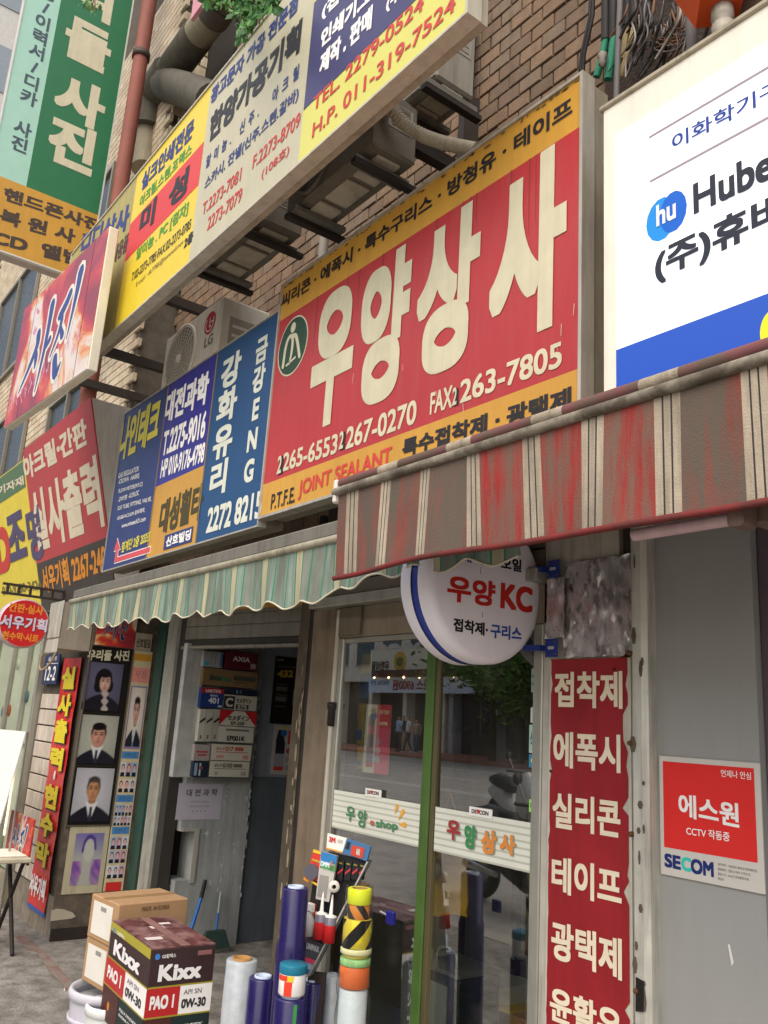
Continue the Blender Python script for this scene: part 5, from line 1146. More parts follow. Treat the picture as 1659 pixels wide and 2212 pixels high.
# right-hand rail with flaking paint
Fr=FY(.75); r0=xcol('J',1195,900,Fr); r1=xcol('J',1275,900,Fr)
bpart('shutter_rail',mat('#6a5f4e',.7,var=.3,dirt=.4,name='worn_rail'),r0,r1,.70,.78,0,2.6); bpart('rail_edge',mat('#4d4538',.6,dirt=.4,name='rail_edge'),r1+.001,r1+.10,.73,.80,0,2.6); bpart('infill_wall',mat('#3a3229',.7,dirt=.3,name='brown_infill'),r1+.101,xj-.165,.76,.85,0,2.6)
mb=MB(); random.seed(21)
for i in range(34):
    z=random.uniform(.2,2.0); disc(mb,r1-.006-abs(random.gauss(0,.018)),z,random.uniform(.003,.012),random.uniform(.01,.06),0,.0008,mat('#b9a98c',.8,name='flake'),6)
o=mb.build('paint_flakes',None,None,kind='stuff'); o.rotation_euler=(R_(90),0,0); o.location=(0,.6985,0); o.parent=bb; o.matrix_parent_inverse=Matrix.Translation((3,-BY,0))
# side wall of the entrance, faces the camera
XS=-6.03; Fw=faceX(XS)
M_gw=mat('#a3a6a2',.6,var=.22,scale=3,dirt=.45,dhex='#4f504c',bump=.2,bscale=30,name='grey_wall_paint'); M_dw=mat('#565c61',.6,var=.2,scale=5,dirt=.25,bump=.25,bscale=30,name='dark_wall_paint')
yc=(Fw.hit('J',865,500)[0]+Fw.hit('J',800,1800)[0])/2; z0d=Fw.hit('J',900,1370)[1]
ztop=2.6
# front part of the side wall, split around the dark niche
n=Fw.rect('J',(110,1815),(345,1810),(300,2600),(60,2600)); nz1=n[3]; nz0=Fw.hit('M',900,400)[1]; ny0=max(.62,n[0]); ny1=Fw.hit('J',340,1900)[0]
bpart('entrance_wall',M_gw,g4-.4,XS,.62,yc,nz1,ztop); bpart('entrance_wall',M_gw,g4-.4,XS,.62,yc,0,nz0); bpart('entrance_wall',M_gw,g4-.4,XS,ny1,yc,nz0+.0005,nz1-.0005); bpart('niche_back',mat('#231f1b',.8,name='niche_dark'),g4-.4,XS-.22,.62,ny1-.001,nz0+.001,nz1-.001)
fr_=MB(); fr_.box(XS,XS+.012,ny1-.006,ny1+.03,nz0-.02,nz1+.02); fr_.box(XS,XS+.012,.63,ny1-.0065,nz1,nz1+.02); o=fr_.build('niche_frame',mat('#a9a69b',.6,dirt=.5,name='niche_trim')); bparent(o)
bpart('entrance_wall_rear',mat('#858b93',.6,var=.15,dirt=.3,name='blue_grey_paint'),g4-.4,XS-.04,yc+.001,3.0,z0d,ztop); bpart('entrance_wall_rear',M_dw,g4-.4,XS-.03,yc+.001,3.0,0,z0d-.001)
bpart('entrance_back',mat('#777872',.8,name='back_wall'),-6.6,xj-.2,3.0,3.1,0,2.6); bpart('entrance_ceiling',mat('#8f8d84',.8,name='ceiling_paint'),-6.6,xj-.2,.8,3.0,2.5,2.6)
# bright pilaster of the side wall
pz=Fw.rect('J',(215,335),(405,335),(300,1370),(170,1360)); bpart('pilaster',mat('#b5b7b1',.5,var=.2,dirt=.3,name='pale_grey_paint'),XS+.0005,XS+.06,pz[0],pz[1],pz[2],pz[3]+.05,ch=.005)
XB=XS+.10; Fb=faceX(XB)
def stock(label,k,q,m,face=(),th=.098,kind='product_box',cat='box'):
    r=Fb.rect(k,*q); t=thing(kind,label,cat,(XB,r[0],r[2]),'boxes stacked against the entrance wall',mw=Face((XB,r[0],r[2]),(0,1,0),(0,0,1)).mw)
    w,h=r[1]-r[0],r[3]-r[2]; bx('carton',m,t,.001,w-.001,.0005,h-.0005,-th,0,ch=.002)
    for f in face:
        if f[0]=='r': bx('print',mat(f[5],.5,name='print_ink'),t,w*f[1],w*f[2],h*f[3],h*f[4],.0003,.0008)
        elif f[0]=='t': Tuv(t,f[5],w*f[1],w*f[2],h*f[3],h*f[3],h*f[4],mat(f[6],.5,name='print_ink'),.0012,.04)
        elif f[0]=='p': mb=MB(); mb.poly([(w*a,h*b) for a,b in f[1]],.0003,.0009,mat(f[2],.5,name='print_ink')); mb.build('print',None,t)
    return t
S_='#e9e4d6'
stock('dark red carton with white wordmark, top right of the stacked boxes by the stairs','J',((600,345),(868,350),(858,495),(590,492)),mat('#5e1f2c',.5,name='maroon_card'),(('t',.22,.75,.45,.72,'AXIA','#cfc3bd'),('r',.78,.95,.12,.4,'#a79a93')))
stock('white and pale blue packs left of the dark red carton','J',((420,342),(580,345),(575,475),(412,468)),mat('#a3a4a2',.5,name='pack_white'),(('r',.05,.3,.08,.35,'#4da0b0'),('r',.85,.98,.05,.95,'#3f6c9c'),('r',.42,.45,.05,.95,'#77736c'),('r',.6,.63,.05,.95,'#77736c')))
stock('long brown carton with green lettering','J',((415,480),(865,510),(860,640),(405,625)),mat('#7d6545',.7,name='brown_card'),(('t',.12,.32,.3,.62,'Shin','#23413f'),('t',.32,.5,.3,.62,'Etsu','#2f6f4a'),('r',.55,.95,.42,.7,'#4b4b42'),('r',.56,.8,.25,.33,'#5d5240')))
stock('blue and red glue box with the number 401','J',((397,640),(588,645),(575,805),(388,800)),mat('#213a78',.5,name='box_blue'),(('r',0,1,.74,1,'#a12a2f'),('t',.2,.85,.78,.93,'LOCTITE','#e3dfd8'),('t',.35,.8,.22,.52,'401','#d6d9e3'),('t',.4,.75,.56,.68,'록타이트','#c6cbe0'),('r',.78,.95,.05,.15,'#b9bed0')))
stock('flat dark navy box above the letter C box','J',((592,648),(862,655),(860,697),(588,695)),mat('#1c2636',.5,name='box_navy'),(('r',.35,.38,.2,.8,'#7f9cc0'),('r',.45,.5,.2,.8,'#5d7896')))
stock('white box with a big black letter C','J',((585,700),(860,705),(850,825),(578,820)),mat('#b9b5a6',.5,name='box_cream'),(('r',.0,.32,.05,.9,'#2d2c2a'),('t',.06,.27,.18,.78,'C','#c9c5b8'),('t',.37,.82,.48,.82,'セメダイン','#2d2c2a'),('r',.37,.75,.08,.38,'#2d2c2a'),('t',.42,.7,.12,.34,'575','#c9c5b8')))
for i in range(3):
    a=372+i*58; stock(['left','middle','right'][i]+' of three upright white tubes boxes below the 401 box','J',((a+14,812),(a+68,815),(a+52,1080),(a-6,1078)),mat(('#c2beb0','#b3afa1','#aaa698')[i],.5,name='box_upright'),(('p',[(.1,.55),(.9,.68),(.9,.76),(.1,.62)],'#2d2c2a'),('r',.35,.6,.08,.2,'#6e6a60')))
stock('red and white box with black Japanese lettering','J',((550,828),(853,830),(845,955),(542,950)),mat('#c4c0b2',.5,name='box_white2'),(('p',[(0,0),(0,1),(.38,1)],'#b4262b'),('p',[(1,0),(1,1),(.66,1)],'#b4262b'),('t',.22,.8,.35,.72,'セメダイン','#2a2826'),('t',.32,.68,.06,.3,'EP-330','#4a4642')))
stock('white box marked EP001K','J',((540,956),(835,958),(825,1090),(532,1085)),mat('#c0bdb0',.5,name='box_white3'),(('t',.25,.75,.1,.42,'EP001K','#26241f'),('r',.2,.85,.72,.84,'#6d695f')))
stock('white box with red lettering G17','J',((490,1102),(818,1105),(805,1235),(480,1235)),mat('#c2bdac',.5,name='box_white4'),(('t',.1,.3,.62,.82,'ボンド','#a5342c'),('t',.32,.52,.6,.86,'G17','#a5342c'),('r',.56,.78,.62,.84,'#b0584c'),('r',.1,.9,.5,.54,'#b0483c'),('r',.12,.3,.15,.32,'#c08a7c'),('r',.78,.92,.1,.35,'#c08a7c')))
stock('white box with dark lettering G103','J',((475,1240),(800,1240),(785,1370),(465,1368)),mat('#c2bdac',.5,name='box_white5'),(('t',.1,.28,.62,.82,'ボンド','#3d3a35'),('t',.3,.55,.6,.86,'G103','#3d3a35'),('r',.58,.8,.62,.84,'#6a665c'),('r',.1,.9,.5,.54,'#6a665c'),('r',.12,.2,.12,.32,'#9c9688'),('r',.78,.92,.1,.35,'#9c9688')))
stock('small grey and red pack left of the G17 box','J',((343,1102),(478,1105),(465,1238),(335,1235)),mat('#a49c96',.5,name='box_grey'),(('r',.15,.85,.5,.62,'#a8504a'),('r',.25,.8,.3,.42,'#a8504a')))
stock('small dark blue pack left of the G103 box','J',((332,1242),(462,1242),(455,1370),(325,1368)),mat('#26323f',.3,name='box_dark'),(('r',.1,.28,.1,.9,'#8aa0b4'),('r',.4,.5,.1,.9,'#b5c4d0'),('r',.42,.62,.5,.7,'#b04a3a')))
sh_=Fb.rect('J',(330,1372),(800,1372),(800,1385),(330,1385)); bpart('box_shelf',mat('#5c5c58',.5,name='shelf_board'),XS+.0605,XB+.005,sh_[0],sh_[1],sh_[3]-.022,sh_[3]-.003)
def wallsheet(label,k,q,xp,m,cat='poster',th=.002):
    f=faceX(xp); r=f.rect(k,*q); t=thing(cat.replace(' ','_'),label,cat,mw=Face((xp,r[0],r[2]),(0,1,0),(0,0,1)).mw); bx('paper',m,t,0,r[1]-r[0],0,r[3]-r[2],-th,0); return t,r[1]-r[0],r[3]-r[2]
t,w,h=wallsheet('white paper notice with black Korean heading taped to the grey entrance wall','J',((212,1428),(580,1415),(555,1702),(192,1730)),XS+.004,mat('#b9b3bb',.6,var=.05,name='notice_paper'),'notice')
Tuv(t,'대 전 과 학',w*.18,w*.88,h*.64,h*.66,h*.84,mat('#55515a',.6,name='toner'),.0008,.03)
for i,(a,b) in enumerate(((.3,.7),(.28,.72),(.35,.65))): Tuv(t,('02-2275-9016','010-9176-4798','· · · ·')[i],w*a,w*b,h*(.47-i*.13),h*(.47-i*.13),h*(.52-i*.13),mat('#77737c',.6,name='toner_light'),.0008,.0)
t,w,h=wallsheet('dark poster with yellow number 432 and a bottle in the entrance','J',((1005,382),(1240,398),(1195,940),(958,932)),XS-.034,mat('#1c1816',.4,var=.1,name='poster_dark'))
Tuv(t,'432',w*.12,w*.66,h*.68,h*.70,h*.79,mat('#b59a3a',.5,name='gold_ink'),.001,.05); Tuv(t,'AXIA',w*.05,w*.3,h*.92,h*.93,h*.96,mat('#8d8880',.5,name='grey_ink'),.001,.02); Tuv(t,'AXIA ADVANCED',w*.12,w*.7,h*.83,h*.84,h*.86,mat('#8d7a34',.5,name='gold_dim'),.001,.0)
for a in (.58,.42,.25): bx('print_line',mat('#7d6a30',.5,name='gold_line'),t,w*.1,w*.5,h*a,h*(a+.008),.0003,.0008)
for a in (.48,.33): bx('print_line',mat('#5d5854',.5,name='grey_line2'),t,w*.12,w*.5,h*a,h*(a+.07),.0003,.0007)
mb=MB(); mb.poly([(w*.72,h*.28),(w*.98,h*.28),(w*.98,h*.5),(w*.9,h*.56),(w*.8,h*.56),(w*.72,h*.5)],.0006,.001,mat('#a39a9a',.5,name='bottle_grey')); mb.poly([(w*.74,h*.56),(w*.96,h*.56),(w*.98,h*.72),(w*.86,h*.66)],.0003,.0006,mat('#5d3018',.5,name='amber_glow')); mb.poly([(w*.74,h*.31),(w*.95,h*.31),(w*.95,h*.35),(w*.74,h*.35)],.001,.0014,mat('#a14a34',.5,name='bottle_label')); mb.build('picture',None,t)
t,w,h=wallsheet('pale poster of a spray bottle with red dots below the dark 432 poster','J',((990,950),(1200,945),(1160,1350),(960,1345)),XS-.034,mat('#a8a39c',.5,name='poster_pale'))
mb=MB(); mb.poly([(w*.12,h*.12),(w*.5,h*.12),(w*.5,h*.42),(w*.12,h*.42)],.0005,.0009,mat('#8f8d94',.5,name='mist_grey')); mb.poly([(w*.12,h*.08),(w*.5,h*.08),(w*.5,h*.16),(w*.12,h*.16)],.001,.0013,mat('#b5342c',.5,name='red_cap')); mb.poly([(w*.14,h*.42),(w*.5,h*.42),(w*.5,h*.66),(w*.14,h*.66)],.0005,.0009,mat('#26242a',.5,name='bottle_black')); mb.poly([(w*.12,h*.66),(w*.48,h*.66),(w*.4,h*.9),(w*.2,h*.9)],.0005,.0009,mat('#1f2833',.5,name='bottle_top'))
disc(mb,w*.42,h*.84,w*.13,h*.07,.001,.0014,mat('#2f5f9c',.5,name='blue_dot'),12); disc(mb,w*.4,h*.95,w*.1,h*.03,.001,.0014,mat('#b5a53a',.5,name='yellow_dot'),12)
for a in (.48,.3,.14): disc(mb,w*.68,h*a,w*.13,h*.06,.0005,.0009,mat('#a0504a' if a>.4 else '#8d9096',.5,name='dots'),12)
mb.poly([(w*.6,h*.62),(w*.95,h*.62),(w*.95,h*.9),(w*.6,h*.9)],.0005,.0009,mat('#a83a34',.5,name='red_panel2')); mb.build('picture',None,t)
# brooms leaning in the entrance
for i,(a,b,c,lab) in enumerate((((1205,395),(1165,560),(1080,830),'blue handled broom with black grip leaning on the grey entrance wall, left one'),((1350,500),(1325,700),(1285,1010),'thin blue stick leaning on the grey entrance wall, right one'))):
    p=[onX('M',*q,XS+.05+.05*j) for j,q in enumerate((a,b,c))]; d=(p[2]-p[1]).normalized(); foot=p[1]+d*((p[1].z-.03)/max(.05,-d.z)); t=thing('broom',lab,'broom',foot)
    mb=MB(); mb.tube([p[1]-foot,Vector((0,0,0))],.013 if i==0 else .009,8,mat('#2c66ad',.4,dirt=.2,name='blue_handle')); mb.build('handle',None,t)
    mb=MB(); mb.tube([p[0]-foot,p[1]-foot],.015 if i==0 else .008,8,mat('#232428' if i==0 else '#9aa5a8',.5,name='grip')); mb.build('grip',None,t)
    mb=MB(); mb.hexa([(-.02,-.12,0),(.02,-.12,0),(.02,.12,0),(-.02,.12,0),(-.015,-.07,.12),(.015,-.07,.12),(.015,.07,.12),(-.015,.07,.12)],mat('#33463f',.8,name='bristle')); mb.build('bristles',None,t)

# ------------------------------------------------------------------ photo studio pier (faces the camera)
XP=-6.6; Fp=faceX(XP+.012)
def npart(name,m,x0,x1,y0,y1,z0,z1,ch=0,**kw): return nparent(bx(name,m,None,x0,x1,y0,y1,z0,z1,ch=ch,**kw))
npart('pier_side',mat('#6a5f52',.8,var=.4,scale=12,dirt=.7,dhex='#2e2823',streak=False,bump=.5,bscale=25,name='stained_render'),-6.615,-6.6,-.018,.5,.08,2.6)
npart('pier_base',mat('#2e2724',.7,dirt=.3,name='dark_base'),-6.6145,-6.588,-.012,.5,0,.079)
p_=MB(); pts=[Fp.hit('N',*q) for q in ((618,865),(680,845),(760,850),(870,890),(905,935),(860,960),(605,992))]; p_.poly(pts,-.011,-.009,mat('#b5ac98',.8,name='bare_plaster')); o=p_.build('plaster_patch'); o.matrix_world=Fp.mw; o.parent=nb; o.matrix_parent_inverse=Matrix.Translation((9,0,0))
Pb=thing('display_board','black display board of portrait photographs at the photo studio corner','display board',mw=Fp.mw)
r=Fp.rect('I',(790,345),(1245,375),(1030,2010),(600,2000))
yL=min(Fp.hit('I',790,345)[0],Fp.hit('I',600,2000)[0])-.005; rB=(max(-.012,yL),Fp.hit('I',1240,400)[0],Fp.hit('I',820,2010)[1],Fp.hit('I',1000,350)[1])
plate(Pb,'board',mat('#1b1917',.35,dirt=.15,name='black_board'),rB,-.008,0); frame(Pb,'frame',mat('#5c5546',.6,dirt=.5,name='dull_frame'),rB,.009,-.011,.006)
T(Pb,Fp,'I','우리들 사진',(812,475),(1200,482),(815,372),M_cream,.0015,.04)
SKIN=[mat(c,.5,var=.03,name='skin_print') for c in ('#cfa99a','#c99580','#c08a62','#d9a9a0')]; HAIR=mat('#1f1a1c',.5,name='hair_print'); SUIT=mat('#201f26',.5,name='suit_print')
def hx(c): c=c.lstrip('#'); return [int(c[i:i+2],16)/255 for i in (0,2,4)]
def portrait(root,Fc,k,q,bgc,kind,n0=.001,rr=None):
    r=rr or Fc.rect(k,*q); u0,v0=r[0],r[2]; w=r[1]-r[0]; h=r[3]-r[2]
    bg=hx(bgc); sk={'woman':hx('#cba596'),'man':hx('#c4917c'),'old':hx('#b98862'),'small':hx('#d3a398')}[kind]
    hair=hx('#1d1719') if kind!='old' else hx('#3d3837'); suit=hx('#23222a')
    fx,fy,fw,fh={'woman':(.55,.58,.15,.19),'man':(.5,.56,.185,.23),'old':(.5,.58,.155,.20),'small':(.5,.58,.19,.2)}[kind]
    def sm(d,e=.012): return max(0,min(1,.5-d/(2*e)))
    def ell(u,v,a,b,ra,rb): return (math.hypot((u-a)/ra,(v-b)/rb)-1)*min(ra,rb)
    def mixc(c,d,t): return [c[i]*(1-t)+d[i]*t for i in range(3)]
    def fn(u,v):
        g=.80+.30*(1-math.hypot(u-.5,v-.6)); c=[x*g for x in bg]
        top=.31-abs(u-.5)**1.6*.62+( .03 if kind=='woman' else 0)
        if kind=='woman': c=mixc(c,hair,sm(ell(u,v,.50,.64,.23,.24))); c=mixc(c,hair,sm(ell(u,v,.38,.5,.12,.13))); c=mixc(c,hair,sm(ell(u,v,.69,.52,.09,.13)))
        t=sm(v-top,.014); s_=1+.18*noise.noise(Vector((u*5,v*4,1))); c=mixc(c,[x*s_ for x in suit],t)
        # collar
        if kind=='woman':
            cw=.07+.03*math.sin(v*40); c=mixc(c,hx('#b3a79d'),sm(abs(u-.58-.12*(.4-v))-cw,.015)*sm(v-.42,.02)); 
        else:
            vv=(.34-v)*.42; c=mixc(c,hx('#d2d2d0'),sm(abs(u-.5)-max(0,.15-vv),.012)*sm(v-.37,.015)); c=mixc(c,hx('#2b3040' if kind!='small' else '#7fb0c8'),sm(abs(u-.5)-.03-.03*max(0,.2-v),.01)*sm(v-.27,.01))
            c=mixc(c,[x*.82 for x in sk],sm(abs(u-.5)-fw*.62,.012)*sm(v-.44,.02)*sm(.325-v+abs(u-.5)*.25,.01))
            c=mixc(c,sk,max(sm(ell(u,v,.5-fw,fy-.01,.024,.05)),sm(ell(u,v,.5+fw,fy-.01,.024,.05))))
            hr=ell(u,v,.5,fy+.075,fw+.02,fh*.92); c=mixc(c,hair,sm(hr)*sm(fy+.0-v,.03))
        # face with soft side light
        f=sm(ell(u,v,fx,fy,fw,fh),.012); l=1.06-.30*max(0,(u-fx)/fw)**2-.22*max(0,(fx-u)/fw)**3-.14*max(0,(fy-v)/fh)**2
        sc=[sk[0]*l,sk[1]*l*.99,sk[2]*l*.98]
        for sg in (-1,1):
            ex=fx+sg*fw*.42; sc=mixc(sc,[x*.72 for x in sk],.5*sm(ell(u,v,ex,fy+.045,fw*.30,.035),.02)); sc=mixc(sc,hx('#2a1e1c'),sm(ell(u,v,ex,fy+.038,fw*.17,.011),.008)); sc=mixc(sc,hair,.85*sm(ell(u,v,ex,fy+.083,fw*.27,.010),.008))
        sc=mixc(sc,[x*.70 for x in sk],.55*sm(ell(u,v,fx+fw*.1,fy-.02,fw*.11,.055),.02)); sc=mixc(sc,[x*.5 for x in sk],.6*sm(ell(u,v,fx,fy-.055,fw*.20,.010),.01))
        sc=mixc(sc,hx('#a4504e'),.8*sm(ell(u,v,fx,fy-.105,fw*.32,.016),.01)); sc=mixc(sc,[x*.6 for x in sk],.4*sm(ell(u,v,fx,fy-.14,fw*.3,.012),.02))
        c=mixc(c,sc,f)
        if kind=='woman': c=mixc(c,hair,sm(ell(u,v,fx-.02,fy+.19,fw*1.05,.085),.015)*sm(fy+.085+.18*abs(u-fx+.03)-v,.02))
        elif kind=='man': c=mixc(c,hair,sm(ell(u,v,fx,fy+.20,fw*1.0,.085),.012)*sm(fy+.125-v+.12*(u-fx),.012))
        else: c=mixc(c,hair,sm(ell(u,v,fx,fy+.19,fw*.98,.07),.02)*sm(fy+.145-v,.02)*(.8 if kind=='old' else 1))
        gr=1+.05*noise.noise(Vector((u*60,v*60,3))); return [x*gr for x in c]
    nx,ny=(40,56) if kind!='small' else (24,40)
    return paintmesh('portrait',root,u0,v0,w,h,nx,ny,fn,n0+.0004)
portrait(Pb,Fp,'I',((805,492),(1152,505),(1105,945),(765,940)),'#5d5a70','woman')
portrait(Pb,Fp,'I',((765,985),(1107,990),(1062,1440),(715,1432)),'#a9aa9c','man'); portrait(Pb,Fp,'I',((706,1480),(1052,1480),(1025,1990),(665,1965)),'#b3b3b8','old')
for q in ((700,958,1130),(670,1455,1080)): a=Fp.hit('I',q[0],q[1]); b=Fp.hit('I',q[2],q[1]); bx('divider',mat('#2e2a20',.5,name='board_divider'),Pb,max(a[0],rB[0]),b[0],a[1]-.004,a[1]+.004,.0005,.004)
# purple sketch poster below
r=Fp.rect('N',(800,-40),(1290,-90),(1225,640),(690,680)); r=(max(.02,r[0]),r[1],r[2],rB[2]-.012)
Pp=thing('poster','cream framed poster of a faceless purple suit sketch below the black portrait board','poster',mw=Fp.mw)
plate(Pp,'board',mat('#b9b193',.6,dirt=.3,name='cream_board'),r,-.008,0)
w=r[1]-r[0];h=r[3]-r[2]; r2=(r[0]+w*.16,r[1]-w*.12,r[2]+h*.12,r[3]-h*.1); w=r2[1]-r2[0];h=r2[3]-r2[2]
def _sk(u,v):
    bgc=[.66,.66,.62]; t=max(0,min(1,(v-.45)/.55)); bgc=[bgc[i]*(1-t)+(.44,.42,.62)[i]*t for i in range(3)]
    def seg(u,v,pts,wd):
        m=9
        for a,b in zip(pts,pts[1:]):
            dx,dy=b[0]-a[0],b[1]-a[1]; q=max(0,min(1,((u-a[0])*dx+(v-a[1])*dy)/(dx*dx+dy*dy))); m=min(m,math.hypot(u-a[0]-q*dx,v-a[1]-q*dy))
        return max(0,min(1,(wd-m)/.02+.5))
    face=max(0,min(1,(1-math.hypot((u-.52)/.2,(v-.66)/.24))*8)); bgc=[bgc[i]*(1-face)+(.70,.71,.66)[i]*face for i in range(3)]
    k=seg(u,v,[(.3,.66),(.33,.82),(.42,.92),(.55,.94),(.68,.88),(.74,.7)],.035); bgc=[bgc[i]*(1-k)+(.30,.22,.50)[i]*k for i in range(3)]
    L_=max(0,min(1,(.30-abs(u-.12)-.28*abs(v-.22)*1.4)*7)) if v<.46 and u<.36-.25*max(0,.3-v) else 0; R2_=max(0,min(1,(.30-abs(u-.86)-.28*abs(v-.24)*1.4)*7)) if v<.49 and u>.64+.1*max(0,.3-v) else 0
    for z,cx in ((L_,0),(R2_,1)):
        st=.5+.5*noise.noise(Vector((u*7+v*9,v*3-u*4,cx))); cc=[(.34,.24,.56)[i]*(1-st)+(.66,.42,.66)[i]*st for i in range(3)]; z*=.55+.45*min(1,v/.3); bgc=[bgc[i]*(1-z)+cc[i]*z for i in range(3)]
    return bgc
paintmesh('sketch',Pp,r2[0],r2[2],w,h,36,48,_sk,.001)
# strip of sample photographs right of the board
uA=rB[1]+.012; uB=Fp.hit('I',1412,500)[0]; zA=Fp.hit('M',400,490)[1]; zB=Fp.hit('I',1330,385)[1]
Ps=thing('poster','narrow cream strip of small sample portraits between the black board and the green post','poster',mw=Fp.mw)
uB=min(uB,.497); W_=uB-uA; plate(Ps,'board',mat('#cdbf96',.6,dirt=.2,name='straw_board'),(uA,uB,zA,zB),-.006,0); Hh=zB-zA
def PS(a,b,c,d,m,n0=.0003,n1=.0008,nm='print'): bx(nm,m,Ps,uA+W_*a,uA+W_*b,zA+Hh*c,zA+Hh*d,n0,n1)
PS(.02,.98,.955,.985,mat('#c9902f',.5,name='amber_print')); PS(.02,.98,.86,.925,mat('#dd8e83',.5,name='salmon_print')); Tuv(Ps,'사 진',uA+W_*.2,uA+W_*.8,zA+Hh*.88,zA+Hh*.88,zA+Hh*.912,mat('#7a6a70',.5,name='ink_grey'),.0012,.0)
PS(.08,.96,.575,.845,mat('#8a7da4',.5,name='lilac_edge')); portrait(Ps,Fp,None,None,'#d9cfbf','small',.001,(uA+W_*.14,uA+W_*.9,zA+Hh*.585,zA+Hh*.838))
for v in (.535,.355,.225): PS(.05,.95,v,v+.03,mat('#4f86b8',.5,name='caption_blue')); Tuv(Ps,'증명사진',uA+W_*.2,uA+W_*.8,zA+Hh*(v+.006),zA+Hh*(v+.006),zA+Hh*(v+.024),mat('#2c4a78',.5,name='caption_ink'),.0012,.0)
random.seed(4)
for v0,v1,nn in ((.46,.52,3),(.395,.45,3),(.30,.345,5),(.26,.297,5),(.165,.215,3),(.11,.16,3),(.05,.1,3)):
    for i in range(nn):
        a=.06+.9*i/nn; b=a+.86/nn; k=mat(random.choice(('#8fb0d0','#c9d2dc','#b9a0b0','#d9c9b9')),.5,name='mini_backdrop'); PS(a,b,v0,v1,k,nm='sample_photo'); c=(a+b)/2; dv=v1-v0
        mb=MB(); uc=uA+W_*c; r_=(b-a)*W_*.27; mb.poly([(uc-r_*1.5,zA+Hh*v0),(uc+r_*1.5,zA+Hh*v0),(uc+r_*1.2,zA+Hh*(v0+dv*.3)),(uc-r_*1.2,zA+Hh*(v0+dv*.3))],.001,.001,SUIT); disc(mb,uc,zA+Hh*(v0+dv*.62),r_*1.15,Hh*dv*.28,.0011,.0011,HAIR,10); disc(mb,uc,zA+Hh*(v0+dv*.55),r_*.9,Hh*dv*.25,.0013,.0013,SKIN[3],10); mb.build('sample_face',None,Ps)
PS(.1,.9,.0,.035,mat('#c9302c',.6,name='red_blob'))
# small plaque and the banner above the board
Fq=faceX(XP+.03)
r=Fq.rect('I',(1272,232),(1422,215),(1412,378),(1250,385)); pq=thing('name_plaque','small cream building name plaque above the strip of sample portraits','sign',mw=Fq.mw)
plate(pq,'plate',mat('#a99f88',.5,dirt=.2,name='plaque_cream'),r,-.02,0); Tuv(pq,'산호빌딩',r[0]+.01,r[1]-.01,r[2]+.02,r[2]+.02,r[3]-.04,mat('#4b3c2c',.5,name='plaque_ink'),.001,.03)
r=Fq.rect('I',(655,20),(1290,-40),(1262,350),(645,318)); r=(max(.0,r[0]),min(.49,r[1]),r[2],r[3]); pb=thing('photo_banner','crimson and cream photo banner with blue brush lettering tucked under the green awning','sign',mw=Fq.mw)
plate(pb,'panel',photo_art('banner_print',(3,3,3),9.1),r,-.01,0); hgt=r[3]-r[2]; sajin(pb,(r[0]+.02,r[1]-.01,r[2]+hgt*.08,r[3]+.02),.001,mat('#26306a',.5,name='brush_navy'),mat('#8d7f78',.5,name='brush_edge'))

# ------------------------------------------------------------------ street face of the neighbour (left edge)
F0y=FY(-.012)
# red vertical banner
ua=F0y.hit('Y',690,100)[0]; ub=F0y.hit('Y',905,100)[0]; x_a=F0y.hit('Y',560,1100)[0]; x_b=F0y.hit('Y',780,1100)[0]; X0=(ua+x_a)/2; X1=min((ub+x_b)/2,-6.603)
zT=F0y.hit('W',950,1165)[1]; zB_=F0y.hit('N',470,850)[1]
vb_=thing('vertical_banner','tall narrow red banner with yellow vertical Korean lettering at the pier corner','banner',mw=F0y.mw)
mb=MB(); N=40; vs=[]
for i in range(N+1):
    z=zB_+(zT-zB_)*i/N
    for j in range(5): vs.append((X0+(X1-X0)*j/4+.006*noise.noise(Vector((z*4,j,2))),z,.006+.008*noise.noise(Vector((z*5,j*.8,5)))))
mb.add(vs,[(i*5+j,i*5+j+1,(i+1)*5+j+1,(i+1)*5+j) for i in range(N) for j in range(4)],mat('#d2302d',.25,var=.05,name='glossy_red_vinyl'),True); mb.build('cloth',None,vb_)
bx('foot_strip',mat('#3c62a4',.5,name='strip_blue'),vb_,X0,X1,zB_-.025,zB_,0,.012)
for s_,k,(yt,ybm),lr in (('실','Y',(-205,-65),(700,880)),('사','Y',(-60,60),(690,860)),('출','Y',(95,395),(700,850)),('력','Y',(450,740),(665,810)),('현','Y',(915,1225),(600,750)),('수','Y',(1275,1580),(550,700)),('막','Y',(1640,1960),(510,670))):
    pass
col=[('실',1285,1580,'W',(830,975)),('사',1640,1940,'W',(780,965)),('출',95,395,'Y',(690,850)),('력',450,740,'Y',(665,810)),('현',915,1225,'Y',(600,750)),('수',1275,1580,'Y',(550,700)),('막',1640,1960,'Y',(510,670))]
for s_,yt,ybm,k,(xa,xb) in col:
    c=F0y.hit(k,(xa+xb)/2,yt)[1]; d=F0y.hit(k,(xa+xb)/2,ybm)[1]; wd=(X1-X0)
    Tuv(vb_,s_,X0+wd*.14+.008,X1-wd*.12+.008,d-.01,d-.01,c-.01,M_ink,.016,.06); Tuv(vb_,s_,X0+wd*.12,X1-wd*.14,d,d,c,mat('#e3d22c',.4,name='yellow_vinyl'),.018,.06)
mb=MB(); c=F0y.hit('Y',705,800); disc(mb,c[0],c[1],.02,.035,.016,.018,M_white,14); mb.build('dot',None,vb_)
c=F0y.hit('Y',540,2060)[1];d=F0y.hit('N',500,740)[1]; Tuv(vb_,'서우기획',X0+.02,X1-.02,d,d,c,M_white,.018,.05)
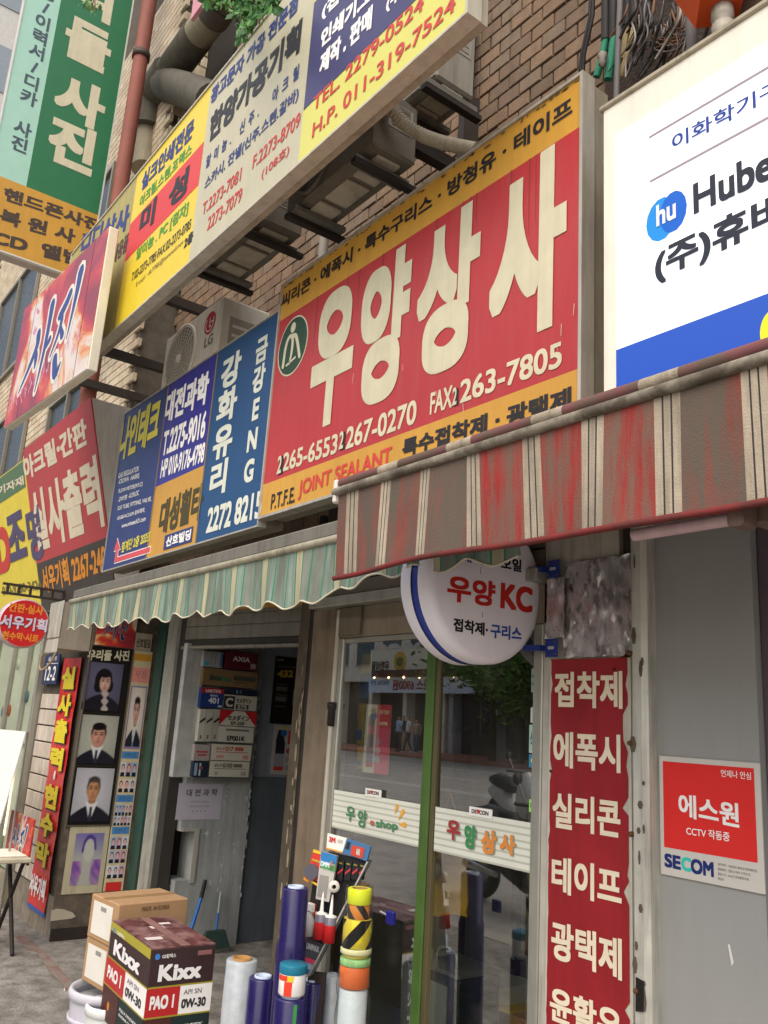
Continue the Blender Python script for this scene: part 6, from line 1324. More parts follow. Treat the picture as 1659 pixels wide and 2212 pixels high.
# ribbed white tiles left of the banner, one by one
xt0=F0y.hit('W',560,1700)[0]-.08; tz=.28; M_t=[mat(c,.35,var=.12,dirt=.35,dhex='#8d7d6c',name='glazed_tile') for c in ('#cfc4b3','#c6bbab','#d6ccbd')]
tmesh=[]
for m in M_t:
    bm=bmesh.new(); bmesh.ops.create_cube(bm,size=1)
    for q in bm.verts: q.co=Vector((q.co.x*.052,q.co.y*.014,q.co.z*.118))
    bmesh.ops.bevel(bm,geom=[e for e in bm.edges if all(v.co.y<0 for v in e.verts)],offset=.004,segments=1,affect='EDGES'); me=bpy.data.meshes.new('tile'); bm.to_mesh(me); bm.free(); me.materials.append(m); tmesh.append(me)
cnt=0; z=.34
while z<1.72:
    x=X0-.03
    while x>xt0:
        o=bpy.data.objects.new('tile',random.choice(tmesh)); COL.objects.link(o); o.parent=nwall; o.location=(x+random.uniform(-.001,.001),.010,z); cnt+=1; x-=.061
    z+=.13
npart('corner_render',mat('#8d8272',.85,var=.3,dirt=.6,bump=.4,name='corner_render'),X0-.6,-6.6155,-.004,.019,0,.27)
# number plate
r=F0y.rect('W',(625,1130),(825,1100),(770,1505),(580,1515)); npl=thing('number_plate','navy house number plate reading 12-2 left of the red banner','sign',mw=F0y.mw); plate(npl,'plate',mat('#2b3558',.4,dirt=.2,name='plate_navy'),r,0,.012)
w=r[1]-r[0];h=r[3]-r[2]; Tuv(npl,'12-2',r[0]+w*.18,r[1]-w*.1,r[2]+h*.12,r[2]+h*.12,r[2]+h*.6,M_white,.014,.02); bx('line',M_white,npl,r[0]+w*.15,r[1]-w*.05,r[2]+h*.68,r[2]+h*.7,.0125,.0135); Tuv(npl,'을지로',r[0]+w*.25,r[1]-w*.15,r[2]+h*.78,r[2]+h*.78,r[2]+h*.93,M_white,.014,.0)
# meter box on the corner
a=onY('W',700,430,-.24); b=onY('W',868,430,-.24); c=onY('W',690,900,-.24)
mbx=thing('meter_box','weathered white meter box on the corner above the red banner','box',(a.x,-.24,c.z-.06)); w=b.x-a.x; hB=a.z-c.z+.06
bx('cover',mat('#b5b6a8',.5,var=.2,dirt=.6,streak=True,name='meter_white'),mbx,0,w,-.01,0,.06,hB,ch=.006); bx('body',mat('#a69c8c',.6,dirt=.4,name='meter_grey'),mbx,.004,w-.004,.001,.235,-.02,hB-.01); bx('lower_cap',mat('#bdbaae',.5,dirt=.3,name='meter_cap'),mbx,.008,w-.008,-.006,.0,-.05,.055,ch=.004)
mb=MB(); mb.tube(smooth([(w*.1,-.0,-.03),(-.03,-.02,-.1),(w*.3,-.04,-.2),(w*.8,-.02,-.14),(w*.9,.0,-.05)],3),.009,7,mat('#a08f70',.6,name='tan_cable')); mb.build('cable',None,mbx)
# round red sign and its lattice bracket
XC=-6.95; Fc=faceX(XC); a=Fc.hit('W',-5,700)[0]; b=Fc.hit('W',668,700)[0]; t_=Fc.hit('W',330,350)[1]; b_=Fc.hit('W',330,1045)[1]; rd=((b-a)/2+(t_-b_)/2)/2; cy=b-rd; cz=(t_+b_)/2
rs2=thing('round_sign','round red sign with orange and white Korean words at the left edge','sign',mw=Face((XC,cy,cz),(0,1,0),(0,0,1)).mw)
mb=MB(); mb.lathe([(0,0),(rd*.93,0)],(0,0,0),48,mat('#c4292c',.35,var=.04,name='sign_red')); mb.build('face',None,rs2); mb=MB(); mb.lathe([(rd*.93,.001),(rd,-.012),(rd,-.09),(rd*.93,-.1),(0,-.1)],(0,0,0),48,mat('#c6b3b4',.35,metal=.2,name='rim_pink')); mb.build('rim',None,rs2)
FC2=Face((XC,cy,cz),(0,1,0),(0,0,1))
T(rs2,FC2,'W','간판·실사',(112,535),(572,590),(115,410),mat('#e08c34',.5,name='sign_orange'),.0015,.04); T(rs2,FC2,'W','서우기획',(-10,745),(615,820),(-10,560),M_ink,.0012,.06,du=.004,dv=-.004); T(rs2,FC2,'W','서우기획',(-10,745),(615,820),(-10,560),mat('#cfc3d4',.5,name='sign_lilac'),.003,.04); T(rs2,FC2,'W','현수막·시트',(20,905),(508,958),(20,790),mat('#e08c34',.5,name='sign_orange'),.0015,.04)
lt=thing('sign_bracket','black lattice bracket arm above the round red sign','bracket',(XC-.05,cy-rd,cz+rd+.02)); L2=.0-(cy-rd)
for z in (0,.07): bx('rail',M_bar,lt,-.012,.012,0,L2,z,z+.018)
x=.03
while x<L2-.05: bx('rung',M_bar,lt,-.01,.01,x,x+.018,.0185,.0695); x+=.085
# shop window of the print shop at the far left
Fs2=FY(-.03); xw1=F0y.hit('W',560,1500)[0]-.02; xw0=xw1-3.4
npart('window_frame',M_sil,xw1-.06,xw1,-.05,.02,.25,2.35,ch=.004); npart('window_sill',mat('#8f8672',.7,dirt=.5,name='sill'),xw0,xw1,-.06,.02,.0,.248)
gw=nparent(bx('window_glass',glass('far_glass',boost=.25,base=.0),None,xw0,xw1-.061,-.02,-.015,.26,2.3))
back=mat('#ddd8c8',.7,var=.15,scale=2,dirt=0,streak=False,name='window_display')
npart('display_back',back,xw0,xw1-.061,.0,.019,.26,2.3); lm=emis('#ffe2b8',3.0,'warm_tube')
for x in (-.45,-1.1): nparent(bx('tube_lamp',lm,None,xw1+x,xw1+x+.035,-.012,-.003,.5,1.3))
for x_m in (.42,.95,1.6): npart('mullion',M_sil,xw1-x_m-.03,xw1-x_m,-.045,.015,.25,2.32,ch=.003)
npart('display_shelf',M_sil,xw0,xw1-.061,-.013,-.002,1.25,1.27)
for i in range(5):
    x=xw1-.2-random.random()*1.2; z=random.uniform(1.0,2.1); mb=MB(); mb.lathe([(0,-.008),(.05,-.006),(.055,0)],(x,-.003,z),14,random.choice((mat('#d9d6c6',.3,name='clock_white'),mat('#b8553a',.4,name='toy_red'),mat('#55707c',.4,name='toy_blue'))),'Y'); nparent(mb.build('display_disc'))
xb=thing('roll_up_banner','bright white leaning roll-up banner at the left edge in front of the window','banner',(onY('Y',150,1300,-.45).x,-.45,0)); q=[onY('Y',*p,-.45)-xb.location for p in ((-120,215),(320,255),(0,1400),(-420,1300))]
mb=MB(); mb.hexa([(q[3].x,.0,max(.02,q[3].z)),(q[2].x,.0,max(.02,q[2].z)),(q[2].x,.006,max(.02,q[2].z)),(q[3].x,.006,max(.02,q[3].z)),(q[0].x,.0,q[0].z),(q[1].x,.0,q[1].z),(q[1].x,.006,q[1].z),(q[0].x,.006,q[0].z)],mat('#f4f3ee',.5,var=.02,name='banner_white')); mb.build('cloth',None,xb); mb=MB(); mb.tube([(q[1].x-.02,.02,q[1].z),(q[2].x-.02,.1,.01)],.008,6,M_sil); mb.build('stand',None,xb)
# tilted small photo sign + newspaper board on black legs
c0=onY('Y',310,1610,-.30); e=onY('Y',540,1400,-.30); f_=onY('Y',240,1270,-.30); g_=onY('Y',75,1650,-.30); U3=(e-f_); W3=(f_-g_)
Fk=Face(g_,U3,W3); sp=thing('photo_shop_sign','small tilted orange and pink sign with blue brush lettering standing at the lower left','sign',mw=Fk.mw)
wd=U3.length; hd=(W3-Fk.U*W3.dot(Fk.U)).length; bx('panel',photo_art('small_sign_print',(3,3,3),5.7),sp,0,wd,-.25*hd,hd,-.012,0); sajin(sp,(.02,wd-.02,-.2*hd,hd-.03),.001,M_bb,M_lt)
nbp=onY('Y',100,1800,-.42); el=thing('easel','folding black legged stand with a crumpled paper on top at the left edge','stand',(nbp.x,-.42,0))
bx('top_board',mat('#c9c0a8',.7,var=.2,dirt=.2,name='paper_board'),el,-.28,.14,-.12,.12,nbp.z-.03,nbp.z+.0,ch=.006); bx('loose_paper',mat('#e6e1d0',.7,var=.2,bump=.6,bscale=20,name='newsprint'),el,-.24,.08,-.1,.1,nbp.z+.0005,nbp.z+.012,ch=.004)
for a,b in ((-.26,.16),(.1,-.30)):
    mb=MB(); mb.tube([(a,-.08,nbp.z-.03),(b,-.08,0.01)],.014,7,mat('#2b2724',.6,name='black_leg')); mb.build('leg',None,el); mb=MB(); mb.tube([(a,.08,nbp.z-.03),(b,.08,0.01)],.014,7,mat('#2b2724',.6,name='black_leg')); mb.build('leg',None,el)

# ------------------------------------------------------------------ goods on the pavement
def topbox(label,name,k,A,B,C,D,zt,h,m,cat='box'):
    """box whose top face corners (front A,B; back C,D) are seen; level top at zt"""
    p=[onZ(k,*q,zt) for q in (A,B,C,D)]; ux=((p[1]-p[0])+(p[2]-p[3]))/2; uy=((p[3]-p[0])+(p[2]-p[1]))/2
    U_=ux.normalized(); Vv=(uy-U_*uy.dot(U_)); w=ux.length; d=Vv.length; Vv.normalize()
    mw=Matrix((U_,Vv,U_.cross(Vv))).transposed().to_4x4(); o=p[0].copy(); o.z=zt-h; mw.translation=o
    t=thing(name,label,cat,mw=mw); return t,w,d
zt_box=.745
t,w,d=topbox('dark brown engine oil carton with white Kixx wordmark on top of the pails','oil_carton','M',(705,1035),(1300,985),(945,725),(392,762),zt_box,.36,None)
HB=.36; M_kb=mat('#3b2a2a',.45,var=.15,scale=8,dirt=.15,name='carton_brown'); M_kt=mat('#5c3434',.5,var=.5,scale=10,dirt=.6,streak=False,dhex='#a98580',dlo=.45,dhi=.62,name='carton_top')
bx('carton_body',M_kb,t,0,w,0,d,0,HB-.004,ch=.003); bx('carton_top',M_kt,t,.002,w-.002,.002,d-.002,HB-.0035,HB+.001)
def sideface(t,which,w,d,H):   # faces of the box as print planes: 'A' front (-V), 'L' left (-U)
    e=bpy.data.objects.new('x',None); bpy.data.objects.remove(e)
    if which=='A': return Matrix.Translation((0,-.0008,0))@Matrix.Rotation(R_(90),4,'X'),w
    return Matrix.Translation((-.0008,d,0))@Matrix.Rotation(R_(-90),4,'Z')@Matrix.Rotation(R_(90),4,'X'),d
def printbox(t,which,w,d,H,name,m,a,b,c,e_,n=0):
    M4,L=sideface(t,which,w,d,H); o=bx(name,m,t,L*a,L*b,H*c,H*e_,n,n+.0006); o.matrix_local=M4; return o
def printtext(t,which,w,d,H,s,m,a,b,c,e_,n=.0012,bold=.05,sh=0):
    M4,L=sideface(t,which,w,d,H); o=Tuv(t,s,L*a,L*b,H*c,H*c,H*e_,m,n,bold,'lettering',False,sh); o.matrix_local=M4; return o
Mw2=mat('#e8e6e2',.4,name='carton_white'); Mrr=mat('#b22a2a',.4,name='carton_red'); Mol=mat('#9a8f2c',.5,name='carton_gold')
for wch in 'AL':
    printbox(t,wch,w,d,HB,'white_band',Mw2,0.0,1,.35,.62); printbox(t,wch,w,d,HB,'gold_line',Mol,0,1,.62,.635,.0004); printbox(t,wch,w,d,HB,'gold_line',Mol,0,1,.335,.35,.0004)
    printbox(t,wch,w,d,HB,'red_band',Mrr,0,.5,.351,.619,.0006)
    L=w if wch=='A' else d
    printtext(t,wch,w,d,HB,'Kixx',Mw2,.14,.80,.68,.84,.0012,.045,sh=.3*L*.2); printtext(t,wch,w,d,HB,'PAO 1',Mw2,.06,.42,.42,.55,.0016,.05,sh=.01); printtext(t,wch,w,d,HB,'0W-30',mat('#33302f',.5,name='carton_ink'),.54,.92,.40,.49,.0012,.05,sh=.008); printtext(t,wch,w,d,HB,'API SN',mat('#77716e',.5,name='carton_ink2'),.56,.84,.53,.58,.0012,.02)
    printbox(t,wch,w,d,HB,'lower_panel',mat('#22302f',.5,name='carton_teal'),.42,1,.0,.334,.0003); printbox(t,wch,w,d,HB,'lower_panel',mat('#4c2a24',.5,name='carton_rust'),0,.41,.0,.334,.0003)
    printtext(t,wch,w,d,HB,'FULLY SYNTHETIC',Mw2,.46,.9,.22,.25,.0012,.02); printtext(t,wch,w,d,HB,'ENGINE OIL',Mw2,.46,.75,.17,.195,.0012,.02)
    mb=MB(); disc(mb,L*.18,HB*.16,.014,.016,.001,.0015,mat('#c9782c',.4,name='amber_icon'),12); o=mb.build('icon',None,t); o.matrix_local=sideface(t,wch,w,d,HB)[0]
    mb=MB(); disc(mb,L*.1,HB*.92,.010,.011,.001,.0015,mat('#3f7fc4',.4,name='logo_blue'),12); o=mb.build('logo',None,t); o.matrix_local=sideface(t,wch,w,d,HB)[0]; printtext(t,wch,w,d,HB,'GS칼텍스',Mw2,.17,.38,.90,.94,.0012,.02)
    if wch=='A': printbox(t,wch,w,d,HB,'label_line',mat('#8a5f5c',.5,name='pale_rose'),.72,.94,.90,.945,.0004)
printbox(t,'L',w,d,HB,'gold_band',mat('#a39a34',.5,name='olive_gold'),0,1,.90,.995,.0006)
for a in ((.1,.35,.25,.33),(.4,.62,.6,.68),(.62,.8,.72,.78)): bx('top_print',mat('#d9cfca',.5,name='scuffed_white'),t,w*a[0],w*a[1],d*a[2],d*a[3],HB+.0012,HB+.0018)
bx('tape',mat('#8d6a64',.3,var=.3,name='packing_tape'),t,w*.45,w*.6,.0,d,HB+.002,HB+.0026)
kx=t.matrix_world.copy(); base_pt=kx@Vector((w*.3,d*.4,0)); KB=zt_box-HB
# plain cartons behind it
zt2=.72
t2,w2,d2=topbox('plain brown cardboard carton with a white address label, upper one of the pair','cardboard_box','M',(402,622),(1040,565),(850,458),(212,512),.80,.175,None)
M_cd=mat('#a98863',.8,var=.08,scale=5,dirt=.1,bump=.1,name='cardboard'); M_lb=mat('#d9d6ca',.6,var=.05,name='label_paper')
bx('carton_body',M_cd,t2,0,w2,0,d2,0,.175,ch=.004); bx('tape',mat('#93764f',.35,name='tape_brown'),t2,0,w2,d2*.42,d2*.58,.1752,.1758)
printbox(t2,'L',w2,d2,.175,'label',M_lb,.12,.82,.12,.88); printtext(t2,'A',w2,d2,.175,'MADE  IN KOREA',mat('#6e5236',.6,name='stamp_ink'),.32,.72,.80,.90,.001,.02); printbox(t2,'L',w2,d2,.175,'label_print',mat('#8f8c84',.6,name='label_ink'),.4,.6,.7,.8,.0007)
t3=thing('cardboard_box','plain brown cardboard carton with a white label, lower one under the other carton','box',mw=t2.matrix_world@Matrix.Translation((.004,.004,-.177)))
bx('carton_body',M_cd,t3,0,w2,0,d2,0,.175,ch=.004); printbox(t3,'L',w2,d2,.175,'label',M_lb,.1,.78,.12,.88); printbox(t3,'L',w2,d2,.175,'label_print',mat('#8f8c84',.6,name='label_ink'),.4,.6,.7,.8,.0007)
def pail(label,cx,cy,r,zb,h,m,stripe,inside):
    t=thing('pail',label,'pail',(cx,cy,zb)); mb=MB(); mb.lathe([(r*.84,0),(r*.86,.01),(r*.97,h-.03),(r*.97,h-.02)],(0,0,0),32,m); mb.lathe([(0,0),(r*.84,0)],(0,0,0),32,m); mb.build('bucket',None,t)
    mb=MB(); mb.lathe([(r*.97,h-.04),(r*1.04,h-.035),(r*1.04,h-.012),(r*1.0,h),(r*.93,h-.002),(r*.92,h-.03)],(0,0,0),32,m); mb.lathe([(r*.95,h*.72),(r*1.0,h*.725),(r*1.0,h*.76),(r*.96,h*.765)],(0,0,0),32,m); mb.build('rim',None,t)
    if stripe: mb=MB(); mb.lathe([(r*.868,h*.02),(r*.868+r*.06,h*.42)],(0,0,0),32,stripe); mb.build('stripe',None,t)
    mb=MB(); mb.lathe([(0,h-.05),(r*.93,h-.05)],(0,0,0),24,inside); mb.build('lid',None,t); return t
b3=t3.matrix_world.translation.z
cpt=t3.matrix_world@Vector((w2*.22,d2*.5,0)); pail('white paint pail with an orange red stripe under the plain cartons',cpt.x,cpt.y,.165,0,b3-.002,mat('#bfbec6',.35,dirt=.1,name='pail_white'),mat('#d1432a',.4,name='pail_orange'),mat('#aeb0b0',.5,name='lid_grey'))
kb0=t.matrix_world@Vector((w*.5,d*.5,0)); tp=onZ('M',425,1600,KB+.02)
ld=thing('pail_stack','short steel drum under the dark brown oil carton','drum',(kb0.x,kb0.y,0)); mb=MB(); mb.lathe([(0,0),(.15,0),(.155,.01),(.15,.02),(.15,KB-.02),(.155,KB-.008),(.15,KB-.001),(0,KB-.001)],(0,0,0),32,mat('#3b4a6a',.4,metal=.3,dirt=.3,name='drum_blue')); mb.build('drum_body',None,ld); ld.name='steel_drum'
pl2=onZ('M',440,1580,.40); pail('open white pail with a blue inside at the bottom left of the oil carton',pl2.x-.02,pl2.y-.03,.115,0,.42,mat('#d6dad6',.35,dirt=.1,name='pail_white2'),None,mat('#1f2f8c',.3,var=.4,name='blue_inside'))
# rolls of film and tape
def roll(label,k,x,y,z,rpx,m,core,name='film_roll',z0=0,rim=.004,grp=None):
    p=onZ(k,x,y,z); D=(p-EYE).dot(_f); r=rpx*CR[k][2]/FV*D/2
    t=thing(name,label,'roll',(p.x,p.y,z0),grp); h=z-z0; rc=r*.62
    mb=MB(); mb.lathe([(rc,h-.001),(r-.004,h),(r,h-.005),(r,.005),(r-.004,0),(rc,0)],(0,0,0),40,m); mb.build('film',None,t)
    mb=MB(); mb.lathe([(rc-.006,h-.06),(rc-.006,h+.006),(rc,h+.006),(rc,h-.001)],(0,0,0),32,core); mb.lathe([(rc-.006,.0),(rc-.006,h-.06)],(0,0,0),32,core); mb.build('core',None,t)
    return t,p,r
M_wr=mat('#aab1b4',.18,var=.15,scale=30,name='clear_wrap',spec=.6); M_nvf=mat('#1e164f',.25,var=.1,name='navy_film',spec=.5); M_cardc=mat('#a57d4a',.8,name='card_core'); M_pcore=mat('#b9c6dc',.5,name='printed_core')
G_='rolls of film and tape standing on the pavement'
roll('roll of clear stretch wrap with a brown core, leftmost of the rolls','O',215,1195,.74,255,M_wr,M_cardc,grp=G_)
roll('short navy film roll just right of the leftmost clear roll','O',385,1340,.70,225,M_nvf,M_pcore,grp=G_)
t,p,r_=roll('tallest navy film roll, two lengths stacked on each other','O',655,610,1.03,214,M_nvf,M_pcore,grp=G_)
mb=MB(); mb.lathe([(r_+.0005,.0),(r_+.006,.004),(r_+.006,.84),(r_+.0005,.86)],(0,0,0),40,M_nvf); mb.build('lower_length',None,t)
t,p,r_=roll('navy film roll in front, carrying the white putty jar','O',615,1500,.74,262,M_nvf,M_pcore,grp=G_); pj=p.copy(); rj=r_
mb=MB(); a=R_(-70); mb.box(-.006,.006,-r_-.0012,-r_+.0005,0,.73); o=mb.build('green_stripe',mat('#3f8a4c',.4,name='stripe_green'),t); o.rotation_euler=(0,0,R_(75))
roll('navy film roll behind the jar, right of the front roll','O',800,1370,.69,205,M_nvf,M_pcore,grp=G_)
roll('clear wrap roll between the navy rolls and the tape tower','O',955,1325,.70,130,M_wr,M_wr,grp=G_)
jz=.741
t=thing('putty_jar','white jar with teal lid and red and yellow label on the front navy roll','jar',(pj.x,pj.y,jz+.005)); rjj=rj*.84
mb=MB(); mb.lathe([(0,0),(rjj*.93,0),(rjj,.006),(rjj,.063),(rjj*.97,.067),(0,.067)],(0,0,0),32,mat('#e4e2de',.3,name='jar_white')); mb.build('jar_body',None,t)
mb=MB(); mb.lathe([(rjj*1.02,.065),(rjj*1.04,.068),(rjj*1.04,.088),(rjj*1.0,.092),(0,.092)],(0,0,0),32,mat('#1f6f88',.4,name='lid_teal')); mb.build('lid',None,t)
def wrapband(t,r,z0,z1,a0,a1,m,name='label',seg=10):
    mb=MB(); vs=[];
    for i in range(seg+1):
        a=R_(a0+(a1-a0)*i/seg); vs+= [(r*math.cos(a),r*math.sin(a),z0),(r*math.cos(a),r*math.sin(a),z1)]
    mb.add(vs,[(2*i,2*i+2,2*i+3,2*i+1) for i in range(seg)],m,True); return mb.build(name,None,t)
ca=math.degrees(math.atan2(EYE.y-pj.y,EYE.x-pj.x))
wrapband(t,rjj+.0008,.047,.063,ca-75,ca+5,mat('#d8402c',.4,name='label_red')); wrapband(t,rjj+.0012,.047,.063,ca-22,ca+5,mat('#e6c22c',.4,name='label_yellow')); wrapband(t,rjj+.0008,.004,.046,ca-35,ca+0,mat('#d8402c',.4,name='label_red'))
# tower of tapes
pt=onZ('O',1150,1420,.80); D=(pt-EYE).dot(_f); R0=236*CR['O'][2]/FV*D/2
wt,_,_=roll('white film roll carrying the tower of coloured tapes','O',1125,1425,.80,232,mat('#c9d2da',.25,name='white_film',spec=.5),M_wr,grp=G_)
zc=.803; tx,ty=wt.location.x,wt.location.y
def zpx(y): # height on the tower axis for a pixel row in crop O
    v=ray('O',1150,y); s_=(math.hypot(tx-EYE.x,ty-EYE.y))/math.hypot(v.x,v.y); return EYE.z+v.z*s_
def tape(label,ytop,wpx,col,zb,rough=.35):
    zt=zpx(ytop); r=wpx*CR['O'][2]/FV*D/2; t=thing('tape_roll',label,'tape',(tx,ty,zb),'tape rolls stacked in a tower'); h=zt-zb
    mb=MB(); mb.lathe([(r*.66,h-.0006),(r-.002,h-.0006),(r,h-.003),(r,.002),(r-.002,.0),(r*.66,0)],(0,0,0),40,mat(col,rough,var=.06,name='tape_film')); mb.build('tape',None,t)
    mb=MB(); mb.lathe([(r*.655,h-.0005),(r*.60,h-.0005),(r*.60,0),(r*.655,0)],(0,0,0),32,M_cardc); mb.build('core',None,t); return t,r,h,zt
zt0=zc
for lab,y,wp,c in (('wide orange tape roll at the foot of the tape tower',1240,245,'#d8672c'),('thin green tape roll above the wide orange one',1175,250,'#8fbf7c'),('thin yellow tape roll above the green one',1145,210,'#d9bf4a'),('thin pale cream tape roll in the middle of the tower',1095,256,'#c9c998')):
    t,r,h,zz=tape(lab,y,wp,c,zt0); zt0=zz+.0005
def stripes(t,r,h,m,n,tw,wd):
    for k in range(n):
        mb=MB(); vs=[]; S_g=10
        for i in range(S_g+1):
            f=i/S_g; a=6.2832*k/n+tw*f
            vs+=[((r+.0009)*math.cos(a+wd*q/8),(r+.0009)*math.sin(a+wd*q/8),h*f) for q in range(9)]
        fs=[(9*i+q,9*i+q+1,9*i+q+10,9*i+q+9) for i in range(S_g) for q in range(8)]
        mb.add(vs,fs,m,True); mb.build('stripe',None,t)
t,r,h,zz=tape('yellow and black striped warning tape roll in the tower',858,236,'#d8c42c',zt0); stripes(t,r,h,mat('#1c1c1b',.35,name='stripe_black'),3,1.7,1.0); zt0=zz+.0005
t,r,h,zz=tape('orange and black striped tape roll near the top of the tower',742,186,'#d9852a',zt0); stripes(t,r,h,mat('#1c1c1b',.35,name='stripe_black'),4,-.9,.7); zt0=zz+.0005
t,r,h,zz=tape('bright lemon yellow tape roll on top of the tower',612,200,'#e6ee1e',zt0)
M_pl=glass('plastic_wrap',tint='#f2f4f0',boost=1.3,base=.03)
mb=MB(); vs=[];N=28;M_=18; z1_=zpx(610)+.01
for j in range(M_+1):
    for i in range(N): a=6.2832*i/N; rr=R0*1.03+.006+.006*noise.noise(Vector((math.cos(a)*2,math.sin(a)*2,j*.5)))-(.010*(j/M_)); z=.70+(z1_-.70)*j/M_; vs.append((rr*math.cos(a),rr*math.sin(a),z))
mb.add(vs,[(j*N+i,j*N+(i+1)%N,(j+1)*N+(i+1)%N,(j+1)*N+i) for j in range(M_) for i in range(N)],M_pl,True); o=mb.build('plastic_sleeve'); o.location=(tx,ty,0); tag(o,'crinkled clear plastic sleeve wrapped round the tower of tapes','sleeve')
q=onZ('O',1320,740,1.03); t=thing('tape_pack','small dark blue wrapped pack sticking out right of the tape tower','pack',(q.x,q.y+.06,.98)); bx('pack_body',mat('#22227a',.3,name='pack_blue'),t,-.02,.02,-.008,.008,-.02,.022,ch=.003); mb=MB(); mb.tube([(-.06,0,.01),(-.02,0,.005)],.003,5,M_wr); mb.build('string',None,t)

# display rack with hanging packs (leans back, faces the pavement)
pA=at('O',905,330,3.24); pB=at('O',1262,392,3.2); pC=at('O',800,1300,3.2)
Ur=(pB-pA); Wr=Vector((0,0,1)); Frk=Face(pA,Vector((Ur.x,Ur.y,0)),Vector((.0,.12,1)))
Dk=thing('display_rack','black display rack with hanging glue packs beside the glass door','display rack',mw=Frk.mw)
H=lambda x,y:Frk.hit('O',x,y)
mb=MB(); mb.poly([H(790,560),H(905,320),H(1262,392),H(790,1318),H(720,1300),H(740,900)],-.03,-.004,mat('#262426',.5,var=.15,name='rack_black')); mb.build('back_panel',None,Dk)
mb=MB(); a=H(1262,395);b=H(788,1318); mb.poly([(a[0]-.003,a[1]),(a[0]+.003,a[1]),(b[0]+.003,b[1]),(b[0]-.003,b[1])],-.003,.05,mat('#a8a8a4',.3,metal=.4,name='clear_edge')); mb.build('side_edge',None,Dk)
fz=-Frk.o.z/ Frk.W.z
mb=MB(); mb.poly([(H(760,1200)[0],H(760,1300)[1]),(H(900,1200)[0],H(760,1300)[1]),(H(900,1200)[0],fz),(H(760,1200)[0],fz)],-.03,-.01,M_bar); mb.build('leg',None,Dk)
def pk(label,q,base,items,n=.004,th=.02,name='glue_pack'):
    pts=[H(*p) for p in q]; cx_=sum(p[0] for p in pts)/len(pts); cy_=sum(p[1] for p in pts)/len(pts)
    mw=Frk.mw@Matrix.Translation((cx_,cy_,n+th)); t=thing(name,label,'pack',mw=mw,group='packs hanging on the display rack')
    mb=MB(); mb.poly([(p[0]-cx_,p[1]-cy_) for p in pts],-th,0,mat(base,.35,name='pack_card')); mb.build('card',None,t)
    u0=min(p[0] for p in pts)-cx_;u1=max(p[0] for p in pts)-cx_;v0=min(p[1] for p in pts)-cy_;v1=max(p[1] for p in pts)-cy_
    for it in items:
        if it[0]=='q': mb=MB(); mb.poly([(H(*p)[0]-cx_,H(*p)[1]-cy_) for p in it[1]],.0005,.0025,mat(it[2],.4,name='pack_print')); mb.build('print',None,t)
        elif it[0]=='t':
            a,b,c=[H(*p) for p in it[2]]; Tuv(t,it[1],a[0]-cx_,b[0]-cx_,a[1]-cy_,b[1]-cy_,c[1]-cy_,mat(it[3],.5,name='pack_ink'),.0035,.05)
        elif it[0]=='d': a=H(*it[1]); mb=MB(); disc(mb,a[0]-cx_,a[1]-cy_,it[2],it[2],.0005,.012,mat(it[3],.3,name='pack_disc'),20); mb.build('disc',None,t)
    return t
pk('white header card with a red wordmark at the top of the rack',((922,168),(1078,208),(1040,330),(912,292)),'#e6e2da',(('t','3M',((932,235),(985,248),(934,192)),'#c4282c'),('q',((912,282),(1042,318),(1040,330),(912,294)),'#d9962c'),('q',((1005,215),(1045,225),(1042,250),(1003,240)),'#b9b6b0')),n=-.003)
pk('header card with blue and red pictures at the top right of the rack',((1080,210),(1272,275),(1240,395),(1042,330)),'#3f6f9c',(('q',((1120,262),(1225,290),(1205,375),(1110,345)),'#c2452f'),('q',((1085,235),(1110,242),(1095,300),(1065,290)),'#22242c'),('q',((1160,290),(1190,298),(1182,350),(1155,340)),'#d9d4cc')),n=-.003)
pk('red and yellow glue pack with a round blister at the left of the rack',((820,298),(888,318),(882,560),(745,530),(795,400)),'#c8382c',(('q',((822,296),(890,318),(886,340),(816,322)),'#e0b42c'),('q',((812,372),(884,395),(882,412),(806,385)),'#b59a34'),('d',(808,478),.028,'#55535c'),('q',((745,520),(800,545),(780,565),(742,540)),'#e08a2c'),('q',((800,560),(860,600),(858,575),(820,555)),'#e0b42c')),n=.02)
pk('blue and white glue pack with a printed leaflet in the middle of the rack',((890,312),(1018,350),(985,560),(950,722),(845,695),(868,480)),'#b9b5ae',(('q',((890,312),(1018,350),(1010,420),(885,400)),'#2c78b4'),('q',((885,405),(1008,425),(1000,480),(880,440)),'#4c9a5a'),('t','DMM',((886,428),(955,445),(888,388)),'#dfe8f0'),('q',((880,500),(950,515),(930,690),(858,670)),'#8f8c86'),('q',((965,390),(1000,395),(985,470),(955,460)),'#c9a58c')),n=.03)
for i,x in enumerate((1030,1092,1150,1205)):
    pk(['first','second','third','fourth'][i]+' from the left of the narrow black packs with a red stripe',((x-22,375+i*10),(x+30,388+i*10),(x+10,560-i*4),(x-38,545-i*4)),'#17171a',(('q',((x-28,505),(x+18,470),(x+18,450),(x-26,485)),'#b8383a'),('q',((x-14,400+i*8),(x+14,408+i*8),(x+12,420+i*8),(x-16,412+i*8)),'#8a8234')),n=.006,th=.012)
pk('grey triangular pack with a silver word at the foot of the rack',((750,1010),(905,1070),(835,1190),(745,1165)),'#4a4a50',(('t','UNIMAX',((760,1100),(860,1135),(762,1050)),'#b9b9bc'),),n=.01)
pk('small pink and blue pack at the very bottom of the rack',((735,1165),(835,1200),(770,1310),(728,1290)),'#8fa8b8',(('q',((745,1165),(838,1198),(830,1235),(728,1200)),'#c2425c'),('q',((735,1255),(780,1270),(770,1308),(730,1292)),'#2c5f9c')),n=.008)
